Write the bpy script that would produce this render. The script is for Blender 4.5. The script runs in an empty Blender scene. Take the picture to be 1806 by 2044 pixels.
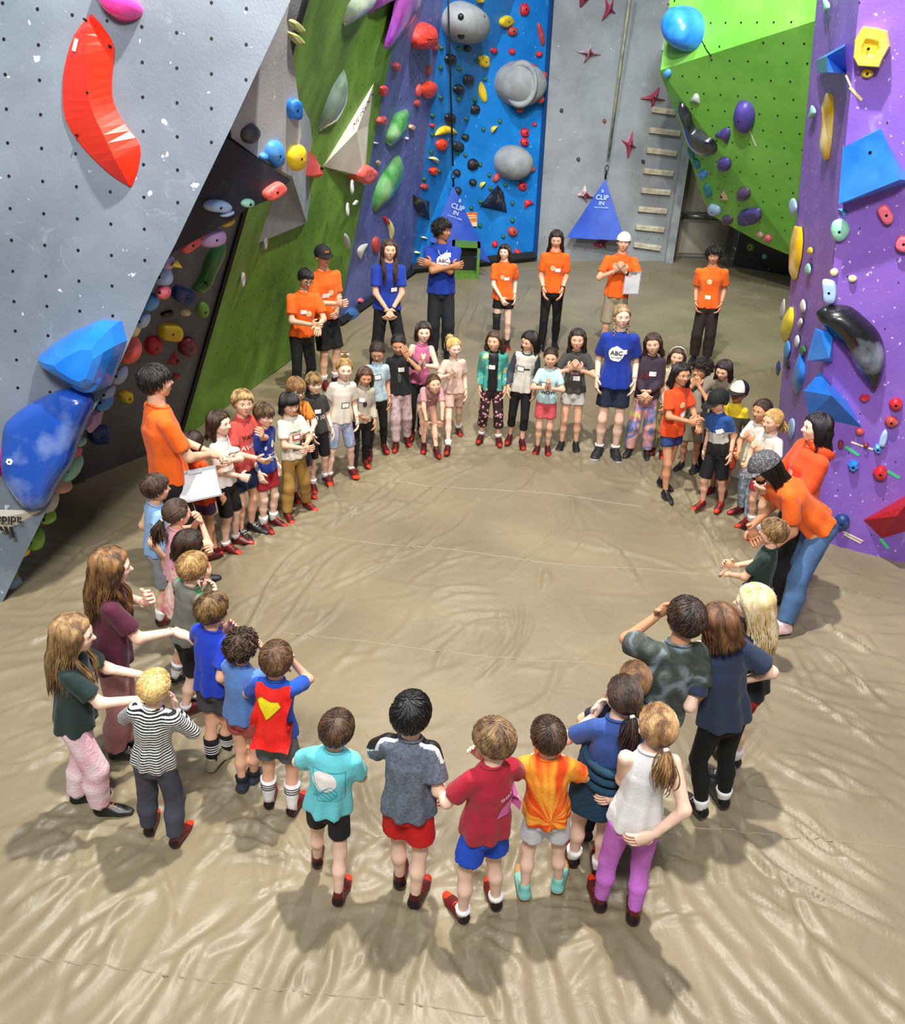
import bpy, math, random
import numpy as np
from mathutils import Vector, Matrix
from mathutils.bvhtree import BVHTree
from mathutils.geometry import tessellate_polygon
SC = bpy.context.scene
COL = SC.collection
random.seed(7); RNG = np.random.default_rng(11)

# ------------------------------------------------------------------ camera
CAM_H, FPX, PITCH, ROLL = 3.8, 1657.0, math.radians(29.1), math.radians(2.0)
CF = np.array([0, math.cos(PITCH), -math.sin(PITCH)])
_R = np.array([1.0, 0, 0]); _D = np.array([0, -math.sin(PITCH), -math.cos(PITCH)])
CR = math.cos(ROLL)*_R - math.sin(ROLL)*_D
CD = math.cos(ROLL)*_D + math.sin(ROLL)*_R
CC = np.array([0.0, 0.0, CAM_H])
cam_data = bpy.data.cameras.new('camera'); cam = bpy.data.objects.new('camera', cam_data); COL.objects.link(cam)
cam.matrix_world = Matrix(((CR[0], -CD[0], -CF[0], 0), (CR[1], -CD[1], -CF[1], 0), (CR[2], -CD[2], -CF[2], CAM_H), (0, 0, 0, 1)))
cam_data.sensor_fit = 'HORIZONTAL'; cam_data.sensor_width = 36; cam_data.lens = 36*FPX/1806
cam_data.clip_end = 200; SC.camera = cam

# ------------------------------------------------------------------ world and lights
w = bpy.data.worlds.new('world'); SC.world = w; w.use_nodes = True
w.node_tree.nodes['Background'].inputs[0].default_value = (0.80, 0.88, 1.0, 1)
w.node_tree.nodes['Background'].inputs[1].default_value = 0.20
def spot(loc, to, power, size, angle, col=(1, .97, .92), blend=.5):
    l = bpy.data.lights.new('ceiling_or_added_spot', 'SPOT'); l.energy = power; l.color = col
    l.shadow_soft_size = size; l.spot_size = math.radians(angle); l.spot_blend = blend
    o = bpy.data.objects.new('ceiling_or_added_spot', l); COL.objects.link(o); o.location = loc
    o.rotation_euler = (Vector(to)-Vector(loc)).to_track_quat('-Z', 'Y').to_euler()
def area(loc, to, power, sx, sy, col=(1, 1, 1)):
    l = bpy.data.lights.new('ceiling_panel', 'AREA'); l.energy = power; l.color = col
    l.shape = 'RECTANGLE'; l.size = sx; l.size_y = sy
    o = bpy.data.objects.new('ceiling_panel', l); COL.objects.link(o); o.location = loc
    o.rotation_euler = (Vector(to)-Vector(loc)).to_track_quat('-Z', 'Y').to_euler()
spot((0.3, 4.9, 9.0), (0.1, 4.9, 0), 3800, .11, 165, (1, .96, .88))
spot((1.2, 11.6, 8.6), (1.0, 10.5, 0), 900, .14, 120)
area((-0.4, -1.2, 8.4), (0.0, 5.0, 0.8), 800, 2.0, 1.0, (1, .98, .94))
area((-2.5, 2.0, 8.0), (-1.0, 7.0, 3.0), 130, 2, 1, (.86, .93, 1))
spot((2.2, 8.5, 8.0), (4.4, 14.0, 3.0), 2300, .3, 62, (.86, 1, 1), .7)  # narrow spot added to brighten the lime overhang
spot((2.6, 8.6, 8.6), (-1.6, 11.0, 2.2), 1500, .25, 60, (1, .98, .9), .8)  # extra spot, put in to lift the green wall's brightness
spot((0.6, 11.5, 8.6), (0.4, 17.5, 2.4), 1300, .3, 80, (.9, .95, 1), .7)  # added wash light for the blue and grey back walls
SC.view_settings.view_transform = 'Standard'; SC.view_settings.look = 'None'
SC.view_settings.exposure = 0.0; SC.view_settings.gamma = 1.0; SC.view_settings.use_curve_mapping = False

# ------------------------------------------------------------------ helpers
def ray(x, y): return CF + (x-903)/FPX*CR + (y-1022)/FPX*CD
def pz(x, y, z): return CC + ray(x, y)*z
def gr(x, y, h=0.0):
    d = ray(x, y); return CC + d*((h-CAM_H)/d[2])
def unit(v):
    v = np.asarray(v, float); return v/(np.linalg.norm(v)+1e-12)
def lin(h):
    if not isinstance(h, str): return tuple(h)
    h = h.lstrip('#'); r = []
    for i in (0, 2, 4):
        c = int(h[i:i+2], 16)/255; r.append(c/12.92 if c <= .04045 else ((c+.055)/1.055)**2.4)
    return tuple(r)
_mats = {}
def mat(c, c2=None, rough=.6, scale=6, bump=0.0, bscale=40, kind='noise', spec=.5, lo=.35, hi=.65, coat=0, stretch=None, emit=0, sheen=0, c3=None, metal=0):
    key = (c, c2, rough, scale, bump, bscale, kind, spec, lo, hi, coat, stretch, emit, sheen, c3, metal)
    if key in _mats: return _mats[key]
    m = bpy.data.materials.new('surface'); m.use_nodes = True; nt = m.node_tree; N = nt.nodes; L = nt.links
    b = N['Principled BSDF']; b.inputs['Base Color'].default_value = (*lin(c), 1)
    b.inputs['Roughness'].default_value = rough; b.inputs['Specular IOR Level'].default_value = spec
    b.inputs['Metallic'].default_value = metal
    if coat: b.inputs['Coat Weight'].default_value = coat; b.inputs['Coat Roughness'].default_value = .08
    if sheen: b.inputs['Sheen Weight'].default_value = sheen
    if emit: b.inputs['Emission Color'].default_value = (*lin(c), 1); b.inputs['Emission Strength'].default_value = emit
    tc = N.new('ShaderNodeTexCoord'); vec = tc.outputs['Object']
    if stretch:
        mp = N.new('ShaderNodeMapping'); mp.inputs['Scale'].default_value = stretch; L.new(vec, mp.inputs[0]); vec = mp.outputs[0]
    if c2 is not None:
        if kind in ('noise', 'speck', 'camo', 'tie'):
            t = N.new('ShaderNodeTexNoise'); t.inputs['Scale'].default_value = scale; t.inputs['Detail'].default_value = 2 if kind in ('camo', 'tie') else 6
            t.inputs['Distortion'].default_value = 1.2 if kind in ('camo', 'tie') else .2
            L.new(vec, t.inputs['Vector']); fac = t.outputs['Fac']
        elif kind == 'voro':
            t = N.new('ShaderNodeTexVoronoi'); t.inputs['Scale'].default_value = scale; L.new(vec, t.inputs['Vector']); fac = t.outputs['Distance']
        elif kind == 'stripe':
            t = N.new('ShaderNodeTexWave'); t.bands_direction = 'Z'; t.inputs['Scale'].default_value = scale; t.inputs['Distortion'].default_value = .6
            t.inputs['Detail'].default_value = 0; t.inputs['Detail Scale'].default_value = 6
            L.new(vec, t.inputs['Vector']); fac = t.outputs['Fac']
        elif kind == 'burst':
            mp2 = N.new('ShaderNodeMapping'); L.new(vec, mp2.inputs[0]); mp2.inputs['Location'].default_value = (0, 0, -.62)
            sx = N.new('ShaderNodeSeparateXYZ'); L.new(mp2.outputs[0], sx.inputs[0])
            at = N.new('ShaderNodeMath'); at.operation = 'ARCTAN2'; L.new(sx.outputs[0], at.inputs[0]); L.new(sx.outputs[2], at.inputs[1])
            tn = N.new('ShaderNodeTexNoise'); tn.noise_dimensions = '2D'; tn.inputs['Scale'].default_value = 3.2; tn.inputs['Detail'].default_value = 3
            cb = N.new('ShaderNodeCombineXYZ'); L.new(at.outputs[0], cb.inputs[0])
            ln = N.new('ShaderNodeVectorMath'); ln.operation = 'LENGTH'; L.new(mp2.outputs[0], ln.inputs[0])
            L.new(ln.outputs['Value'], cb.inputs[1]); L.new(cb.outputs[0], tn.inputs['Vector']); fac = tn.outputs['Fac']
        r = N.new('ShaderNodeValToRGB'); r.color_ramp.elements[0].position = lo; r.color_ramp.elements[1].position = hi
        r.color_ramp.elements[0].color = (*lin(c), 1); r.color_ramp.elements[1].color = (*lin(c2), 1)
        if c3 is not None:
            e = r.color_ramp.elements.new(.5*(lo+hi)); e.color = (*lin(c3), 1)
        L.new(fac, r.inputs[0]); L.new(r.outputs[0], b.inputs['Base Color'])
    if bump:
        t = N.new('ShaderNodeTexNoise'); t.inputs['Scale'].default_value = bscale; t.inputs['Detail'].default_value = 4; L.new(vec, t.inputs['Vector'])
        bp = N.new('ShaderNodeBump'); bp.inputs['Strength'].default_value = bump; bp.inputs['Distance'].default_value = .02
        L.new(t.outputs['Fac'], bp.inputs['Height']); L.new(bp.outputs[0], b.inputs['Normal'])
    _mats[key] = m; return m
def wallmat(c, c2, speck='#e8e8e8', amount=.70, rough=.5, bump=.15, dark=None, sscale=14):
    """painted plywood: broad tone, scuffs, chalk specks"""
    m = bpy.data.materials.new('painted_wall'); m.use_nodes = True; nt = m.node_tree; N = nt.nodes; L = nt.links
    b = N['Principled BSDF']; b.inputs['Roughness'].default_value = rough
    tc = N.new('ShaderNodeTexCoord')
    def noise(s, det, dis=0, rg=.5):
        t = N.new('ShaderNodeTexNoise'); t.inputs['Scale'].default_value = s; t.inputs['Detail'].default_value = det; t.inputs['Distortion'].default_value = dis
        t.inputs['Roughness'].default_value = rg; L.new(tc.outputs['Object'], t.inputs['Vector']); return t.outputs['Fac']
    def mix(fac, a, bb, lo, hi, amt=1.0):
        mr = N.new('ShaderNodeMapRange'); mr.inputs['From Min'].default_value = lo; mr.inputs['From Max'].default_value = hi; mr.inputs['To Max'].default_value = amt
        L.new(fac, mr.inputs[0]); mx = N.new('ShaderNodeMix'); mx.data_type = 'RGBA'; L.new(mr.outputs[0], mx.inputs[0])
        for s, i in ((a, 6), (bb, 7)):
            if isinstance(s, tuple): mx.inputs[i].default_value = (*s, 1)
            else: L.new(s, mx.inputs[i])
        return mx.outputs[2]
    base = mix(noise(1.3, 6, .4, .6), lin(c), lin(c2), .35, .68)
    base = mix(noise(5, 8, 1.0, .7), base, lin(speck), .60, .80, .35)
    if dark: base = mix(noise(3.2, 7, 1.2, .75), base, lin(dark), .60, .74, .5)
    base = mix(noise(sscale, 2, 0, .5), base, lin(speck), amount, amount+.02, .85)
    L.new(base, b.inputs['Base Color'])
    bp = N.new('ShaderNodeBump'); bp.inputs['Strength'].default_value = bump; bp.inputs['Distance'].default_value = .01
    L.new(noise(60, 3), bp.inputs['Height']); L.new(bp.outputs[0], b.inputs['Normal'])
    return m
def new_mesh(verts, faces, smooth=False, midx=None):
    me = bpy.data.meshes.new('mesh'); me.from_pydata([tuple(map(float, v)) for v in verts], [], [tuple(map(int, f)) for f in faces])
    if smooth: me.polygons.foreach_set('use_smooth', [True]*len(me.polygons))
    if midx is not None: me.polygons.foreach_set('material_index', list(map(int, midx)))
    me.update(); return me
def link(name, me, mats=None, parent=None, label=None, cat=None, group=None, kind=None, loc=None):
    me.name = name
    o = bpy.data.objects.new(name, me); COL.objects.link(o)
    if mats is not None and not me.materials:
        for m in (mats if isinstance(mats, (list, tuple)) else [mats]): me.materials.append(m)
    if parent: o.parent = parent
    if loc is not None: o.location = loc
    tag(o, label, cat, group, kind); return o
def tag(o, label=None, cat=None, group=None, kind=None):
    for k, v in (('label', label), ('category', cat), ('group', group), ('kind', kind)):
        if v: o[k] = v
def root(name, loc, label, cat, rot=0, group=None):
    o = bpy.data.objects.new(name, None); o.empty_display_size = .1; COL.objects.link(o)
    o.location = tuple(map(float, loc)); o.rotation_euler = (0, 0, rot); tag(o, label, cat, group); return o
class MB:
    def __init__(s): s.v = []; s.f = []; s.m = []
    def add(s, vs, fs, m=0):
        n = len(s.v); s.v.extend([tuple(map(float, v)) for v in vs]); s.f.extend([tuple(int(i)+n for i in f) for f in fs])
        s.m.extend([m]*len(fs) if np.isscalar(m) else list(m))
    def box(s, lo, hi, m=0, M=None):
        vs = [np.array([x, y, z], float) for x in (lo[0], hi[0]) for y in (lo[1], hi[1]) for z in (lo[2], hi[2])]
        if M is not None: vs = [M[0]+M[1] @ v for v in vs]
        s.add(vs, [(0, 1, 3, 2), (4, 6, 7, 5), (0, 4, 5, 1), (2, 3, 7, 6), (0, 2, 6, 4), (1, 5, 7, 3)], m)
    def tube(s, pts, rad, n=6, m=0, flat=1.0, side=None, caps=True):
        pts = [np.asarray(p, float) for p in pts]; k = len(pts); rad = [rad]*k if np.isscalar(rad) else rad
        vs = []; prev = None
        for i, p in enumerate(pts):
            t = unit(pts[min(i+1, k-1)]-pts[max(i-1, 0)])
            a = side if side is not None else (prev if prev is not None else (np.array([0, 0, 1.]) if abs(t[2]) < .9 else np.array([1., 0, 0])))
            a = np.asarray(a, float); a = unit(a-t*(a@t)); b = np.cross(t, a); prev = a
            for j in range(n):
                q = 2*math.pi*j/n; vs.append(p+rad[i]*(math.cos(q)*a+flat*math.sin(q)*b))
        fs = [(i*n+j, i*n+(j+1) % n, (i+1)*n+(j+1) % n, (i+1)*n+j) for i in range(k-1) for j in range(n)]
        if caps: fs += [tuple(range(n))[::-1], tuple((k-1)*n+j for j in range(n))]
        s.add(vs, fs, m)
    def ball(s, c, r, m=0, nu=8, nv=6, R=None):
        r = np.array([r]*3 if np.isscalar(r) else r, float); vs = []
        for i in range(nv+1):
            th = math.pi*i/nv
            for j in range(nu):
                q = 2*math.pi*j/nu; v = np.array([math.sin(th)*math.cos(q), math.sin(th)*math.sin(q), math.cos(th)])*r
                vs.append(np.asarray(c)+(R @ v if R is not None else v))
        s.add(vs, [(i*nu+j, (i+1)*nu+j, (i+1)*nu+(j+1) % nu, i*nu+(j+1) % nu) for i in range(nv) for j in range(nu)], m)
    def mesh(s, smooth=False): return new_mesh(s.v, s.f, smooth, s.m)
def prism(verts, back, thick_mat=0):
    """closed slab: front polygon + copy moved by the vector back (flat caps left as n-gons)"""
    n = len(verts); V = [np.asarray(v, float) for v in verts]; V2 = [v+np.asarray(back, float) for v in V]
    tr = [tuple(t) for t in tessellate_polygon([[Vector(v) for v in V]])]
    f = [t for t in tr]+[tuple(i+n for i in t[::-1]) for t in tr]+[(i, (i+1) % n, n+(i+1) % n, n+i) for i in range(n)]
    return V+V2, f
class Facet:
    """a planar climbing panel: cast() puts an image point on it; p() also lifts it off by h"""
    def __init__(s, a, b, c):
        s.o = np.asarray(a, float); n = np.cross(np.asarray(b)-s.o, np.asarray(c)-s.o); n = unit(n)
        if (CC-s.o) @ n < 0: n = -n
        s.n = n
    def at(s, x, y): return s
    def p(s, x, y, h=0.0):
        d = ray(x, y); z = ((s.o+s.n*h-CC) @ s.n)/(d @ s.n); return CC+d*z
    def z(s, x, y):
        d = ray(x, y); return ((s.o-CC) @ s.n)/(d @ s.n)
class Quad:
    """two triangles (a,b,c) and (a,c,d), exactly the faces of the wall slab"""
    def __init__(s, a, b, c, d):
        s.a, s.c, s.b = a, c, b; s.t1 = Facet(a, b, c); s.t2 = Facet(a, c, d); s.o = a; s.n = unit(s.t1.n+s.t2.n)
        s.m = np.cross(s.t1.n, c-a); s.m *= np.sign((b-a) @ s.m)
    def at(s, x, y): return s.t1 if (s.t1.p(x, y)-s.a) @ s.m > 0 else s.t2
    def p(s, x, y, h=0.0): return s.at(x, y).p(x, y, h)
    def z(s, x, y): return s.at(x, y).z(x, y)
# ------------------------------------------------------------------ setting: walls
def perp(b0, b1, base, px):
    B = gr(*base); u = unit(gr(*b1)-gr(*b0)); d = ray(*px); z = ((B-CC) @ u)/(d @ u); return CC+d*z
def ext(a, b, k): return a+(b-a)*k
def slab(name, pts, back, m, **k):
    v, f = prism(pts, back)
    if len(pts) == 4: f[:4] = [(0, 1, 2), (0, 2, 3), (6, 5, 4), (7, 6, 4)]
    return link(name, new_mesh(v, f), m, kind='structure', **k)
A1 = gr(350, 890); A0 = gr(150, 965); AL = A0+unit(A0-A1)*.5
A2 = gr(672, 650); A3 = gr(820, 545); A4 = gr(1065, 520); A5 = gr(1325, 523)
T1 = perp((672, 650), (350, 890), (350, 890), (605, 0)); T2 = perp((672, 650), (350, 890), (655, 660), (790, 60))
T3 = perp((820, 545), (672, 650), (800, 560), (885, 0)); T4 = np.array([1.46, 17.85, 4.65])
K = 1.35
T1e, T2e, T3e, T4e = ext(A1, T1, K), ext(A2, T2, K), ext(A3, T3, K), ext(A4, T4, K)
M_green = wallmat('#4f7d22', '#7fae3c', '#a9c66a', .80, .62, .3, '#3a5a12', 9)
M_peri = wallmat('#4c559a', '#6a74b8', '#b9bfe6', .69, .5, .15)
M_blue = wallmat('#0f6fc0', '#1d86dc', '#8cc4ee', .72, .42, .15)
M_greyb = wallmat('#7c7f84', '#94979b', '#c9cbce', .74, .55, .2, '#55585c')
M_dark = wallmat('#64666a', '#7c7e82', '#a4a6aa', .76, .6, .25, '#3c3d40')
M_prow = wallmat('#69727e', '#7d8794', '#c3cbd4', .71, .42, .12, '#7c828a')
M_lime = wallmat('#6ab53c', '#88cc56', '#b0e28a', .76, .45, .12)
M_purp = wallmat('#7a52b6', '#9068cc', '#e2d4f2', .69, .42, .15, None, 26)
M_blk = mat('#101114', '#1b1c20', .6)
T0e = AL+(T1e-A1); F_dark = Quad(AL, A1, T1e, T0e); F_green = Quad(A1, A2, T2e, T1e); F_peri = Quad(A2, A3, T3e, T2e)
F_blue = Quad(A3, A4, T4e, T3e); F_grey = Facet(A4, A5, A4+np.array([0, 0.02, 1]))
T0e = AL+(T1e-A1)
slab('wall_dark_grey', [AL, A1, T1e, T0e], (-.15, .25, 0), M_dark)
slab('wall_green', [A1, A2, T2e, T1e], (-.25, .12, 0), M_green)
slab('wall_periwinkle', [A2, A3, T3e, T2e], (-.25, .1, 0), M_peri)
slab('wall_blue', [A3, A4, T4e, T3e], (-.05, .3, 0), M_blue)
gt = 6.6
slab('wall_back_grey', [A4, A5, A5+(0.0, .1, gt), A4+(0, .1, gt)], (0, .38, 0), M_greyb)
# dark strip along the joint between the dark grey and the green panels
mb = MB(); mb.tube([A1+F_green.n*.015, T1e+F_green.n*.015], .028, 4); link('trim_1', mb.mesh(), M_blk, kind='structure')
mb = MB(); mb.tube([A4+(0.02, -.05, 0), T4e+(.02, -.05, 0)], .045, 4); link('trim_2', mb.mesh(), mat('#0b3f77'), kind='structure')
mb = MB(); mb.tube([A3+(0, -.05, .1), A4+(0, -.06, .1)], .1, 4); mb.tube([A2+(.05, -.02, .06), A3+(.05, -.03, .06)], .07, 4); link('baseboard_1', mb.mesh(), M_blk, kind='structure')
# metal post that ends the grey wall, recessed doorway, pale jamb
PM = mat('#8c9196', '#a9aeb2', .35, 5, metal=.2)
mb = MB(); mb.box((A5[0]+.0, A5[1]-.12, 0), (A5[0]+.16, A5[1]+.5, gt)); link('trim_3', mb.mesh(), PM, kind='structure')
DY = A5[1]+.45; dx0 = A5[0]+.2; dx1 = dx0+1.32; DH = 2.12
mb = MB(); mb.box((-6, DY+.25, 0), (dx0-.06, DY+.35, 7)); mb.box((dx1+.06, DY+.25, 0), (9.5, DY+.35, 7)); mb.box((dx0-.06, DY+.25, DH), (dx1+.06, DY+.35, 7))
link('wall_back', mb.mesh(), mat('#a3a5a4', '#8f918f', .7, 2), kind='structure')
r = root('door_1', (dx0, DY, 0), None, None); r['kind'] = 'structure'
mb = MB(); mb.box((0, .08, .02), (1.32, .13, DH)); link('door_leaf', mb.mesh(), mat('#6f6a62', '#7c766c', .55, 3), r)
mb = MB(); mb.box((.2, .055, .95), (1.2, .085, 2.0)); link('door_panel', mb.mesh(), mat('#a39a8b', '#958c7e', .6, 3), r)
mb = MB(); mb.box((.2, .055, .1), (1.2, .085, .8)); link('door_panel', mb.mesh(), mat('#a39a8b', '#958c7e', .6, 3), r)
mb = MB()
mb.box((-.08, -.02, 0), (0, .2, DH+.08)); mb.box((1.32, -.02, 0), (1.4, .2, DH+.08)); mb.box((-.08, -.02, DH), (1.4, .2, DH+.08)); link('door_frame', mb.mesh(), mat('#7b7f82', '#8d9194', .4, 3), r)
mb = MB(); mb.tube([(.12, -.03, .88), (1.12, -.03, .88)], .035, 8); mb.box((.06, -.05, .82), (.16, .06, .94)); mb.box((.62, -.06, .84), (1.14, .0, .92)); h = link('push_bar', mb.mesh(True), mat('#7d7f80', None, .3, metal=.8), r)
h['label'] = 'metal panic push bar across the door'
mb = MB(); mb.box((dx0-.05, DY-.03, DH+.12), (dx1+.4, DY+.2, DH+1.1)); link('wall_sign_board', mb.mesh(), mat('#eef3f7', None, .4), label='plain white board on the wall above the beige door', cat='board')
jx = gr(1458, 524)
mb = MB(); mb.box((dx1+.08, DY-.25, 0), (dx1+.34, DY+.1, 2.4)); link('trim_4', mb.mesh(), mat('#b9bec2', '#a6abb0', .45, 3), kind='structure')
# black low panel at right of the door
B0 = gr(1462, 531); B1 = gr(1590, 550)
F_black = Facet(B0, B1, B0+np.array([0, 0, 1.]))
slab('wall_black', [B0, B1, B1+(0, -.2, 2.2), B0+(0, -.2, 2.2)], (.1, .2, 0), wallmat('#0c0d11', '#15161b', '#3a3c44', .8))
# lime overhang: three joined planes
GE = {'a': pz(1345, -60, 12.6), 'b': pz(1318, 140, 13.0), 'c': pz(1578, 497, 14.6), 'd': pz(1632, 40, 10.6), 'e': pz(1690, 480, 12.2), 'f': pz(1680, -60, 10.2), 't': pz(1500, -60, 11.9)}
F_limeA = Facet(GE['a'], GE['b'], GE['d']); F_limeB = Facet(GE['b'], GE['c'], GE['d'])
und = [(1318, 150, 13.3), (1343, 212, 13.9), (1366, 264, 14.5), (1386, 322, 15.0), (1402, 396, 15.6), (1416, 428, 15.8), (1442, 441, 15.9), (1476, 462, 16.0), (1520, 486, 15.9), (1572, 508, 15.5)]
F_limeC = Facet(GE['b'], GE['c'], pz(1402, 396, 15.4))
UP = [F_limeC.p(x, y) for x, y, z in und]
vs = [GE[k] for k in 'abcdef']+UP+[UP[0]+(1.5, 3, 3), UP[-1]+(2.5, 2, 0), GE['f']+(2, 3, 0), GE['a']+(1.5, 3.5, 0)]
n0 = 6; nU = len(UP)
fs = [(0, 1, 3), (0, 3, 5), (1, 2, 3), (3, 2, 4), (3, 4, 5)]
fs += [(1,)+tuple(range(n0, n0+nU))+(2,)]
fs += [(n0+nU, n0+nU+3, 0, 1, n0), tuple(range(n0+nU-1, n0-1, -1))+(n0+nU, n0+nU+1)]
link('wall_lime_overhang', new_mesh(vs, fs), M_lime, kind='structure')
# purple tower
R0 = gr(1610, 1080); R1 = gr(1548, 880); R2 = gr(1806, 1125); R2 = R0+(R2-R0)*2.6
TR0 = perp((1610, 1080), (1548, 880), (1610, 1080), (1715, 0)); TR1 = perp((1610, 1080), (1548, 880), (1548, 880), (1630, 0))
TR0e, TR1e = ext(R0, TR0, 1.4), ext(R1, TR1, 1.4)
F_purpL = Facet(R0, R1, .5*(TR0+TR1)); F_purpR = Facet(R0, R2, TR0)
v = [R0, R1, R2, TR0e, TR1e, R2+(TR0e-R0), R1+(3.5, 1.5, 0), R2+(1.5, 2, 0), TR1e+(3.5, 1.5, 0), R2+(TR0e-R0)+(1.5, 2, 0)]
link('wall_purple', new_mesh(v, [(0, 1, 4, 3), (2, 0, 3, 5), (1, 6, 8, 4), (7, 2, 5, 9)]), M_purp, kind='structure')
# left prow: leaning grey slab with a deep body
def zp(y):
    a = 1/6.39; b = (1/5.24-1/6.39)/(1225-50); return 1/(a+b*(1225-y))
PP = lambda x, y, dz=0: pz(x, y, zp(y)+dz)
F_prow = Facet(PP(0, 1225), PP(600, 1225), PP(300, 50))
edge = [(618, -90), (580, 0), (460, 257), (405, 371), (350, 487), (312, 560), (238, 729), (158, 869), (104, 996), (53, 1100), (3, 1206)]
pr = [F_prow.p(x, y) for x, y in edge]+[F_prow.p(-420, 1222), F_prow.p(-420, -90)]
slab('wall_prow', pr, (-1.25, 1.15, .0), M_prow)
# outer shell, out of view from the front but closing the room
mb = MB(); mb.box((-7.2, -4, -.3), (-7.0, 19.2, 9.5)); link('wall_left', mb.mesh(), mat('#8a8d90'), kind='structure')
mb = MB(); mb.box((9.3, -4, -.3), (9.5, 19.2, 9.5)); link('wall_right', mb.mesh(), mat('#8a8d90'), kind='structure')

# ------------------------------------------------------------------ floor: wrinkled vinyl mats
FOLDS = [  # image start, image end, width m, height m
 (430,1290,660,1065,.03,.018),(470,1300,740,1080,.022,.012),(560,1310,700,1180,.02,.01),(640,1075,760,985,.03,.014),(700,1050,980,930,.03,.012),
 (600,1060,900,920,.03,.012),(640,1200,860,1040,.02,.01),(720,1150,960,1010,.02,.01),(800,1180,980,1090,.02,.008),(1000,1010,1080,930,.025,.01),
 (1040,1160,1150,960,.02,.01),(1075,1180,1100,1130,.03,.012),(985,1370,1040,1180,.022,.01),(960,1380,1070,1210,.02,.01),(860,1350,950,1230,.02,.008),
 (1200,910,1330,985,.03,.016),(1290,930,1480,1130,.035,.02),(1340,990,1490,1190,.03,.018),(1380,1050,1500,1210,.022,.016),(1330,985,1470,1160,.02,.014),
 (1400,1040,1500,1180,.015,.012),(1180,1060,1300,1180,.02,.008),(860,1210,1000,1180,.015,.008),(880,1240,1020,1215,.015,.008),(905,1260,1040,1225,.015,.008),(850,1190,980,1165,.015,.008),
 (1430,1620,1806,1900,.03,.022),(1480,1590,1806,1770,.03,.02),(1500,1500,1806,1620,.035,.016),(1450,1650,1700,2000,.03,.014),(1600,1280,1806,1420,.04,.02),(1590,1180,1806,1200,.03,.02),(1620,1230,1806,1330,.03,.016),(1640,1150,1806,1160,.03,.018),
 (1520,1350,1806,1500,.03,.014),(1380,1500,1560,1440,.03,.012),
 (0,1690,240,1560,.035,.018),(0,1740,220,1640,.03,.016),(0,1490,200,1420,.04,.02),(0,1540,180,1470,.03,.016),(0,1420,120,1390,.03,.014),(0,1300,170,1230,.03,.016),(40,1200,240,1130,.03,.014),(120,1150,260,1040,.03,.014),
 (0,1850,240,1700,.035,.014),(100,1950,330,1740,.035,.014),(250,2044,480,1800,.035,.014),(380,2044,560,1850,.03,.012),(120,2040,260,1840,.04,.016),
 (620,2040,680,1850,.035,.016),(560,2040,640,1850,.03,.014),(750,2040,740,1860,.04,.016),(830,2040,850,1860,.03,.014),(690,1980,800,1850,.03,.012),(1000,2040,960,1880,.03,.012),(1260,2040,1250,1870,.03,.012),(1400,2040,1300,1880,.03,.012),
 (400,1600,610,1500,.03,.016),(420,1680,620,1720,.03,.014),(480,1640,640,1730,.022,.014),(520,1600,650,1720,.022,.014),(700,1720,900,1640,.022,.014),(690,1640,880,1740,.02,.012),(700,1500,790,1700,.02,.01),
 (1000,700,1180,740,.06,.03),(1030,660,1040,560,.05,.02),(1060,600,1190,640,.05,.02),(1190,640,1250,580,.05,.025),(1250,580,1300,540,.05,.02),(1120,760,1190,640,.05,.02),(1300,700,1400,640,.05,.02),(1440,580,1560,600,.06,.025),(1450,600,1560,640,.06,.02),(1470,560,1568,575,.06,.02),
 (820,560,900,640,.05,.02),(940,600,1000,700,.05,.02),(900,570,960,700,.05,.02),(700,700,800,600,.06,.02),(600,760,700,690,.05,.02),(1040,545,1180,530,.06,.02),(1180,560,1320,545,.05,.02),(1060,800,1200,840,.05,.02),(940,760,960,850,.05,.015),
 (560,830,600,790,.05,.02),(1530,880,1560,700,.05,.02),(1480,760,1545,730,.06,.02)]
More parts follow.
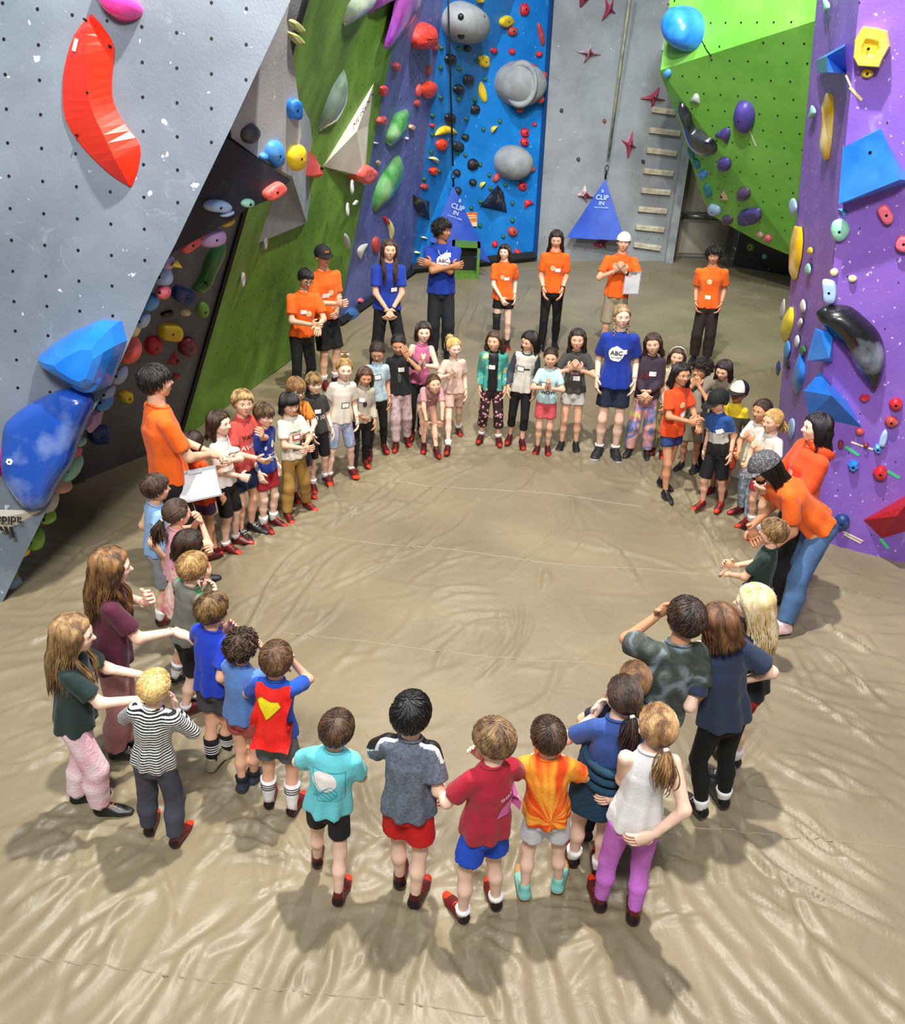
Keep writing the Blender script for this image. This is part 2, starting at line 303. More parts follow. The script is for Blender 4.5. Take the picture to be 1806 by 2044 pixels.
def floor_mesh(feet):
    xs = np.concatenate([np.arange(-9.2, -4.2, .16), np.arange(-4.2, 4.4, .021), np.arange(4.4, 9.3, .1)])
    ys = np.concatenate([np.arange(-3.5, 1.2, .25), np.arange(1.2, 4.6, .018), np.arange(4.6, 9.6, .027), np.arange(9.6, 18.8, .085)])
    X, Y = np.meshgrid(xs, ys); Z = np.zeros_like(X)
    Z += .012*np.sin(1.1*X+.6*Y+.7*np.sin(.9*Y))+.009*np.sin(2.7*X-1.9*Y+1.3*np.sin(1.4*X))+.004*np.sin(6*X+4.2*Y+2*np.sin(2.1*Y-1.2*X))
    rs = np.random.default_rng(5)
    def crease(a, b, wd, amp, jit=0.0):
        a = np.array(a[:2]); b = np.array(b[:2]); m = 3*wd+.06
        i0, i1 = np.searchsorted(ys, [min(a[1], b[1])-m, max(a[1], b[1])+m]); j0, j1 = np.searchsorted(xs, [min(a[0], b[0])-m, max(a[0], b[0])+m])
        if i1 <= i0 or j1 <= j0: return
        x = X[i0:i1, j0:j1]; y = Y[i0:i1, j0:j1]; u = b-a; L = np.hypot(*u)+1e-6; u = u/L
        t = (x-a[0])*u[0]+(y-a[1])*u[1]; d = -(x-a[0])*u[1]+(y-a[1])*u[0]+jit*np.sin(t/L*5+amp*700)
        f = np.clip(np.minimum(t, L-t)/(L*.35)+.15, 0, 1); f = f*f*(3-2*f)
        Z[i0:i1, j0:j1] += amp*f*(np.exp(-(d/wd)**2)-.55*np.exp(-((d-1.7*wd)/wd)**2))
    for x0, y0, x1, y1, wd, amp in FOLDS:
        a = gr(x0, y0); b = gr(x1, y1); L = np.hypot(*(b-a)[:2])
        crease(a, b, max(wd*.8, .022), amp*1.6, .06*L)
        for k in range(3):
            o = rs.normal(0, .05*L+.03, 3); o[2] = 0; s = rs.uniform(.45, .8); c = .5*(a+b)
            crease(c+(a-c)*s+o, c+(b-c)*s+o*.6, max(wd*.6, .02), amp*.8, .05*L)
    for fx, fy in feet:
        near = fy < 5
        for k in range(9 if near else 9):
            q = rs.uniform(0, 6.283); r0 = rs.uniform(.07, .14); r1 = r0+rs.uniform(.18, .62)
            crease((fx+r0*math.cos(q), fy+r0*math.sin(q)), (fx+r1*math.cos(q+.1), fy+r1*math.sin(q+.1)), rs.uniform(.018, .025) if near else rs.uniform(.026, .036), rs.uniform(.007, .016), .01)
        Z -= .022*np.exp(-((X-fx)**2+(Y-fy)**2)/.13**2)
    # interior wrinkles of the mat cover
    for k in range(150):
        cx = rs.uniform(-1.8, 2.4); cy = rs.uniform(3.2, 8.0); q = rs.normal(.9, .55); L = rs.uniform(.1, .5)
        crease((cx-L*math.cos(q), cy-L*math.sin(q)), (cx+L*math.cos(q), cy+L*math.sin(q)), rs.uniform(.022, .04), rs.uniform(.002, .007), .05)
    for k in range(125):   # long folds running outwards from the ring of people
        q = rs.uniform(-3.5, .35) if k < 115 else rs.uniform(0, 6.3); r0 = rs.uniform(2.5, 3.3); L = rs.uniform(.7, 2.6); e = (.85*math.cos(q), 1.0*math.sin(q)); o = rs.normal(0, .12)
        crease((.1+e[0]*r0, 5.5+e[1]*r0), (.1+e[0]*(r0+L)+o, 5.5+e[1]*(r0+L)), rs.uniform(.024, .042), rs.uniform(.004, .0125), .05)
    for k in range(50):
        cx = rs.uniform(-4, 5); cy = rs.uniform(1.5, 14); q = rs.uniform(0, 3.14); L = rs.uniform(.2, .9)
        crease((cx-L*math.cos(q), cy-L*math.sin(q)), (cx+L*math.cos(q), cy+L*math.sin(q)), rs.uniform(.02, .05), rs.uniform(.003, .009), .08)
    global FLOOR_Z
    def FLOOR_Z(x, y):
        j = min(max(np.searchsorted(xs, x)-1, 0), len(xs)-2); i = min(max(np.searchsorted(ys, y)-1, 0), len(ys)-2); a = (x-xs[j])/(xs[j+1]-xs[j]); c = (y-ys[i])/(ys[i+1]-ys[i])
        return Z[i, j]*(1-a)*(1-c)+Z[i, j+1]*a*(1-c)+Z[i+1, j]*(1-a)*c+Z[i+1, j+1]*a*c
    n, m = X.shape; V = np.stack([X, Y, Z], -1).reshape(-1, 3)
    idx = np.arange(n*m).reshape(n, m)
    Fq = np.stack([idx[:-1, :-1], idx[:-1, 1:], idx[1:, 1:], idx[1:, :-1]], -1).reshape(-1, 4)
    me = bpy.data.meshes.new('floor'); me.vertices.add(len(V)); me.vertices.foreach_set('co', V.ravel())
    me.loops.add(Fq.size); me.loops.foreach_set('vertex_index', Fq.ravel()); me.polygons.add(len(Fq))
    me.polygons.foreach_set('loop_start', np.arange(0, Fq.size, 4)); me.polygons.foreach_set('use_smooth', np.ones(len(Fq), bool)); me.update(calc_edges=True)
    return me
def seamline(pts):
    q = [gr(x, y) for x, y in pts]; out = []
    for a, c in zip(q[:-1], q[1:]):
        k = int(np.linalg.norm(c-a)/.04)+1; out += [a+(c-a)*i/k for i in range(k)]
    return [np.array([p[0], p[1], FLOOR_Z(p[0], p[1])+.001]) for p in out+[q[-1]]]
def build_floor(feet):
    m = bpy.data.materials.new('vinyl_mat'); m.use_nodes = True; nt = m.node_tree; N = nt.nodes; L = nt.links
    b = N['Principled BSDF']; b.inputs['Roughness'].default_value = .36; b.inputs['Specular IOR Level'].default_value = .42
    tc = N.new('ShaderNodeTexCoord')
    t = N.new('ShaderNodeTexNoise'); t.inputs['Scale'].default_value = .9; t.inputs['Detail'].default_value = 7; L.new(tc.outputs['Object'], t.inputs[0])
    r = N.new('ShaderNodeValToRGB'); r.color_ramp.elements[0].position = .3; r.color_ramp.elements[1].position = .7
    r.color_ramp.elements[0].color = (*lin('#7a6f59'), 1); r.color_ramp.elements[1].color = (*lin('#8f8369'), 1)
    L.new(t.outputs['Fac'], r.inputs[0]); L.new(r.outputs[0], b.inputs['Base Color'])
    t2 = N.new('ShaderNodeTexNoise'); t2.inputs['Scale'].default_value = 5; t2.inputs['Detail'].default_value = 6; t2.inputs['Distortion'].default_value = 1.5; L.new(tc.outputs['Object'], t2.inputs[0])
    mr = N.new('ShaderNodeMapRange'); mr.inputs['To Min'].default_value = .34; mr.inputs['To Max'].default_value = .52; L.new(t2.outputs['Fac'], mr.inputs[0]); L.new(mr.outputs[0], b.inputs['Roughness'])
    bp = N.new('ShaderNodeBump'); bp.inputs['Strength'].default_value = .35; bp.inputs['Distance'].default_value = .02; L.new(t2.outputs['Fac'], bp.inputs['Height']); L.new(bp.outputs[0], b.inputs['Normal'])
    link('floor', floor_mesh(feet), m, kind='structure')
    sm = mat('#9a8e76', None, .6)
    for i, pts in enumerate([[(650, 1075), (860, 1095), (1080, 1120), (1280, 1135), (1440, 1150)], [(560, 1262), (760, 1290), (1010, 1315), (1230, 1330)], [(0, 1905), (150, 1925), (420, 1960), (760, 2000), (1000, 2040)], [(1340, 1640), (1550, 1665), (1806, 1690)], [(500, 945), (760, 960), (1100, 985), (1280, 1010)]]):
        q = seamline(pts); mb = MB(); mb.tube(q, .004, 4); link('trim_%d' % (10+i), mb.mesh(), sm, kind='structure')
# ------------------------------------------------------------------ climbing holds
C = dict(red='#c8202c', ored='#e8401c', orange='#ff5a28', coral='#f2645c', pink='#f03a9c', rose='#ee6a80', yellow='#f2cf1e', cream='#e9dfa0', blue='#1f78d6', sky='#4c9be6', pblue='#a8c8ee', navy='#1c3c78',
         green='#2e7a34', lgreen='#7fae3a', dgreen='#1d5c3c', mint='#8fd0b8', teal='#2b7f8e', black='#17181b', dark='#2b2d31', grey='#8e9094', lgrey='#c4c5c4', white='#eceae4', purple='#4a3f86', lilac='#b79acb', plum='#5b4668', maroon='#7c2030', tan='#c9a08a', brick='#b5403a')
BOLT = mat('#0b0b0c', None, .5, metal=.3)
def hm(c, rough=.42, chalk=True):
    c = C.get(c, c); l = tuple(np.array(lin(c))*.0+np.clip(np.array(lin(c))*1.0+.10, 0, 1))
    return mat(c, tuple(round(float(x), 3) for x in l) if chalk else None, rough, 9, .12, 60, lo=.52, hi=.75)
def catmull(pts, n=4):
    P = [np.array(p, float) for p in pts]; k = len(P); out = []
    for i in range(k):
        p0, p1, p2, p3 = P[i-1], P[i], P[(i+1) % k], P[(i+2) % k]
        for j in range(n):
            t = j/n; out.append(.5*((2*p1)+(-p0+p2)*t+(2*p0-5*p1+4*p2-p3)*t*t+(-p0+3*p1-3*p2+p3)*t**3))
    return out
DOME = [(1.0, -.02), (1.0, .12), (.95, .42), (.82, .72), (.6, .91), (.3, 1.0)]
SLABP = [(1.0, -.02), (.985, .45), (.93, .8), (.84, 1.0), (.5, 1.0)]
def mound(F, outl, h, m, name='climbing_hold', smooth=True, prof=DOME, shift=(0, 0), label=None, group=None, bolts=None, tilt=0, seed=0, cat='climbing hold', parent=None, noise=0.0):
    pts = catmull(outl, 4) if smooth else [np.array(p, float) for p in outl]
    c = sum(pts)/len(pts); F = F.at(*c); cs = c+np.array(shift, float); n = len(pts); rs = np.random.default_rng(seed+int(c[0]*7+c[1]))
    base = F.p(*c); mb = MB(); vs = []; up = unit(F.p(c[0], c[1]-5)-F.p(*c))
    for s, hh in prof:
        cc = c+(cs-c)*(1-s)
        for p in pts:
            q = cc+(p-c)*s; P = F.p(*q); k = 1+tilt*((P-base) @ up)/(np.linalg.norm(F.p(*pts[0])-base)+1e-6)
            vs.append(P+F.n*(h*hh*k*(1+noise*rs.normal()) if hh > 0 else h*hh))
    R = len(prof); fs = [(i*n+j, i*n+(j+1) % n, (i+1)*n+(j+1) % n, (i+1)*n+j) for i in range(R-1) for j in range(n)]
    P = F.p(*cs); vs.append(P+F.n*h*prof[-1][1]*(1.02 if smooth else 1)); fs += [((R-1)*n+j, (R-1)*n+(j+1) % n, len(vs)-1) for j in range(n)]
    vs = [v-base for v in vs]
    o = link(name, new_mesh(vs, fs, smooth), m, parent, label, cat if not parent else None, group)
    o.location = tuple(base)
    if parent: o.location = tuple(base-np.array(parent.location))
    for (bx, by) in (bolts or []):
        P = F.p(bx, by)-base; rb = .0055*F.z(bx, by)/6+.005; mb2 = MB()
        mb2.tube([P+F.n*h*.72, P+F.n*h*1.03], rb, 8); link('bolt_hole', mb2.mesh(), BOLT, o)
    return o
def ell(x, y, w, h, a=0, n=9, p=2.0, wob=0.0):
    q = math.radians(a); out = []; rs = np.random.default_rng(int(x*3+y))
    for i in range(n):
        t = 2*math.pi*i/n; ct, st = math.cos(t), math.sin(t); k = 1+wob*rs.normal()
        u = w/2*math.copysign(abs(ct)**(2/p), ct)*k; v = h/2*math.copysign(abs(st)**(2/p), st)*k
        out.append((x+u*math.cos(q)-v*math.sin(q), y+u*math.sin(q)+v*math.cos(q)))
    return out
def strip(F, rows, h, m, name='climbing_hold', label=None, group=None, bolts=None, smooth=False, sub=3, cat='climbing hold', prof=(0, .0, 1, .0)):
    """rows = (left, ridge, right, height factor): crescents and long ridged volumes"""
    rows = [(np.array(a, float), np.array(b, float), np.array(c, float), k) for a, b, c, k in rows]; R = []
    for i in range(len(rows)-1):
        for j in range(sub):
            t = j/sub; g = []
            for q in range(3):
                p0, p1, p2, p3 = rows[max(i-1, 0)][q], rows[i][q], rows[i+1][q], rows[min(i+2, len(rows)-1)][q]
                g.append(.5*((2*p1)+(-p0+p2)*t+(2*p0-5*p1+4*p2-p3)*t*t+(-p0+3*p1-3*p2+p3)*t**3))
            R.append((*g, rows[i][3]*(1-t)+rows[i+1][3]*t))
    R.append(rows[-1]); F = F.at(*R[len(R)//2][1]); base = F.p(*R[len(R)//2][1]); vs = []
    for a, b, c, k in R:
        A, B, Cc = F.p(*a), F.p(*b), F.p(*c)
        if smooth: ring = [A-F.n*.01, A+(B-A)*.1+F.n*h*k*.45, A+(B-A)*.5+F.n*h*k*.86, B+F.n*h*k, B+(Cc-B)*.5+F.n*h*k*.86, B+(Cc-B)*.9+F.n*h*k*.45, Cc-F.n*.01]
        else: ring = [A-F.n*.01, A+F.n*h*k*.12, B+F.n*h*k, Cc+F.n*h*k*.12, Cc-F.n*.01]
        vs += [v-base for v in ring]
    w = 7 if smooth else 5
    fs = [(i*w+j, i*w+j+1, (i+1)*w+j+1, (i+1)*w+j) for i in range(len(R)-1) for j in range(w-1)]
    fs += [tuple(range(w))[::-1], tuple((len(R)-1)*w+j for j in range(w))]
    o = link(name, new_mesh(vs, fs, smooth), m, None, label, cat, group); o.location = tuple(base)
    for bx, by, k in (bolts or []):
        P = F.p(bx, by)-base; mb2 = MB(); mb2.tube([P, P+F.n*h*k], .008, 8); link('bolt_hole', mb2.mesh(), BOLT if k < 2 else BOLT, o)
    return o
def crescent(F, x, y, w, h, a, m, hh, label, group=None, bend=.6, smooth=True):
    q = math.radians(a); rows = []
    for i in range(7):
        t = -1+2*i/6; wd = h/2*math.sqrt(max(0.02, 1-t*t)); cx = t*w/2; cy = bend*h*(t*t-.4)
        f = lambda u, v: (x+u*math.cos(q)-v*math.sin(q), y+u*math.sin(q)+v*math.cos(q))
        rows.append((f(cx, cy-wd), f(cx, cy), f(cx, cy+wd), .25+.75*(1-t*t)))
    return strip(F, rows, hh, m, label=label, group=group, smooth=smooth, sub=2)
def volume(F, outl, apex, faces, m, label, group=None, name='climbing_volume', z0=-.01):
    F = F.at(*outl[0]) if False else F.at(sum(q[0] for q in outl)/len(outl), sum(q[1] for q in outl)/len(outl)); V = [F.p(x, y) for x, y in outl]; base = sum(V)/len(V); V += [F.p(x, y, h) for x, y, h in apex]
    o = link(name, new_mesh([v-base for v in V], faces), m, None, label, 'climbing volume', group); o.location = tuple(base); return o

# ---- left prow panel
m_red = mat('#e8200a', '#f63212', .38, 2, coat=.25)
strip(F_prow, [((180, 28), (183, 30), (186, 30), .1), ((150, 70), (187, 62), (207, 55), .8), ((132, 128), (187, 118), (229, 95), 1), ((127, 185), (191, 190), (224, 160), 1), ((133, 240), (203, 235), (228, 205), 1), ((165, 292), (222, 275), (250, 248), 1), ((212, 340), (243, 322), (280, 290), .9), ((240, 362), (254, 352), (276, 338), .5), ((256, 372), (260, 373), (264, 372), .1)],
      .13, m_red, 'climbing_volume', 'large glossy red banana-shaped volume on the grey leaning wall', bolts=[(191, 193, 1.05), (224, 95, .4), (158, 272, .4), (178, 45, .6)], cat='climbing volume')
mb = MB(); P = F_prow.p(146, 95)+F_prow.n*.06; a = F_prow.p(164, 84)+F_prow.n*.082; b = F_prow.p(158, 108)+F_prow.n*.082; mb.tube([a, b], .012, 4, flat=.3)
o = [x for x in bpy.data.objects if x.get('label', '').startswith('large glossy red')][0]
s = link('sticker', mb.mesh(), mat('#f4d8cc'), o); s.location = -o.location
mound(F_prow, [(196, -30), (200, 3), (215, 25), (240, 41), (265, 42), (282, 32), (285, 15), (270, -5), (255, -40)], .16, mat('#ff35ae', '#ff4cba', .2, 3, coat=.5), label='bright pink teardrop hold at the top of the grey leaning wall', prof=DOME)
m_bl = mat('#1273d8', '#2b86e6', .25, 3, coat=.5, lo=.4, hi=.7)
o = mound(F_prow, [(79, 711), (112, 683), (150, 660), (204, 637), (244, 640), (254, 680), (246, 705), (232, 742), (222, 768), (190, 784), (158, 772), (110, 742), (88, 728)], .26, m_bl, 'climbing_volume', False,
          [(1, -.02), (.99, .18), (.86, .55), (.66, .85), (.42, 1)], (12, 18), 'big faceted light blue volume with a round pocket, upper of the two blue volumes', cat='climbing volume')
V = F_prow.p(187, 748)-np.array(o.location); mb = MB()
def ring(mb, c, n, R, r, m=0, nu=20, nv=6, sq=1.0):
    u = unit(np.cross(n, [0, 0, 1.])); v = np.cross(n, u); vs = []
    for i in range(nu):
        q = 2*math.pi*i/nu; d = math.cos(q)*u+sq*math.sin(q)*v
        for j in range(nv):
            t = 2*math.pi*j/nv; vs.append(c+d*(R+r*math.cos(t))+n*r*math.sin(t))
    mb.add(vs, [(i*nv+j, i*nv+(j+1) % nv, ((i+1) % nu)*nv+(j+1) % nv, ((i+1) % nu)*nv+j) for i in range(nu) for j in range(nv)], m)
nn = unit(F_prow.n+(0, 0, -.35)); ring(mb, V+F_prow.n*.165, nn, .088, .030, 0); mb.tube([V+F_prow.n*.10, V+F_prow.n*.165], .08, 16, 1, side=np.array([1., 0, 0]))
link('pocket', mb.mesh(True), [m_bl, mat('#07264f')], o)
m_bl2 = mat('#1b50b4', '#8fa6dc', .22, 4, coat=.6, lo=.5, hi=.78)
o = mound(F_prow, [(17, 870), (22, 842), (40, 822), (80, 795), (130, 775), (165, 778), (186, 788), (187, 812), (172, 850), (158, 885), (145, 925), (118, 965), (97, 1005), (70, 1013), (38, 985), (18, 948), (14, 905)], .17, m_bl2, 'climbing_volume', True,
          [(1, -.02), (1.0, .35), (.95, .7), (.84, .92), (.62, 1), (.3, 1.02)], (-10, 5), 'huge glossy dark blue shield-shaped volume, lower of the two blue volumes', cat='climbing volume')
P = F_prow.p(43, 911)+F_prow.n*.165-np.array(o.location); mb = MB(); mb.tube([P, P+F_prow.n*.012], .024, 6, 0, side=np.array([1., 0, 0])); mb.tube([P+F_prow.n*.011, P+F_prow.n*.014], .007, 8, 1, side=np.array([1., 0, 0]))
link('bolt_plate', mb.mesh(), [mat('#f2f2f2', None, .3), BOLT], o)
mound(F_prow, [(-20, 890), (2, 905), (8, 925), (4, 945), (-20, 960)], .1, hm('#d0187c'), label='small magenta hold cut by the left picture edge')
o = volume(F_prow, [(-160, 1014), (84, 1019), (-160, 1150)], [(-40, 1040, .10)], [(0, 1, 3), (1, 2, 3), (2, 0, 3)], mat('#e4dccb', '#d2c9b8', .5, 3), 'cream flat triangular volume with an upside-down printed logo, low at left edge')
def textmesh(s, size, bold=False):
    cu = bpy.data.curves.new('t', 'FONT'); cu.body = s; cu.size = size; cu.align_x = 'CENTER'; cu.align_y = 'CENTER'; cu.resolution_u = 3
    if bold: cu.offset = size*.02
    ob = bpy.data.objects.new('t', cu); COL.objects.link(ob); bpy.context.view_layer.update()
    me = bpy.data.meshes.new_from_object(ob.evaluated_get(bpy.context.evaluated_depsgraph_get())); bpy.data.objects.remove(ob)
    v = [np.array(q.co) for q in me.vertices]; f = [tuple(p.vertices) for p in me.polygons]; return v, f
def flatprint(parts, c, ux, uy, n, h, name, m, parent):
    """parts = list of (verts2d, faces) laid on a plane with axes ux, uy"""
    mb = MB()
    for v, f in parts: mb.add([c+ux*p[0]+uy*p[1]+n*h for p in v], f)
    o = link(name, mb.mesh(), m, parent); o.location = tuple(-np.array(parent.location)); return o
tv, tf = textmesh('adidas', .09, True)
c0 = F_prow.p(24, 1032); ux = unit(F_prow.p(10, 1032)-F_prow.p(40, 1033)); uy = unit(F_prow.p(24, 1050)-F_prow.p(24, 1020))
c0 = c0+F_prow.n*.067
bars = []
for i, L in enumerate((.035, .06, .085)):
    x = .035-.04*i; bars.append(([(x, .05), (x+.028, .05), (x+.028-.02, .05+L), (x-.02, .05+L)], [(0, 1, 2, 3)]))
flatprint([(tv, tf)]+bars, c0, ux, uy, F_prow.n, .012, 'logo', mat('#1a1a1a'), o)
# bolt-hole grid (t-nuts) on the prow: flush dark discs in place of recessed rings, too many to pick apart
def tnuts(name, F, rows, cols, inside, parent, r=.011, m=BOLT):
    mb = MB()
    for i in range(rows[0], rows[1]):
        for j in range(cols[0], cols[1]):
            p = inside(i, j)
            if p is None: continue
            P = F.p(*p)+F.n*.002; mb.tube([P-F.n*.01, P], r, 7, side=np.cross(F.n, [0, 0, 1.]))
    o = link(name, mb.mesh(), m, parent); o['kind'] = 'stuff'; return o
def prow_pt(i, j):
    # bilinear lattice measured on the panel
    x = 79+j*68.6-i*(-2.1)-j*i*.42; y = 160+i*69.5-i*i*.72+j*(11.3-i*.25)
    if j < 0 and False: return None
    # inside test against the slanted edge
    for (x0, y0), (x1, y1) in zip(edge[:-1], edge[1:]):
        if y0 <= y < y1:
            if x > x0+(x1-x0)*(y-y0)/(y1-y0)-14: return None
    if y > 1180: return None
    return (x, y)
prow = bpy.data.objects['wall_prow']
tnuts('bolt_hole', F_prow, (-3, 16), (-3, 9), prow_pt, prow)
# pale sloping panel and black triangle between the prow and the green wall
F_pale = Facet(pz(580, 0, 5.75), pz(455, 265, 5.85), pz(592, 340, 6.7))
v, f = prism([F_pale.p(x, y) for x, y in [(612, -80), (580, 0), (460, 257), (462, 275), (520, 318), (582, 352), (602, 270), (596, 200), (584, 110), (572, 40), (590, -80)]], (-.35, .5, -.05))
link('wall_pale', new_mesh(v, f), wallmat('#a9abab', '#c9cac8', '#f2f2f0', .72, .6, .12, '#6f7173'), kind='structure')
F_tri = Facet(pz(455, 270, 5.8), pz(345, 490, 5.9), pz(580, 360, 6.45))
v, f = prism([F_tri.p(x, y) for x, y in [(452, 276), (465, 284), (580, 359), (545, 395), (492, 418), (460, 440), (345, 505), (330, 520)]], (-.4, .45, -.03))
link('wall_charcoal', new_mesh(v, f), wallmat('#1b1f28', '#2c3340', '#6d7787', .80, .55, .35), kind='structure')
def H(F, kind, x, y, w, h, a, c, label, group=None, hh=None, bolt=True, **k):
    s = F.z(x, y)/FPX; hh = hh or (.32*min(w, h)*s+.02)*(.55 if F is F_purpL else 1); m = k.pop('m', None) or hm(c)
    b = [(x, y)] if bolt and min(w, h)*1 > 16 else None
    if kind == 'e': return mound(F, ell(x, y, w, h, a, 8, 2, .05), hh, m, label=label, group=group, bolts=b, seed=3, noise=.02, **k)
    if kind == 'r': return mound(F, ell(x, y, w, h, a, 8, 3.2, .06), hh, m, label=label, group=group, bolts=b, prof=SLABP, noise=.01, **k)
    if kind == 'f': return mound(F, ell(x, y, w, h, a, 6, 2, .09), hh, m, label=label, group=group, smooth=False, bolts=b, prof=[(1, -.02), (.9, .55), (.55, 1)], **k)
    if kind == 'c': return crescent(F, x, y, w, h, a, m, hh, label, group)
    if kind == 'd': return mound(F, [(x+q[0], y+q[1]) for q in ell(0, 0, w, h, a, 10, 2)], hh, m, label=label, group=group, bolts=b, tilt=.4)
    if kind == 't': return mound(F, [(x, y-h/2), (x+w/2, y+h/2), (x-w/2, y+h*.4)], hh, m, label=label, group=group, smooth=False, prof=[(1, -.02), (.6, .6), (.1, 1)], bolts=b)
def Fo(F, dz):   # a parallel plane further behind
    d = ray(300, 500); return Facet(F.o+unit(d)*dz, F.o+unit(d)*dz+np.cross(F.n, [1, 0, 0]), F.o+unit(d)*dz+np.cross(F.n, [0, 0, 1]))
F_ret = Fo(F_prow, .28)
EDGE = [  # rounded holds on the hidden return face, showing beyond the slanted edge
 ('r', 545, 380, 46, 26, -35, 'coral', 'salmon red block hold on the tip of the charcoal triangle'), ('e', 432, 411, 56, 26, 5, 'pblue', 'white and blue pill-shaped hold on the charcoal triangle'), ('e', 493, 405, 26, 17, -5, 'mint', 'small mint green disc on the charcoal triangle'), ('e', 452, 426, 30, 10, -15, 'pblue', 'thin pale blue edge hold under the blue pill hold'),
 ('r', 378, 486, 44, 20, -35, 'coral', 'short coral block hold under the long brick red bar'), ('r', 388, 473, 70, 16, -32, 'brick', 'long brick red bar hold along the charcoal triangle edge'), ('e', 422, 474, 56, 36, -10, 'lilac', 'half-round lilac hold below the charcoal triangle'), ('e', 455, 444, 28, 10, -25, 'yellow', 'thin yellow hold under the charcoal triangle')]
for k, x, y, w_, h_, a, c, lb in EDGE[:4]: H(F_tri, k, x, y, w_, h_, a, c, lb, 'holds on the charcoal triangle')
F_tri2 = Fo(F_tri, .12)
for k, x, y, w_, h_, a, c, lb in EDGE[4:]: H(F_tri2, k, x, y, w_, h_, a, c, lb, 'holds under the charcoal triangle')
for k, x, y, w_, h_, a, c, lb in [
 ('e', 341, 526, 32, 22, -60, 'lilac', 'translucent lilac knob peeking past the prow edge, topmost of the edge row'), ('t', 358, 527, 20, 16, 20, 'yellow', 'small yellow wedge next to the lilac knob'),
 ('e', 331, 553, 36, 40, 25, 'pblue', 'white and blue round hold beside the prow edge, above the pink ring'), ('e', 332, 583, 28, 28, 30, 'rose', 'pink ring-like hold beside the prow edge below the white ball'), ('e', 306, 602, 30, 38, 20, 'sky', 'sky blue oval hold peeking past the prow edge'),
 ('e', 292, 640, 20, 34, 25, 'pblue', 'pale blue narrow hold peeking past the prow edge'), ('e', 277, 658, 16, 36, 20, 'cream', 'pale yellow sliver of a hold by the prow edge'), ('e', 263, 700, 48, 58, 25, 'coral', 'large white and coral ball hold beside the prow edge'),
 ('e', 234, 748, 20, 34, 25, 'coral', 'small orange-pink hold below the coral ball'), ('e', 246, 748, 22, 40, 25, 'pblue', 'pale blue oval hold below the coral ball'), ('e', 222, 785, 20, 40, 30, 'pblue', 'pale grey-blue sliver hold at the prow edge'), ('e', 215, 800, 30, 40, 25, 'sky', 'medium blue oval hold left of the yellow knobbly hold'),
 ('f', 190, 835, 38, 52, 30, 'lilac', 'white and pink faceted hold at the prow edge'), ('e', 165, 881, 26, 20, 10, 'mint', 'grey-green lump hold at the prow edge'), ('e', 157, 905, 20, 30, 20, 'rose', 'soft pink lump hold low on the prow edge'), ('e', 150, 935, 30, 60, 30, 'mint', 'long pale green hold low on the prow edge'), ('e', 128, 965, 44, 36, 20, 'tan', 'marbled salmon and green hold low on the prow edge'),
 ('e', 108, 1005, 22, 50, 25, 'lgrey', 'white pointed hold under the dark blue volume'), ('e', 104, 1030, 26, 28, 25, 'lgreen', 'yellow-green ball hold below the white pointed one'), ('e', 78, 1075, 30, 44, 10, 'lgreen', 'green pear-shaped hold low on the prow edge'), ('r', 70, 1075, 14, 26, 20, 'coral', 'small orange hold beside the green pear-shaped hold'), ('e', 60, 1100, 8, 16, 10, 'yellow', 'tiny yellow hold low on the prow edge'),
 ('t', 35, 1145, 24, 70, 20, 'lgreen', 'long thin green wedge near the foot of the prow'), ('e', 33, 1173, 32, 46, 20, 'pblue', 'blue and white pebble hold at the foot of the prow')]:
    H(F_ret, k, x-4, y, w_, h_, a, c, lb, 'holds peeking past the prow edge', hh=.10)
mound(F_tri2, [(476, 258), (500, 245), (518, 262), (505, 285), (480, 280)], .05, hm('#55585a'), label='charcoal fin hold where the pale panel meets the prow')
for k, x, y, w_, h_, a, c, lb in [('r', 584, 217, 24, 44, 0, 'blue', 'white and blue cup hold at the right edge of the pale panel'), ('e', 547, 307, 34, 56, -5, 'sky', 'ribbed white and blue oval hold low on the pale panel'), ('e', 524, 312, 16, 16, 0, 'sky', 'small blue knob left of the ribbed oval hold'), ('e', 590, 312, 34, 58, 5, 'yellow', 'white and yellow teardrop hold on the tip of the pale panel'), ('r', 590, 52, 34, 14, 45, '#b8bf72', 'pale olive cylinder hold at the top of the pale panel edge'), ('r', 588, 76, 34, 14, 45, '#b8bf72', 'pale olive cylinder hold just below its twin at the panel edge')]:
    H(F_pale, k, x, y, w_, h_, a, c, lb, 'holds on the pale panel')
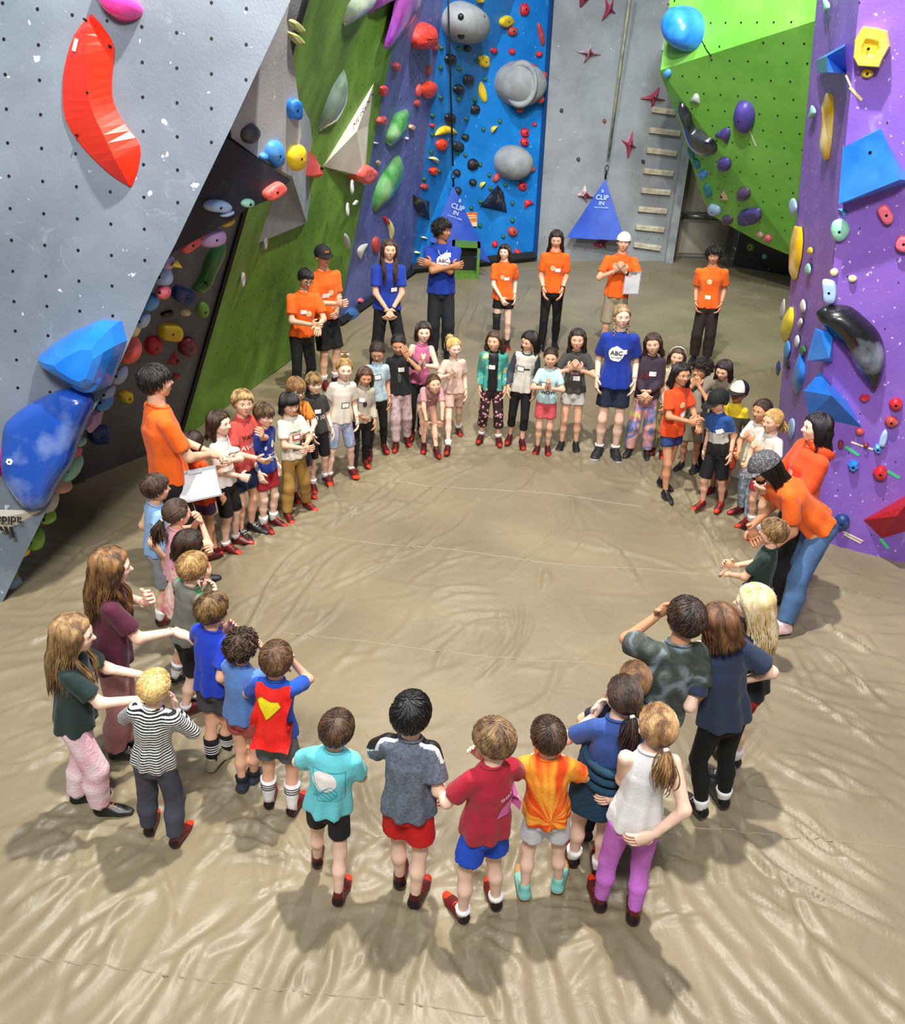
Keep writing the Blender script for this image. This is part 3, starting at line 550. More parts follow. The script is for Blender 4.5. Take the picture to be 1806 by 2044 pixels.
# ---- dark grey wall
o = strip(F_dark, [((440, 482), (444, 480), (450, 482), .3), ((418, 500), (434, 500), (448, 505), .8), ((408, 520), (420, 525), (436, 525), 1), ((400, 545), (410, 548), (426, 545), 1), ((392, 560), (405, 568), (422, 562), .9), ((382, 575), (398, 582), (412, 578), .5)], .09, mat('#2f6f34', '#3f8444', .3, 4, coat=.4), label='long dark green S-shaped hold with a pale groove', smooth=True, bolts=[(400, 556, 1.1)])
for k, x, y, w_, h_, a, c, lb in [
 ('r', 364, 588, 46, 30, 20, 'navy', 'ribbed dark blue hold beside the green S-shaped hold'), ('f', 369, 622, 22, 16, 0, 'cream', 'camouflage green and cream pinch hold'), ('e', 403, 618, 24, 30, 10, 'lgreen', 'olive green oval jug hold by the black joint'), ('r', 332, 625, 24, 10, -15, 'black', 'small black edge hold on the dark grey wall'),
 ('r', 336, 660, 46, 34, 5, 'yellow', 'big mustard yellow rounded block hold'), ('e', 305, 688, 32, 38, 10, 'red', 'dark red half-dome hold left under the yellow block'), ('e', 373, 690, 38, 34, -40, 'maroon', 'maroon sloping hold right of the red half-dome'), ('t', 347, 714, 32, 30, 0, 'brick', 'brick red pyramid hold below the maroon one'), ('e', 351, 751, 15, 14, 0, 'brick', 'small round brick red hold, lowest on the dark wall'), ('f', 251, 790, 32, 28, 20, 'yellow', 'knobbly yellow hold behind the tall man in orange'), ('r', 195, 865, 40, 34, -5, 'navy', 'dark navy box hold low behind the prow')]:
    H(F_dark, k, x, y, w_, h_, a, c, lb, 'holds on the dark grey wall')
# ---- green wall
mg = mat('#8a9ba0', '#b6c2bf', .35, 3); mc = mat('#c9c2b4', '#b7b0a2', .5, 4)
o = volume(F_green, [(600, 205), (560, 350), (516, 485), (608, 440), (629, 318), (618, 240)], [(612, 445, .22), (583, 352, .12)], [(0, 1, 7), (1, 2, 6, 7), (2, 3, 6), (3, 4, 6), (4, 7, 6), (4, 5, 7), (5, 0, 7)], mat('#8f999f', '#a9b1b5', .5, 3), 'tall grey pointed volume hanging on the green wall beside the charcoal triangle')
o = volume(F_green, [(746, 166), (645, 332), (728, 360), (736, 250)], [(725, 352, .16), (712, 262, .14)], [(0, 1, 5), (1, 4, 5), (1, 2, 4), (2, 3, 4), (3, 0, 5, 4)], mat('#d8d2c2', '#c9c2b1', .5, 3), 'big off-white triangular volume on the green wall')
tv, tf = textmesh('MURDOCK', .16, False); cc = F_green.p(727, 208, .11); ux = unit(F_green.p(737, 192)-F_green.p(717, 226)); uy = np.cross(F_green.n, ux)
flatprint([(tv, tf)], cc, ux, uy, F_green.n, .03, 'lettering', mat('#3a3a38'), o)
for k, x, y, w_, h_, a, c, lb in [('t', 612, 325, 30, 62, -8, 'coral', 'orange-red horn hold left of the white triangular volume'), ('r', 711, 341, 36, 36, 30, 'coral', 'orange-red block bolted on the tip of the white triangular volume')]:
    H(F_green, k, x, y, w_, h_, a, c, lb, 'orange-red holds on the green wall', hh=.2)
strip(F_green, [((683, 140), (684, 138), (686, 140), .1), ((658, 165), (676, 160), (688, 168), .8), ((645, 195), (665, 195), (684, 205), 1), ((637, 225), (650, 228), (670, 240), .8), ((634, 260), (636, 262), (640, 258), .1)], .12, mat('#6e8d78', '#9db3a2', .2, 3, coat=.5), label='translucent grey-green leaf-shaped hold on the green wall', smooth=True)
strip(F_green, [((735, -30), (745, -30), (760, -30), .8), ((700, 0), (722, 5), (738, 0), 1), ((690, 22), (705, 25), (722, 18), .8), ((683, 45), (685, 52), (692, 45), .1)], .12, mat('#9fb29a', '#c2cfba', .2, 3, coat=.4), label='pale translucent leaf-shaped hold at the top of the green wall', smooth=True)
mv = mat('#7d2f9a', '#b255bd', .25, 3, coat=.4)
strip(F_green, [((745, -40), (780, -40), (800, -40), .9), ((735, -5), (760, -8), (790, -12), 1), ((728, 25), (732, 28), (745, 16), .1)], .14, mv, label='small purple tusk hold cut by the top picture edge', smooth=True)
strip(F_peri, [((800, -40), (820, -40), (832, -30), 1), ((790, 0), (812, 2), (828, 10), 1), ((782, 40), (797, 42), (812, 38), .8), ((772, 75), (780, 78), (790, 65), .5), ((768, 96), (769, 98), (772, 94), .1)], .16, mv, label='large purple tusk hold hanging at the green and periwinkle joint', smooth=True)
for x, y, lb in [(479, 556, 'white ring-shaped hold low on the green wall'), (524, 482, 'grey ring hold at the foot of the tall grey volume'), (698, 372, 'small grey ring hold below the white triangular volume'), (689, 417, 'small grey ring hold, lower of two at the periwinkle joint')]:
    FF = (F_green if x < 650 else F_peri).at(x, y); P = FF.p(x, y); mb = MB(); ring(mb, FF.n*.03, unit(FF.n+(0.6, 0, .2)), .04*(1 if x < 650 else 1.15), .018, nu=12, sq=1.4); link('climbing_hold', mb.mesh(True), hm('white' if x < 500 else 'lgrey'), None, lb, 'climbing hold', 'ring holds on the green wall', loc=tuple(P))
# ---- periwinkle wall
m_gg = mat('#2f7d33', '#a9d3a0', .25, 1.6, coat=.5, lo=.45, hi=.75)
strip(F_peri, [((807, 218), (808, 217), (809, 220), .2), ((790, 226), (800, 224), (808, 232), .8), ((775, 248), (790, 250), (807, 255), 1), ((765, 264), (780, 270), (800, 268), .9), ((762, 274), (775, 284), (790, 280), .5), ((764, 280), (775, 292), (782, 290), .1)], .16, m_gg, label='green and white leaf-shaped hold, upper of two on the periwinkle wall', smooth=True)
strip(F_peri, [((790, 309), (793, 309), (796, 312), .2), ((775, 330), (788, 330), (799, 335), .8), ((758, 355), (775, 358), (797, 360), 1), ((748, 380), (765, 384), (785, 385), .9), ((743, 402), (752, 408), (765, 402), .5), ((744, 420), (746, 424), (750, 420), .1)], .16, m_gg, label='larger green leaf-shaped hold, lower of two on the periwinkle wall', smooth=True)
mound(F_peri, [(842, 44), (854, 50), (858, 70), (855, 92), (838, 97), (818, 92), (816, 75), (824, 55)], .22, mat('#e0302a', '#ee4a3c', .45, 12, .6, 50), label='big ribbed red jug hold on the periwinkle wall', noise=.03)
for k, x, y, w_, h_, a, c in [('f', 789, 132, 18, 20, 20, 'brick'), ('r', 764, 180, 12, 20, 0, 'red'), ('f', 760, 241, 20, 20, 0, 'brick'), ('e', 854, 178, 27, 36, 25, 'ored'), ('e', 868, 92, 10, 20, 15, 'ored'), ('e', 854, 140, 7, 20, 15, 'brick'), ('e', 835, 180, 10, 26, 10, 'coral'), ('e', 832, 206, 10, 16, 10, 'brick'), ('r', 820, 254, 10, 10, 30, 'tan'), ('e', 754, 325, 7, 12, 0, 'tan'), ('r', 749, 285, 7, 3, 0, 'white'), ('r', 811, 276, 4, 5, 20, 'white'), ('c', 722, 500, 34, 12, -65, 'white'), ('e', 691, 482, 9, 32, -10, 'lgrey'), ('e', 749, 488, 14, 34, 0, 'brick'), ('c', 777, 455, 50, 10, 75, 'cream'), ('r', 770, 440, 6, 20, -30, 'red'), ('e', 719, 600, 9, 10, 0, 'rose'), ('r', 708, 404, 4, 12, 40, 'white'), ('e', 726, 367, 5, 3, 0, 'white')]:
    nm = {'white': 'white', 'lgrey': 'pale grey', 'tan': 'beige', 'ored': 'orange-red', 'cream': 'cream curved', 'rose': 'pink', 'coral': 'coral', 'brick': 'brick red', 'red': 'red'}[c]
    H(F_peri, k, x, y, w_, h_, a, c, '@'+nm+' hold on the periwinkle wall', 'holds on the periwinkle wall')
mound(F_peri, [(700, 612), (710, 620), (712, 640), (690, 648), (686, 630)], .12, hm('#2d5e98'), label='rounded blue wedge on the floor line of the periwinkle wall')
# ---- blue wall
m_dome = mat('#8b8d90', '#a2a4a6', .7, 5, .3, 80)
o = mound(F_blue, ell(918, 43, 74, 84, 0, 12), .42, m_dome, 'climbing_volume', label='large grey dome with black dots at the top of the blue wall', cat='climbing volume')
for x, y, w_ in [(895, 30, 8), (932, 31, 9), (913, 51, 7), (898, 65, 11), (935, 64, 12)]:
    rr_ = min(.97, math.hypot((x-918)/37, (y-43)/42)); P = F_blue.p(x, y)+F_blue.n*.40*math.sqrt(1-rr_**2)-np.array(o.location); mb = MB(); mb.ball(P, (.06*w_/9,)*3, nu=8, nv=5); link('knob', mb.mesh(True), hm('black' if w_ != 7 else 'dgreen'), o)
o = mound(F_blue, ell(1033, 167, 94, 92, 0, 12), .45, m_dome, 'climbing_volume', label='large grey dome with a scooped hollow and red dots on the blue wall', cat='climbing volume')
mb = MB(); P = F_blue.p(1014, 163)+F_blue.n*.32-np.array(o.location); ring(mb, P, unit(F_blue.n+(-.8, 0, .1)), .27, .05, 0, 24, 6, 1.25); 
nd = unit(F_blue.n+(-.8, 0, .1)); mb.tube([P-nd*.02, P+nd*.02], .27, 24, 1, side=np.array([0, 0, 1.]))
link('hollow', mb.mesh(True), [m_dome, mat('#b9bbbd', '#a5a7a9', .5, 4)], o)
for x, y in [(1042, 132), (1062, 147), (1063, 195), (1027, 215)]:
    rr_ = min(.95, math.hypot((x-1033)/47, (y-167)/46)); P = F_blue.p(x, y)+F_blue.n*.43*math.sqrt(1-rr_**2)-np.array(o.location); mb = MB(); mb.ball(P, .075, nu=8, nv=5); link('knob', mb.mesh(True), hm('brick'), o)
o = mound(F_blue, ell(1020, 324, 70, 70, 0, 12), .38, m_dome, 'climbing_volume', label='plain grey double dome low on the blue wall', cat='climbing volume')
mound(Facet(F_blue.o+F_blue.n*.24, F_blue.o+F_blue.n*.24+np.cross(F_blue.n, [0, 0, 1]), F_blue.o+F_blue.n*.24+(0, 0, 1)+F_blue.n*0), ell(1010, 318, 46, 46, 0, 10), .2, m_dome, 'bulge', parent=o)
m_rock = mat('#1b1c1c', '#6f706c', .5, 7, .5, 30, lo=.5, hi=.75)
volume(F_blue, [(803, 374), (808, 412), (832, 428), (857, 440), (857, 402), (830, 392)], [(846, 402, .28)], [(0, 1, 6), (1, 2, 6), (2, 3, 6), (3, 4, 6), (4, 5, 6), (5, 0, 6)], m_rock, 'black rock-textured volume low left on the blue wall')
volume(F_blue, [(993, 368), (957, 413), (985, 419), (1012, 425), (1005, 385)], [(986, 400, .3)], [(0, 1, 5), (1, 2, 5), (2, 3, 5), (3, 4, 5), (4, 0, 5)], m_rock, 'black rock-textured pyramid volume low right on the blue wall')
BL = []
for k, w_, h_, a, c, pts in [
 ('e', 8, 9, 0, 'dgreen', [(880, 95), (915, 97), (879, 135), (915, 137), (951, 121), (968, 158), (879, 194), (914, 197), (947, 199), (862, 230), (930, 237), (997, 242), (964, 258), (845, 248), (862, 268), (860, 303), (911, 305), (928, 309), (876, 341), (958, 328), (846, 357), (976, 349), (1008, 369), (978, 376), (1022, 405), (958, 402), (940, 415), (1022, 440), (1004, 472), (957, 450)]),
 ('e', 22, 22, 0, 'black', [(897, 118), (914, 178), (946, 218), (897, 236), (943, 328)]), ('r', 19, 20, 0, 'dark', [(932, 159), (912, 291)]), ('e', 15, 15, 0, 'black', [(911, 345), (913, 380), (943, 364), (932, 97), (928, 274)]),
 ('e', 13, 13, 0, 'red', [(985, 101), (1021, 103), (1075, 108)]), ('e', 19, 20, 0, 'brick', [(1021, 63), (1022, 462)]), ('e', 18, 25, 0, 'red', [(1046, 19)]), ('e', 10, 50, -12, 'brick', [(1079, 68)]), ('e', 9, 9, 0, 'red', [(1066, 248), (862, 250), (800, 485)]), ('e', 17, 18, 0, 'red', [(1047, 265), (1046, 284), (1042, 371)]), ('e', 15, 12, -10, 'brick', [(1060, 338), (846, 372)]), ('c', 20, 13, -25, 'red', [(1054, 407)]), ('c', 18, 14, -25, 'red', [(1033, 506)]), ('e', 12, 20, 25, 'brick', [(990, 355)]), ('e', 12, 14, 20, 'red', [(987, 487)]),
 ('e', 22, 24, 0, 'ored', [(880, 288)]), ('f', 17, 20, 10, 'ored', [(863, 341)]), ('r', 24, 20, -30, 'yellow', [(1009, 42)]), ('r', 18, 24, -5, 'yellow', [(964, 122)]), ('e', 16, 52, -18, 'yellow', [(960, 180)]), ('f', 16, 18, 0, 'yellow', [(956, -2)])]:
    for x, y in pts: BL.append((k, x, y, w_, h_, a, c))
nmc = {'dgreen': 'small dark green knob', 'black': 'round black knob', 'dark': 'squarish charcoal hold', 'red': 'red knob', 'brick': 'dark red hold', 'ored': 'orange-red hold', 'yellow': 'yellow hold', 'teal': 'teal knob'}
for k, x, y, w_, h_, a, c in BL:
    nm = nmc[c]
    if h_ >= 50: nm = 'long '+nm
    H(F_blue, k, x, y, w_, h_, a, c, '@'+nm+' on the blue wall', 'holds on the blue wall')
for x, y, w_, a, lb in [(889, 262, 44, -5, 'largest yellow crescent hold on the blue wall, on the rope line'), (825, 317, 20, -30, 'small pale crescent at the left of the blue wall, left of a pair'), (865, 318, 20, 30, 'small pale crescent at the left of the blue wall, right of a pair'), (985, 257, 18, -50, 'yellow crescent just right of the middle of the blue wall'), (962, 368, 16, -50, 'yellow crescent above the right rock pyramid'), (800, 470, 10, 30, 'tiny pale crescent low left on the blue wall'), (845, 474, 9, 20, 'tiny pale crescent left of the curly-haired man'), (831, 503, 9, 0, 'lowest tiny pale crescent on the blue wall')]:
    crescent(F_blue, x, y, w_, w_*.36, a+180 if False else a, hm('yellow' if w_ in (44, 18, 16) else 'cream'), .09, lb, 'crescent holds on the blue wall')
mb = MB(); c = F_blue.p(938, 437)+F_blue.n*.03; ux = unit(F_blue.p(950, 437)-F_blue.p(926, 437)); uz = np.array([0, 0, 1.])
mb.box((-.13, -.13, -.01), (.13, .13, .01), M=(np.zeros(3), np.stack([ux, uz, F_blue.n], 1)))
sg = link('sign', mb.mesh(), mat('#e06a22', '#f0a050', .5, 12), None, 'small square orange notice on the blue wall beside the blue banner', 'sign', loc=tuple(c))
mb = MB(); [mb.box((-.1, z, .011), (.1, z+.02, .014), M=(np.zeros(3), np.stack([ux, uz, F_blue.n], 1))) for z in (.06, .02)]; mb.box((-.13, -.13, .011), (.13, -.05, .013), M=(np.zeros(3), np.stack([ux, uz, F_blue.n], 1))); link('sign_print', mb.mesh(), mat('#f3d9b0'), sg)
# ---- grey back wall: star holds, rungs
def star(F, x, y, arms, m, label, group):
    pts = []; k = len(arms)
    for i, (ax, ay) in enumerate(arms):
        pts.append((x+ax, y+ay)); bx, by = arms[(i+1) % k]; q = math.atan2(ay/np.hypot(ax, ay)+by/np.hypot(bx, by), ax/np.hypot(ax, ay)+bx/np.hypot(bx, by)); pts.append((x+7.5*math.cos(q), y+7.5*math.sin(q)))
    return mound(F, pts, .12, m, label=label, group=group, prof=[(1, -.02), (.96, .25), (.8, .5), (.5, .85), (.2, 1)], bolts=[(x, y)])
m_st = mat('#d8c6c6', '#7c1c34', .4, 5, lo=.4, hi=.6); m_st2 = mat('#b8405a', '#7a2238', .4, 5, lo=.4, hi=.65)
for x, y, arms, m, lb in [(1175, 107, [(-26, -4), (4, -22), (25, 2), (-11, 20)], m_st, 'white and maroon four-armed star hold, left of the hanging strap'), (1302, 195, [(-27, 2), (14, -22), (26, 5), (-2, 20)], m_st2, 'dark red star hold with white arm tip above the top rung'), (1256, 290, [(-17, -12), (6, -30), (13, 4), (-4, 27)], m_st2, 'slim red and white star hold right of the strap, above the blue banner'), (1165, 388, [(-14, 2), (2, -20), (22, 6), (6, 16)], m_st, 'white and maroon star hold behind the blue banner'),
                      (1215, 20, [(-8, -26), (10, -28), (13, 8), (-16, 24)], m_st2, 'long pinkish star hold at the top of the grey wall'), (1163, 0, [(-8, -12), (14, -4), (-6, 16)], m_st2, 'dark red star hold cut by the top picture edge'), (1200, 486, [(-16, 4), (14, -10), (10, 8), (-4, 8)], m_st2, 'dusty red star hold on the base of the grey wall')]:
    star(F_grey, x, y, arms, m, lb, 'star holds on the grey wall')
for x, y, c in [(1120, 221, 'black'), (1206, 242, 'maroon'), (1154, 318, 'dark'), (1283, 323, 'black')]: H(F_grey, 'e', x, y, 8, 9, 0, c, '@small dark knob on the grey wall', 'dark knobs on the grey wall')
mw = mat('#a89c86', '#c9bfa9', .6, 9, .2, 60)
for i, (x0, x1, y0, y1) in enumerate([(1300, 1346, 218, 224), (1294, 1356, 259, 266), (1289, 1349, 299, 306), (1283, 1342, 340, 346), (1278, 1336, 379, 384), (1272, 1329, 416, 421), (1267, 1324, 452, 458), (1263, 1317, 487, 495), (1325, 1345, 42, 44), (1331, 1345, 1, 2)]):
    a = F_grey.p(x0, y0); b = F_grey.p(x1, y1); c = .5*(a+b); mb = MB(); L = np.linalg.norm(b-a)/2
    n = 10; rr = [(.055, .05), (.075, .02), (.075, -.05), (.05, -.055), (0, -.055), (0, .05)]; u = unit(b-a); vs = []
    for s in (-1, 1): vs += [u*L*s*(.97 if d > .06 else 1)+F_grey.n*d+np.array([0, 0, e]) for d, e in rr]
    mb.add(vs, [tuple(range(6))[::-1], tuple(range(6, 12))]+[(j, (j+1) % 6, 6+(j+1) % 6, 6+j) for j in range(6)])
    od = ['highest full', 'second', 'third', 'fourth', 'fifth', 'sixth', 'seventh', 'lowest', 'next-to-topmost, half-hidden', 'topmost, half-hidden'][i]
    link('wooden_rung', mb.mesh(), mw, None, 'wooden batten rung beside the doorway, %s one of the column' % (od if i else 'first fully visible'), 'rung', 'wooden rungs on the grey wall', loc=tuple(c))
def grid_in(poly):
    def f(x, y):
        c = False; n = len(poly)
        for i in range(n):
            x0, y0 = poly[i]; x1, y1 = poly[i-1]
            if (y0 > y) != (y1 > y) and x < (x1-x0)*(y-y0)/(y1-y0)+x0: c = not c
        return c
    return f
def world_grid(F, poly, step, parent, r=.012, u=None):
    F = F.at(sum(q[0] for q in poly)/len(poly), sum(q[1] for q in poly)/len(poly)); u = unit(u if u is not None else np.cross(F.n, [0, 0, 1])); v = np.cross(F.n, u); ins = grid_in(poly); mb = MB(); o0 = F.p(*poly[0])
    for i in range(-60, 61):
        for j in range(-60, 61):
            P = o0+u*step*i+v*step*j; d = P-CC; z = d @ CF
            if z < .5: continue
            x = 903+FPX*(d @ CR)/z; y = 1022+FPX*(d @ CD)/z
            if ins(x, y): mb.tube([P-F.n*.01, P+F.n*.003], r, 5, side=u)
    o = link('bolt_hole', mb.mesh(), BOLT, parent); o['kind'] = 'stuff'
world_grid(F_grey, [(1100, 0), (1345, 0), (1320, 140), (1350, 250), (1325, 500), (1068, 495)], .22, bpy.data.objects['wall_back_grey'], .011)
lime = bpy.data.objects['wall_lime_overhang']
world_grid(F_limeA, [(1346, 2), (1625, 2), (1622, 38), (1325, 128)], .3, lime, .017)
world_grid(F_limeB, [(1330, 150), (1620, 50), (1604, 470), (1570, 470)], .3, lime, .017)
world_grid(F_limeC, [(1335, 190), (1375, 270), (1410, 400), (1560, 480)], .34, lime, .016)
world_grid(F_green, [(600, 20), (780, 50), (640, 560), (540, 640), (390, 800), (360, 860)], .24, bpy.data.objects['wall_green'], .008)
world_grid(F_peri, [(800, 110), (880, 20), (800, 500), (700, 620), (670, 560)], .3, bpy.data.objects['wall_periwinkle'], .01)
world_grid(F_purpR, [(1715, 5), (1800, 5), (1800, 1100), (1640, 1060)], .36, bpy.data.objects['wall_purple'], .006)
# ---- lime overhang holds
mound(F_limeA, ell(1375, 59, 62, 92, 5, 12), .42, mat('#1f77d8', '#3f96ea', .35, 4, coat=.3), label='large blue egg-shaped ball hold on the lime overhang')
mound(F_limeB, [(1478, 201), (1492, 202), (1504, 215), (1507, 235), (1502, 255), (1490, 262), (1476, 252), (1468, 232), (1470, 212)], .16, mat('#4a3a8e', '#5a4aa0', .4, 5, .2), label='purple dimpled disc hold with a tape strip on the lime overhang', bolts=[(1485, 228)])
o = mound(F_limeC, [(1356, 205), (1366, 208), (1378, 225), (1385, 250), (1405, 265), (1425, 280), (1432, 295), (1425, 307), (1405, 308), (1388, 296), (1375, 275), (1366, 245)], .16, mat('#16181e', '#3b3f48', .15, 4, coat=.8), label='glossy black spoon-shaped hold on the lower lime overhang')
for F, k, x, y, w_, h_, a, c, lb in [(F_limeB, 'e', 1333, 146, 14, 18, 10, 'sky', 'small sky blue hold at the left corner of the lime overhang'), (F_limeB, 'c', 1388, 198, 20, 16, 10, 'lgrey', 'small silver-grey horn hold on the lime overhang'), (F_limeB, 'c', 1445, 270, 30, 24, 35, 'purple', 'dark purple crescent hold on the edge of the lime overhang'), (F_limeC, 'e', 1445, 327, 26, 26, 0, 'purple', 'round purple knob on the shaded lime underside, highest of two'), (F_limeC, 'e', 1485, 386, 26, 26, 0, 'plum', 'round dark plum knob on the shaded lime underside'), (F_limeC, 'r', 1497, 430, 44, 28, -8, 'purple', 'wide dark purple half-moon hold on the shaded lime underside'), (F_limeC, 't', 1444, 388, 18, 22, 0, 'tan', 'small beige-red cone hold on the shaded lime underside'),
  (F_limeC, 'e', 1380, 305, 10, 26, -25, 'teal', 'teal hold on the left rim of the overhang, topmost of the rim row'), (F_limeC, 'e', 1390, 326, 14, 22, -30, 'teal', 'teal hold on the left rim of the overhang, second from the top'), (F_limeC, 'e', 1404, 347, 18, 18, -30, 'sky', 'teal and white hold on the left rim of the overhang, third from the top'), (F_limeC, 'e', 1413, 380, 14, 30, -20, 'teal', 'teal drop hold on the left rim of the overhang, fourth from the top'), (F_limeC, 'e', 1426, 418, 26, 20, 20, 'pblue', 'shiny blue and white hold at the bottom of the rim row'), (F_limeC, 'e', 1452, 438, 24, 18, 15, 'plum', 'mauve hold at the lowest corner of the lime overhang'), (F_limeC, 'e', 1517, 468, 16, 10, 40, 'tan', 'small beige hold at the bottom edge of the overhang, left of two'), (F_limeC, 'e', 1533, 475, 16, 12, 50, 'rose', 'small pink hold at the bottom edge of the overhang, right of two')]:
    H(F, k, x, y, w_, h_, a, c, lb, 'holds on the lime overhang')
for x, y, w_, c, lb in [(1498, 493, 18, 'lgreen', 'olive green hold on the black panel'), (1526, 512, 12, 'mint', 'small pale green ring hold on the black panel')]: H(F_black, 'f', x, y, w_, w_, 0, c, lb, 'holds on the black panel')
def tape(F, x0, y0, x1, y1, wpx, c, label, group, h=.004, parent=None):
    a = F.p(x0, y0)+F.n*h; b = F.p(x1, y1)+F.n*h; u = unit(b-a); s = np.cross(F.n, u)*wpx*F.z(x0, y0)/FPX/2; cc = .5*(a+b)
    V = [a-s, a+s, b+s, b-s]; v, f = prism([q-cc for q in V], -F.n*.003)
    return link('tape_strip', new_mesh(v, f), mat(c, None, .6), parent, label, 'tape', group, loc=tuple(cc))
T = 'tape strips stuck on the walls'
for F, x0, y0, x1, y1, w_, c, lb in [(F_limeA, 1401, 82, 1410, 100, 2, '#14161a', 'black tape strip hanging off the blue ball hold'), (F_limeA, 1410, 100, 1420, 113, 2.5, '#14161a', 'second black tape piece below the blue ball hold'), (F_limeB, 1496, 261, 1509, 292, 3, '#e8e6df', 'white tape strip below the purple disc hold'), (F_purpL, 1646, 0, 1659, 90, 2, '#14161a', 'long thin black tape line down the purple tower'), (F_purpR, 1688, 150, 1698, 172, 3.5, '#e9d0a0', 'beige tape strip, upper piece below the small blue volume'), (F_purpR, 1696, 174, 1720, 200, 5, '#eec98a', 'beige tape strip, longer lower piece below the small blue volume'), (F_black, 1465, 493, 1480, 518, 2, '#e8d8d8', 'white tape strip at the left of the black panel'), (F_black, 1492, 502, 1498, 520, 2, '#e8e6df', 'white tape strip under the olive hold'), (F_black, 1528, 520, 1534, 538, 2, '#e8e6df', 'white tape strip under the pale green ring hold'), (F_purpR, 1698, 882, 1742, 897, 3.5, '#efe7c4', 'cream tape strip left of the pale blue pinch'), (F_purpR, 1687, 891, 1714, 909, 6, '#46c88a', 'green tape with dots below the cream strip'), (F_purpR, 1771, 940, 1795, 954, 6, '#46c88a', 'green tape with dots right of the red round hold'), (F_purpR, 1681, 1060, 1722, 1080, 3, '#efe7c4', 'cream tape strip, upper of a pair under the blue knob'), (F_purpR, 1684, 1066, 1718, 1084, 3, '#efe7c4', 'cream tape strip, lower of a pair under the blue knob'), (F_purpR, 1645, 1067, 1656, 1088, 5, '#8fd8a8', 'pale green tape near the foot of the purple tower'), (F_purpR, 1757, 1075, 1773, 1095, 6, '#46c88a', 'green tape under the big red faceted volume'),
        (F_peri, 728, 505, 731, 520, 1.2, '#e8e6df', 'white tape tick under the white crescent hold'), (F_peri, 753, 500, 757, 512, 1.2, '#e8e6df', 'white tape tick under the brick red hold by the long-haired woman'), (F_peri, 721, 604, 725, 616, 1.2, '#e8e6df', 'white tape tick under the small pink hold')]:
    tape(F, x0, y0, x1, y1, w_, c, lb, T)
# ---- purple tower holds
m_b = mat('#1470e0', '#3f92ee', .35, 3, coat=.3); my = mat('#f5d800', '#ffee66', .35, 3); m_bk = mat('#15171b', '#b8c2d6', .3, 2.2, coat=.5, lo=.52, hi=.8)
o = volume(F_purpR, [(1688, 292), (1756, 254), (1800, 335), (1822, 362), (1682, 408)], [(1758, 258, .2), (1797, 358, .2), (1682, 294, .20), (1673, 408, .20)], [(0, 1, 5, 7), (1, 2, 6, 5), (2, 3, 6), (3, 4, 8, 6), (4, 0, 7, 8), (5, 6, 8, 7)], m_b, 'very large flat blue box volume on the purple tower')
mb = MB(); P = F_purpR.p(1738, 298)+F_purpR.n*.19; mb.tube([P, P+F_purpR.n*.012], .012, 8); bb = link('bolt_hole', mb.mesh(), BOLT, o); bb.location = -o.location
volume(F_purpL, [(1628, 120), (1688, 86), (1690, 147), (1630, 146)], [(1650, 112, .2), (1686, 92, .1), (1652, 144, .2)], [(0, 1, 5, 4), (1, 2, 5), (5, 2, 6, 4), (2, 3, 6), (3, 0, 4, 6)], m_b, 'small blue wedge volume high on the purple tower')
o = mound(F_purpR, [(1722, 52), (1750, 55), (1772, 62), (1777, 92), (1762, 120), (1756, 135), (1712, 132), (1703, 115), (1706, 80)], .12, my, 'climbing_hold', False, [(1, -.02), (.98, .6), (.9, 1), (.5, 1), (.42, .55), (.2, .5)], (-4, 6), 'large yellow polygon plate hold at the top of the purple tower', bolts=[(1734, 97)])
H(F_purpR, 'e', 1731, 147, 26, 18, 0, 'yellow', 'small yellow oval knob directly under the yellow polygon plate', 'holds on the purple tower')
myw = mat('#f5c000', '#fff2a8', .3, 3.0, coat=.3, lo=.48, hi=.62)
for rows, lb in [([((1650, 186), (1655, 185), (1660, 187), .4), ((1645, 215), (1653, 215), (1663, 215), 1), ((1645, 250), (1653, 250), (1661, 250), 1), ((1639, 290), (1648, 292), (1658, 285), .9), ((1645, 319), (1648, 321), (1651, 318), .2)], 'tall slim yellow and white tusk, upper one on the purple tower'), ([((1586, 452), (1592, 450), (1598, 453), .4), ((1581, 480), (1589, 480), (1600, 480), 1), ((1578, 515), (1586, 515), (1597, 515), 1), ((1577, 540), (1584, 542), (1592, 538), .8), ((1583, 558), (1585, 560), (1588, 557), .2)], 'tall slim yellow and white tusk at the left edge of the purple tower')]:
    strip(F_purpL, rows, .045, myw, label=lb, smooth=True)
strip(F_purpL, [((1577, 613), (1579, 612), (1581, 614), .2), ((1567, 635), (1574, 635), (1582, 635), 1), ((1560, 660), (1568, 662), (1578, 658), 1), ((1562, 680), (1565, 683), (1570, 680), .2)], .045, my, label='yellow leaf-shaped hold at the left edge of the purple tower', smooth=True)
strip(F_purpR, [((1628, 625), (1632, 618), (1645, 610), .3), ((1636, 640), (1660, 628), (1690, 609), .9), ((1660, 665), (1700, 650), (1722, 630), 1), ((1690, 700), (1728, 690), (1755, 665), 1), ((1710, 735), (1742, 728), (1768, 710), .9), ((1735, 770), (1748, 765), (1762, 748), .5), ((1742, 777), (1745, 779), (1750, 776), .15)], .17, m_bk, 'climbing_volume', 'large black and silver banana-shaped volume on the purple tower', smooth=True, cat='climbing volume')
volume(F_purpR, [(1626, 655), (1664, 660), (1662, 724), (1610, 720)], [(1636, 662, .12), (1655, 715, .14)], [(0, 1, 4), (1, 2, 5), (1, 5, 4), (2, 3, 5), (3, 0, 4), (3, 4, 5)], m_b, 'blue faceted block volume left under the black banana')
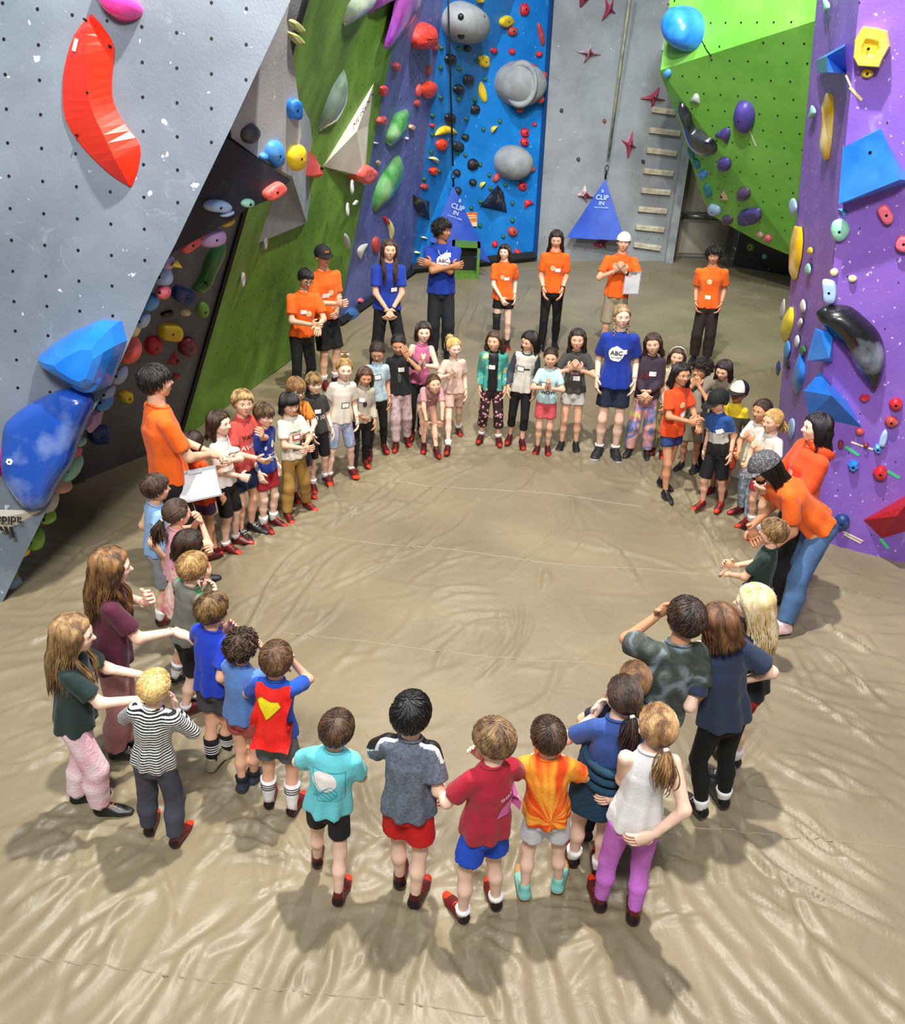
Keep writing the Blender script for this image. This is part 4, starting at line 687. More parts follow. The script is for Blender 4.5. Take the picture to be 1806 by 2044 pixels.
volume(F_purpR, [(1636, 742), (1604, 780), (1616, 830), (1720, 853), (1690, 800)], [(1660, 790, .22)], [(0, 1, 5), (1, 2, 5), (2, 3, 5), (3, 4, 5), (4, 0, 5)], mat('#1f66cc', '#2f7ada', .35, 3), 'long blue triangular volume above the dark-haired woman in the orange hoodie')
volume(F_purpR, [(1723, 1038), (1806, 990), (1850, 1010), (1840, 1050), (1760, 1075)], [(1790, 1030, .25), (1806, 1010, .25)], [(0, 1, 6, 5), (1, 2, 6), (2, 3, 5, 6), (3, 4, 5), (4, 0, 5)], mat('#a81818', '#c42420', .45, 40, .5, 90), 'large red faceted volume low at the right picture edge')
for F, k, x, y, w_, h_, a, c, lb in [(F_purpR, 'r', 1769, 428, 26, 40, -30, 'rose', 'pink rounded plate hold beneath the very large blue volume'), (F_purpR, 'e', 1676, 460, 38, 46, 0, 'mint', 'mint green round dished hold on the purple tower'), (F_purpR, 'r', 1803, 485, 30, 32, 20, 'rose', 'pink block hold cut by the right picture edge'), (F_purpR, 'e', 1665, 543, 16, 15, 0, 'cream', 'small pale yellow button, left of two above the black banana'), (F_purpR, 'e', 1701, 556, 18, 14, 0, 'cream', 'small pale yellow button, right of two above the black banana'),
  (F_purpR, 'r', 1655, 582, 28, 48, 0, 'pblue', 'white and blue upright block above the black banana'), (F_purpR, 'f', 1726, 794, 22, 16, 0, 'red', 'small red pocket hold under the tip of the black banana'), (F_purpR, 'e', 1788, 806, 28, 24, 10, 'red', 'red round hold near the right edge, highest of the low group'), (F_purpR, 'e', 1779, 841, 26, 22, 10, 'brick', 'red round hold just below the highest one of the low group'), (F_purpR, 'e', 1716, 861, 18, 14, 10, 'brick', 'dull red hold at the tip of the blue triangular volume'), (F_purpR, 'f', 1752, 895, 18, 20, 0, 'sky', 'blue knob under the pale blue pinch hold'), (F_purpR, 'r', 1763, 875, 14, 36, 15, 'pblue', 'pale blue pinch hold low on the purple tower'),
  (F_purpR, 'f', 1703, 929, 26, 24, 20, 'blue', 'dull blue wedge hold right of the orange hoodie'), (F_purpR, 'e', 1757, 943, 28, 30, 0, 'red', 'red round hold left of a green tape'), (F_purpR, 'e', 1728, 888, 12, 10, 0, 'maroon', 'small dark red hold behind the cream tape strip'), (F_purpR, 'e', 1680, 1041, 32, 32, 0, 'navy', 'dark blue round knob low on the purple tower'), (F_purpR, 'e', 1678, 887, 12, 18, 0, 'maroon', 'small maroon hold beside the dark curls of the hoodie woman'), (F_purpR, 'c', 1682, 424, 22, 10, 55, 'sky', 'small sky blue hook hold under the very large blue volume'),
  (F_purpL, 'e', 1617, 501, 9, 16, 0, 'yellow', 'small yellow knob low on the left face of the purple tower'), (F_purpL, 'e', 1613, 538, 10, 24, 0, 'mint', 'mint knob low on the left face of the purple tower'), (F_purpL, 'c', 1619, 225, 28, 9, 105, 'mint', 'mint hook hold high on the left face of the purple tower'), (F_purpL, 'c', 1647, 12, 30, 9, 85, 'mint', 'teal-green hook hold at the top of the purple tower'), (F_purpL, 'e', 1603, 611, 10, 26, 0, 'white', 'white teardrop on the left purple face, highest of four'), (F_purpL, 'e', 1597, 645, 8, 20, 10, 'lgrey', 'white teardrop on the left purple face, second of four'), (F_purpL, 'e', 1591, 681, 8, 26, 5, 'white', 'white teardrop on the left purple face, third of four'), (F_purpL, 'e', 1603, 700, 9, 20, 0, 'green', 'dark green knob beside the blue faceted block'), (F_purpL, 'e', 1571, 698, 11, 36, 5, 'sky', 'blue drop hold at the left edge of the purple tower'), (F_purpL, 'e', 1572, 729, 8, 18, 0, 'black', 'small black knob under the blue drop hold'), (F_purpL, 'e', 1554, 735, 8, 30, 5, 'navy', 'narrow dark blue hold on the left rim of the purple tower'), (F_purpL, 'e', 1562, 620, 7, 44, 8, 'lgrey', 'narrow white sliver hold on the left rim of the purple tower'), (F_purpL, 'e', 1580, 855, 12, 40, 5, 'pblue', 'grey-blue oval hold behind the blond girl'),
  (F_purpL, 'e', 1583, 412, 14, 36, 0, 'pblue', 'white and blue ball on the left rim of the purple tower')]:
    H(F, k, x, y, w_, h_, a, c, lb, 'holds on the purple tower')
strip(F_purpL, [((1597, 706), (1599, 705), (1600, 707), .2), ((1590, 730), (1597, 730), (1604, 735), 1), ((1584, 760), (1592, 762), (1602, 758), 1), ((1588, 784), (1590, 787), (1593, 784), .2)], .045, m_b, label='blue spearhead-shaped hold on the left face of the purple tower', smooth=True)
crescent(F_blue if False else F_grey, 1327, 82, 40, 10, 100, hm('white'), .2, 'white crescent hold behind the left edge of the lime overhang')
# ---- hanging lines and banners
def banner(apex, bl, br, d, top, label, lbl2, strapc, dt):
    A = pz(*apex, d); B = pz(*bl, d+.25); Cc = pz(*br, d+.2); n = unit(np.cross(B-A, Cc-A)); n = n if n[1] < 0 else -n
    mb = MB(); V = []; N = 8
    for i in range(N+1):
        for j in range(i+1):
            t = i/N; s = j/max(i, 1); P = A+(B-A)*t*(1-s)+(Cc-A)*t*s; V.append(P-A-n*.06*math.sin(s*3.1)*t)
    f = []; idx = lambda i, j: i*(i+1)//2+j
    for i in range(N):
        for j in range(i+1):
            f.append((idx(i, j), idx(i+1, j), idx(i+1, j+1)))
            if j < i: f.append((idx(i, j), idx(i+1, j+1), idx(i, j+1)))
    V2 = V+[v-n*-.006 for v in V]; f2 = f+[tuple(q+len(V) for q in t[::-1]) for t in f]
    o = root('gate_banner', A, label, 'banner')
    link('fabric', new_mesh(V2, f2, True), mat('#1440a8', '#1c4fc0', .55, 3), o)
    ux = unit(Cc-B); uy = unit(A-(.5*(B+Cc))); uy = unit(uy-ux*(uy @ ux)); mb = MB(); c = A+(.5*(B+Cc)-A)*.40
    for k, (s, z, yy) in enumerate([('CLIP', .13, .10), ('IN', .11, -.01), ('', .035, -.09)]):
        if k == 2: s = 'CLIP IN TO CLIMB'
        tv, tf = textmesh(s, z, True); mb.add([c-A+ux*p[0]+uy*(p[1]+yy)+n*.02 for p in tv], tf)
    tv, tf = textmesh('8', .09, True); mb.add([c-A+ux*p[0]+uy*(p[1]+.22)+n*.02 for p in tv], tf)
    link('lettering', mb.mesh(), mat('#a9c4e8'), o)
    Tt = pz(*top, dt); mb = MB(); M2 = A+(Tt-A)*.12; ring(mb, (M2-A)*.5, n, .035, .009, 0, 12, 5, 1.5); mb.tube([(0, 0, 0), (M2-A)*.4], .02, 6); link('carabiner', mb.mesh(True), mat('#2a2c30', None, .3, metal=.8), o)
    mb = MB(); mb.tube([M2-A, (M2-A)*.5+.5*(Tt-A), Tt-A], .016 if strapc == 0 else .028, 5, flat=1 if strapc == 0 else .3); link('rope', mb.mesh(True), mat('#101216') if strapc == 0 else mat('#9a9470', '#6a6a62', .7, 6), None, lbl2, 'rope', loc=tuple(A))
banner((1208, 357), (1131, 474), (1247, 480), 16.6, (1262, -40), 'blue triangular fabric gate with white lettering on the grey wall', 'pale webbing strap holding up the blue banner on the grey wall', 1, 14.7)
banner((905, 372), (858, 482), (978, 524), 15.6, (893, -40), 'dark blue triangular fabric gate behind the curly-haired man', 'black rope hanging down in front of the blue wall', 0, 12.6)
# green crate-like box behind the man with crossed arms
P = gr(928, 552); o = root('crash_box', P, 'lime green box with dark opening on the floor behind the curly-haired man', 'box'); mb = MB(); mb.box((-.35, -.25, 0), (-.28, .25, .75)); mb.box((.28, -.25, 0), (.35, .25, .75)); mb.box((-.35, -.25, .68), (.35, .25, .75)); mb.box((-.35, .2, 0), (.35, .25, .7)); mb.box((-.3, -.22, 0), (.3, .2, .12))
link('box_shell', mb.mesh(), mat('#5c8c2c', '#4c7a22', .5, 4), o); o.scale = (.75, .8, .85); mb = MB(); mb.box((-.27, .1, .12), (.27, .19, .66)); link('box_inside', mb.mesh(), mat('#15181a'), o)
# pale pad corner by the periwinkle wall
# turn '@...' labels into ones that single out
def place_labels():
    by = {}
    for o in bpy.data.objects:
        if str(o.get('label', '')).startswith('@'): by.setdefault(o['label'], []).append(o)
    ordn = ['highest', 'second highest', 'third highest', 'fourth highest', 'fifth highest', 'sixth highest', 'seventh highest', 'eighth highest', 'ninth highest', 'tenth highest']
    num = lambda i: ordn[i] if i < 10 else ('%d%s highest' % (i+1, {1: 'st', 2: 'nd', 3: 'rd'}.get((i+1) % 10 if not 10 < (i+1) % 100 < 14 else 0, 'th')))
    for lb, os_ in by.items():
        t = lb[1:]
        if len(os_) == 1: os_[0]['label'] = 'the only '+t; continue
        xs = sorted(os_, key=lambda o: o.location.x); k = 1 if len(os_) <= 10 else 3; names = [''] if k == 1 else ['left third', 'middle', 'right third']
        for g in range(k):
            part = xs[g*len(xs)//k:(g+1)*len(xs)//k]
            for i, o in enumerate(sorted(part, key=lambda o: -o.location.z)):
                o['label'] = t+(', ' if k == 1 else ', '+names[g]+', ')+num(i)+(' of %d' % len(part))
place_labels()
# ------------------------------------------------------------------ implicit surfaces -> one continuous mesh
def rcone(a, b, ra, rb):
    a = np.asarray(a, float); b = np.asarray(b, float); ba = b-a; L2 = ba @ ba+1e-9; r = max(ra, rb)
    def f(P):
        t = np.clip((P-a) @ ba/L2, 0, 1); return np.linalg.norm(P-a-t[:, None]*ba, axis=1)-(ra+(rb-ra)*t)
    return f, np.minimum(a, b)-r, np.maximum(a, b)+r
def ellip(c, r, R=None):
    c = np.asarray(c, float); r = np.asarray(r, float); m = r.min()
    def f(P):
        q = P-c
        if R is not None: q = q @ R
        return (np.linalg.norm(q/r, axis=1)-1)*m
    return f, c-r.max(), c+r.max()
def loft(rings):
    cs = [np.asarray(q[0], float) for q in rings]; rm = max(max(q[2], q[3]) for q in rings)*1.15
    def f(P):
        best = None
        for (c0, u0, a0, b0), (c1, u1, a1, b1) in zip(rings[:-1], rings[1:]):
            c0 = np.asarray(c0); ax = np.asarray(c1)-c0; L = np.linalg.norm(ax); n = ax/L; t = np.clip((P-c0) @ n/L, 0, 1)
            u = np.asarray(u0)[None]*(1-t[:, None])+np.asarray(u1)[None]*t[:, None]; u = u-(u @ n)[:, None]*n; u /= np.linalg.norm(u, axis=1)[:, None]
            g = np.cross(n, u); rel = P-(c0+t[:, None]*ax); a = a0+(a1-a0)*t; b = b0+(b1-b0)*t; mn = np.minimum(a, b)
            d = (np.sqrt(((rel*u).sum(1)/a)**2+((rel*g).sum(1)/b)**2+(rel @ n/(mn*.8))**2)-1)*mn
            best = d if best is None else np.minimum(best, d)
        return best
    return f, np.min(cs, 0)-rm, np.max(cs, 0)+rm
class Field:
    def __init__(s, prims, h, pad=.03):
        lo = np.min([p[1] for p in prims], 0)-pad; hi = np.max([p[2] for p in prims], 0)+pad
        s.h = h; s.lo = lo; s.n = np.ceil((hi-lo)/h).astype(int)+2; s.F = np.full(s.n, 1.0)
        s.ax = [lo[i]+h*np.arange(s.n[i]) for i in range(3)]
    def add(s, prim, k=.02, sub=False):
        f, lo, hi = prim; m = k+.012+s.h*2
        i0 = np.maximum(((lo-m-s.lo)/s.h).astype(int), 0); i1 = np.minimum(((hi+m-s.lo)/s.h).astype(int)+2, s.n)
        if (i1 <= i0).any(): return
        sl = tuple(slice(a, b) for a, b in zip(i0, i1)); G = np.stack(np.meshgrid(*[s.ax[i][sl[i]] for i in range(3)], indexing='ij'), -1)
        d = f(G.reshape(-1, 3)).reshape(G.shape[:3]); a = s.F[sl]
        if sub: hh = np.maximum(k-np.abs(a+d), 0)/k; s.F[sl] = np.maximum(a, -d)+hh*hh*k/4
        else: hh = np.maximum(k-np.abs(a-d), 0)/k; s.F[sl] = np.minimum(a, d)-hh*hh*k/4
    def cut(s, fn):
        G = np.stack(np.meshgrid(*s.ax, indexing='ij'), -1).reshape(-1, 3); s.F = np.maximum(s.F, fn(G).reshape(s.F.shape))
    def mesh(s):
        F = s.F; S = F < 0; nx, ny, nz = F.shape
        c = sum(S[i:nx-1+i, j:ny-1+j, k:nz-1+k].astype(np.int8) for i in (0, 1) for j in (0, 1) for k in (0, 1))
        act = np.argwhere((c > 0) & (c < 8)); idm = -np.ones((nx-1, ny-1, nz-1), int); idm[tuple(act.T)] = np.arange(len(act))
        off = np.array([(i, j, k) for i in (0, 1) for j in (0, 1) for k in (0, 1)]); V8 = np.stack([F[tuple((act+o).T)] for o in off], 1)
        acc = np.zeros((len(act), 3)); cnt = np.zeros(len(act))
        for a in range(8):
            for b in range(a+1, 8):
                if np.abs(off[a]-off[b]).sum() != 1: continue
                x = (V8[:, a] < 0) != (V8[:, b] < 0); t = V8[x, a]/(V8[x, a]-V8[x, b]); acc[x] += off[a]+t[:, None]*(off[b]-off[a]); cnt[x] += 1
        V = s.lo+s.h*(act+acc/cnt[:, None]); Q = []
        for ax in range(3):
            o = [0, 0, 0]; o[ax] = 1; A = S[:-1, :-1, :-1]; B = S[tuple(slice(o[i], S.shape[i]-1+o[i]) for i in range(3))]
            e = np.argwhere(A != B); b1, b2 = [(1, 2), (2, 0), (0, 1)][ax]; e = e[(e[:, b1] > 0) & (e[:, b2] > 0)]
            d1 = np.zeros(3, int); d1[b1] = 1; d2 = np.zeros(3, int); d2[b2] = 1
            q = np.stack([idm[tuple((e-d1-d2).T)], idm[tuple((e-d2).T)], idm[tuple(e.T)], idm[tuple((e-d1).T)]], 1)
            fl = ~S[tuple(e.T)]; q[fl] = q[fl][:, ::-1]; Q.append(q)
        Q = np.concatenate(Q); Q = Q[(Q >= 0).all(1)]; return V, Q
def np_mesh(V, Fq, midx=None, smooth=True):
    me = bpy.data.meshes.new('m'); V = np.asarray(V); Fq = np.asarray(Fq); me.vertices.add(len(V)); me.vertices.foreach_set('co', V.ravel().astype(np.float32))
    me.loops.add(Fq.size); me.loops.foreach_set('vertex_index', Fq.ravel().astype(np.int32)); me.polygons.add(len(Fq))
    me.polygons.foreach_set('loop_start', np.arange(0, Fq.size, Fq.shape[1], dtype=np.int32)); me.polygons.foreach_set('use_smooth', np.full(len(Fq), smooth))
    if midx is not None: me.polygons.foreach_set('material_index', np.asarray(midx, dtype=np.int32))
    me.update(calc_edges=True); me.validate(); return me
def wrinkle(V, amp, freq, seed, drop=None):
    r = np.random.default_rng(seed); d = np.zeros(len(V))
    for i in range(7):
        k = r.normal(size=3)*freq*(.5+.35*i); k[2] *= .8; d += np.sin(V @ k+r.uniform(0, 6.3)+1.2*np.sin(V @ (r.normal(size=3)*freq*.5)))/(1+.5*i)
    return d*amp/2.5

# ------------------------------------------------------------------ head (local units: head height = 1, +y front)
def build_head():
    pr = [ellip((0, -.07, .10), (.365, .44, .40)), ellip((0, .08, -.12), (.285, .30, .34)), rcone((0, .10, -.24), (0, .20, -.37), .20, .105), rcone((-.15, .06, -.22), (.15, .06, -.22), .13, .13),
          rcone((0, .355, .02), (0, .435, -.10), .028, .052), rcone((-.04, .37, -.12), (.04, .37, -.12), .03, .03), rcone((-.17, .30, .095), (.17, .30, .095), .05, .05), rcone((-.075, .335, -.235), (.075, .335, -.235), .034, .034), rcone((-.06, .325, -.275), (.06, .325, -.275), .036, .036),
          ellip((-.17, .22, -.08), (.11, .10, .10)), ellip((.17, .22, -.08), (.11, .10, .10))]
    h = .030; F = Field(pr+[ellip((0, 0, 0), (.5, .6, .6))], h)
    for p, k in zip(pr, (.05, .12, .10, .10, .05, .04, .08, .03, .03, .12, .12)): F.add(p, k)
    for s in (-1, 1):
        F.add(ellip((s*.145, .40, .01), (.075, .07, .045)), .05, True)
        R = np.array([[math.cos(.35), -s*math.sin(.35), 0], [s*math.sin(.35), math.cos(.35), 0], [0, 0, 1]])
        F.add(ellip((s*.375, -.03, -.04), (.035, .075, .115), R), .03)
    F.add(rcone((-.06, .385, -.253), (.06, .385, -.253), .012, .012), .02, True)
    V, Q = F.mesh(); c = V[Q].mean(1)
    mi = np.zeros(len(Q), int); mb = MB()
    mb.tube([(-.082, .335, -.248), (-.045, .366, -.236), (0, .374, -.241), (.045, .366, -.236), (.082, .335, -.248)], [.006, .015, .014, .015, .006], 6, 1); mb.tube([(-.075, .335, -.252), (-.04, .362, -.268), (0, .368, -.273), (.04, .362, -.268), (.075, .335, -.252)], [.006, .016, .019, .016, .006], 6, 1)
    for s in (-1, 1):
        mb.ball((s*.145, .300, .008), (.072, .062, .052), 2, 10, 6); mb.ball((s*.145, .348, .004), (.032, .018, .036), 3, 8, 4)
        mb.tube([(s*.225, .30, .085), (s*.17, .355, .115), (s*.10, .37, .115), (s*.06, .365, .10)], [.008, .014, .016, .010], 5, 4)
        mb.tube([(s*.215, .30, .025), (s*.145, .357, .050), (s*.08, .34, .028)], [.006, .009, .006], 4, 4)
    return V, Q, mi, mb
HEAD = build_head()
def to_quads(mb):
    f = np.array([tuple(q) if len(q) == 4 else (tuple(q)+(q[-1],)*(4-len(q)) if len(q) < 4 else None) for q in mb.f if len(q) <= 4]); m = [m for q, m in zip(mb.f, mb.m) if len(q) <= 4]; return np.array(mb.v), f, m
HV, HQ, HM, _hx = HEAD
_hx.f = [q if len(q) != 5 else q for q in _hx.f]
HXV, HXF, HXM = np.array(_hx.v), _hx.f, _hx.m

# ------------------------------------------------------------------ hair (local head units), shared between people of one style
SKC = np.array([0, -.07, .10]); SKR = np.array([.385, .462, .425])
def hairline(y, bang):
    return float(np.interp(y, [-.6, -.42, -.2, -.08, .02, .14, .30, .45], [-.26, -.26, -.22, -.10, -.05, .12, bang, bang]))
PA = unit((0, -.30, .95)); PB = np.array([1., 0, 0]); PC = np.cross(PA, PB)   # PC points to -y-ish
def scalp(phi, tau, k=1.0, pa=PA):
    d = math.cos(tau)*pa+math.sin(tau)*(math.cos(phi)*PB+math.sin(phi)*(-PC if False else PC))
    return SKC+d*SKR*k/np.linalg.norm(d)
def tmax(phi, bang):
    for i in range(8, 60):
        t = i*.05; p = scalp(phi, t)
        if p[2] < hairline(p[1], bang): return t
    return 2.6
def build_hair(style):
    st, *opt = style.split('+'); rs = np.random.default_rng(sum(map(ord, style))); mb = MB(); bang = .26
    if st in ('long', 'wavy', 'bob'): bang = .31
    if 'bangs' in opt: bang = .15
    if st in ('bowl',): bang = .13
    if st in ('pony', 'braids', 'bun'): bang = .34
    N = 40; K = 8; puff = {'buzz': 1.02, 'short': 1.07, 'bowl': 1.10, 'curly': 1.10, 'long': 1.06, 'wavy': 1.07, 'bob': 1.09, 'pony': 1.04, 'braids': 1.04, 'bun': 1.04, 'afro': 1.14, 'spiky': 1.08}[st]
    tm = [tmax(2*math.pi*i/N, bang) for i in range(N)]; vs = []
    for k in range(K+1):
        for i in range(N):
            t = tm[i]*k/K; e = puff if k < K else .985; vs.append(scalp(2*math.pi*i/N, t, e*(1+.006*rs.normal()) if 0 < k < K else e))
    fs = [(k*N+i, (k+1)*N+i, (k+1)*N+(i+1) % N, k*N+(i+1) % N) for k in range(K) for i in range(N)]
    nc = np.cross(np.array(vs[N+0])-np.array(vs[0]), np.array(vs[N+1])-np.array(vs[0]))
    if nc @ (vs[N]-SKC) < 0: fs = [f[::-1] for f in fs]
    mb.add(vs, fs, 0)
    side = None
    def lock(pts, r, m=None): mb.tube(pts, r, 4, 0 if m is None else m, flat=.45)
    if st in ('short', 'bowl', 'buzz', 'spiky', 'curly', 'afro'):
        n = {'short': 520, 'bowl': 520, 'buzz': 420, 'spiky': 480, 'curly': 420, 'afro': 460}[st]
        for q in range(n):
            phi = rs.uniform(0, 2*math.pi); i = int(phi/(2*math.pi)*N) % N; T = tm[i]; over = {'buzz': 0, 'short': .07, 'bowl': .16, 'spiky': .05, 'curly': .08, 'afro': .08}[st]
            t0 = T*rs.uniform(.0, .85)**.7; t1 = min(T+over, t0+rs.uniform(.35, .7)*(1 if st != 'buzz' else .4)); pts = []; sw = rs.normal(0, .13); lift = rs.uniform(.0, .03)
            for j in range(5):
                u = j/4; t = t0+(t1-t0)*u; kk = puff+.012+(.05*lift*20*math.sin(u*2.6) if st in ('short', 'spiky') else .015*math.sin(u*3.1))
                if st == 'spiky': kk += .09*u*(rs.random() if j == 4 else .5)
                p = scalp(phi+sw*u+.25*(T-t), t, kk)
                if st in ('curly', 'afro'): p = p+rs.normal(0, .045 if st == 'curly' else .055, 3)
                pts.append(p)
            lock(pts, ([.006, .019, .021, .015, .003] if st != 'buzz' else [.004, .011, .011, .008, .002]) if st not in ('curly', 'afro') else [.01, .024, .028, .022, .008])
    elif st in ('long', 'wavy', 'bob'):
        L = {'long': 1.35, 'wavy': 1.45, 'bob': .62}[st]
        if 'xl' in opt: L = 1.7
        if 'md' in opt: L = .75
        TQ = [next((t*.04 for t in range(5, 70) if scalp(2*math.pi*i/N, t*.04)[2] < SKC[2]-.03), 2.4) for i in range(N)]
        for q in range(620):
            phi = rs.uniform(0, 2*math.pi); i = int(phi/(2*math.pi)*N) % N; e = scalp(phi, tm[i]); T = min(tm[i], TQ[i]) if e[1] < .2 else tm[i]
            front = e[1] > .20; t0 = T*rs.uniform(0, .7); pts = []
            for j in range(5):
                u = j/4; pts.append(scalp(phi+.12*math.sin(q), t0+(T-t0)*u, puff+.015+.012*math.sin(3.1*u)))
            if front:
                if 'bangs' in opt: lock(pts, [.006, .018, .02, .018, .004])
                else:   # swept aside past the temples
                    s = 1 if pts[-1][0] > 0 else -1; a = pts[int(rs.integers(0, 3))]; jx = rs.normal(0, .02, 3); b = SKC+np.array([s*.405, .07, .0])+jx; m1 = .5*(a+b)-SKC; m1 = SKC+m1/np.linalg.norm(m1/SKR)*1.10; c = SKC+np.array([s*.40, -.04, -.42])+jx; lock([a, m1, b, c]+([c+np.array([0, .03, -.5*L])] if st != 'bob' else []), [.006, .02, .022, .02]+([.006] if st != 'bob' else []))
                continue
            end = pts[-1]; s = end.copy(); wv = rs.uniform(0, 6.3); n = 6; LL = L*rs.uniform(.75, 1.05); ox = rs.normal(0, .05)
            out = unit([end[0], end[1]+.05, 0])
            for j in range(1, n+1):
                u = j/n; z = end[2]-LL*u; spread = .02+.008*j if st != 'bob' else .03*(1-u)
                yb = -.10*min(1, max(0, (-.40-z)/.3)) if end[1] < -.02 else 0
                wob = (.06 if st == 'wavy' else .018)*math.sin(wv+u*9)
                pts.append(np.array([end[0]*(1.0-.10*math.sin(u*3.1)*(LL > .5))+out[0]*spread+wob+ox*u, (end[1]*(1-.12*u) if end[1] < 0 else end[1]*(1-min(1, 2.2*u))-.05*u)+out[1]*spread*(end[1] < 0)+yb+wob*.5, z]))
            lock(pts, [.006, .018, .021, .023]+[.024]*(len(pts)-6)+[.017, .004])
    if st == 'long' and 'xl' in opt or st == 'wavy' and 'xl' in opt:
        for q in range(90):
            s = 1 if q % 2 else -1; jx = rs.normal(0, .03, 3); x = s*rs.uniform(.26, .42); z1 = -rs.uniform(1.3, 1.9); lock([SKC+np.array([s*.40, -.02, .0])+jx*.3, np.array([s*.41, .0, -.35])+jx*.5, np.array([x, .16, -.72])+jx, np.array([x*.95, .36, -1.0])+jx, np.array([x*.9, .40, .5*(z1-1.0)])+jx, np.array([x*.85+.02*math.sin(q), .40, z1])+jx], [.018, .024, .026, .026, .022, .004])
    if st in ('pony', 'braids', 'bun'):
        tie = SKC+np.array([0, -.50, .0]) if 'low' not in opt else SKC+np.array([0, -.46, -.20])
        if 'high' in opt: tie = SKC+np.array([0, -.36, .36])
        if 'side' in opt: tie = SKC+np.array([-.12, -.44, -.12])
        if st == 'bun': tie = SKC+np.array([0, -.12, .50])
        tds = [tie] if st != 'braids' else [SKC+np.array([-.34, -.16, -.26]), SKC+np.array([.34, -.16, -.26])]
        for q in range(460):
            phi = rs.uniform(0, 2*math.pi); i = int(phi/(2*math.pi)*N) % N; a = scalp(phi, tm[i]*rs.uniform(.25, 1))-SKC; T = tds[0] if len(tds) == 1 else (tds[0] if a[0] < 0 else tds[1]); b = T-SKC; pts = []
            for j in range(6):
                u = j/5; d = a*(1-u)+b*u; d = d/np.linalg.norm(d/SKR); k = puff+.012+.01*math.sin(3*u); pts.append(SKC+d*k if u < .8 else (SKC+d*k)*(1-(u-.8)*5)+T*((u-.8)*5))
            lock(pts, [.005, .016, .018, .018, .015, .010])
        for T in tds:
            o = unit(T-SKC)
            if st == 'bun':
                for q in range(36):
                    c = T+o*.06+rs.normal(0, .05, 3); d = unit(rs.normal(size=3)); e = unit(np.cross(d, o)); lock([c+(math.cos(t)*d+math.sin(t)*e)*.09 for t in np.linspace(0, 4, 6)], .03)
                mb.ball(T+o*.05, (.12, .12, .10), 0, 8, 6)
            elif st == 'pony':
                L = .85 if 'short' not in opt else .45
                if 'long' in opt: L = 1.3
                for q in range(130):
                    sp = rs.normal(0, .045, 3); n = 8; wv = rs.uniform(0, 6); LL = L*rs.uniform(.7, 1.05); pts = []
                    for j in range(n):
                        u = j/(n-1); pts.append(T+o*(.02+.20*math.sin(min(1, u*2.2)*1.57))+np.array([0, 0, -LL*u])+sp*(.3+2.2*math.sin(u*2.4))+np.array([math.sin(wv+u*7), math.cos(wv+u*6), 0])*.02)
                    lock(pts, [.01, .018, .021, .021, .021, .018, .012, .003])
                mb.tube([T+o*.03, T+o*.09], .065, 10, 1, side=np.array([1., 0, 0]) if abs(o[0]) < .9 else None)
            else:
                p = T.copy()
                for j in range(14):
                    z = p[2]-.085*j; c = np.array([p[0]*(1.0-.015*j), p[1]+min(.36, .11*j) if True else 0, z]); mb.ball(c+np.array([.018*(-1)**j, 0, 0]), (.058, .05, .062), 0, 7, 5)
                mb.tube([c+(0, 0, -.03), c+(0, 0, -.07)], .04, 8, 1); mb.tube([c+(0, 0, -.06), c+(0, 0, -.22)], [.045, .02], 7, 0)
    return mb.mesh(True)
_hair = {}
def hair_mesh(style):
    if style not in _hair:
        me = build_hair(style); me.name = 'hair'; me.materials.append(mat('#222222')); me.materials.append(mat('#eeeeee')); _hair[style] = me
    return _hair[style]
def hairmat(c, c2=None):
    return mat(c, c2 or tuple(min(1, x*2.2+.01) for x in lin(c)), .38, 5, .35, 60, spec=.6, stretch=(1, 1, .35), lo=.4, hi=.7)

# ------------------------------------------------------------------ shoes (local units: foot length = 1, toe +y, sole z=0)
def build_shoe(kind):
    h = .036
    if kind == 'climb': pr = [loft([((0, -.22, .13), (1, 0, 0), .15, .13), ((0, .05, .13), (1, 0, 0), .165, .14), ((.015, .35, .10), (1, 0, 0), .185, .11), ((.03, .62, .075), (1, 0, 0), .10, .075)]), rcone((0, -.17, .15), (0, -.12, .36), .14, .13), rcone((0, .0, .22), (0, .22, .14), .13, .12)]
    else: pr = [loft([((0, -.25, .12), (1, 0, 0), .17, .13), ((0, .05, .12), (1, 0, 0), .18, .14), ((.01, .35, .11), (1, 0, 0), .20, .12), ((.02, .62, .09), (1, 0, 0), .16, .10)]), rcone((0, -.17, .15), (0, -.14, .34), .155, .14), rcone((0, .0, .24), (0, .25, .16), .14, .13)]
    F = Field(pr, h, .06)
    for p in pr: F.add(p, .06)
    F.cut(lambda P: -P[:, 2]); F.cut(lambda P: P[:, 2]-(.40 if kind == 'climb' else .38)+P[:, 1]*.25)
    V, Q = F.mesh(); c = V[Q].mean(1)
    if kind == 'climb': mi = np.where((c[:, 1] > .56-.8*(c[:, 2]-.05)) | (c[:, 2] < .045), 1, np.where((c[:, 1] < -.18) & (c[:, 2] < .3), 2, 0))
    else: mi = np.where(c[:, 2] < .10, 1, np.where(c[:, 1] > .38, 2, 0))
    me = np_mesh(V, Q, mi); me.name = 'shoe'
    for _ in range(3): me.materials.append(mat('#222222'))
    mb = MB()
    for i in range(4):
        y = .08+.085*i; z = .335-.052*i; mb.tube([(-.09, y, z-.03), (0, y+.02, z+.012), (.09, y, z-.03)], .014, 5)
    mb.tube([(0, .07, .34), (-.08, .0, .36), (-.12, .08, .3)], .012, 4); mb.tube([(0, .07, .34), (.08, .0, .36), (.12, .08, .3)], .012, 4)
    lace = mb.mesh(True); lace.materials.append(mat('#eeeeee')); return me, lace
SHOE = {k: build_shoe(k) for k in ('climb', 'run')}
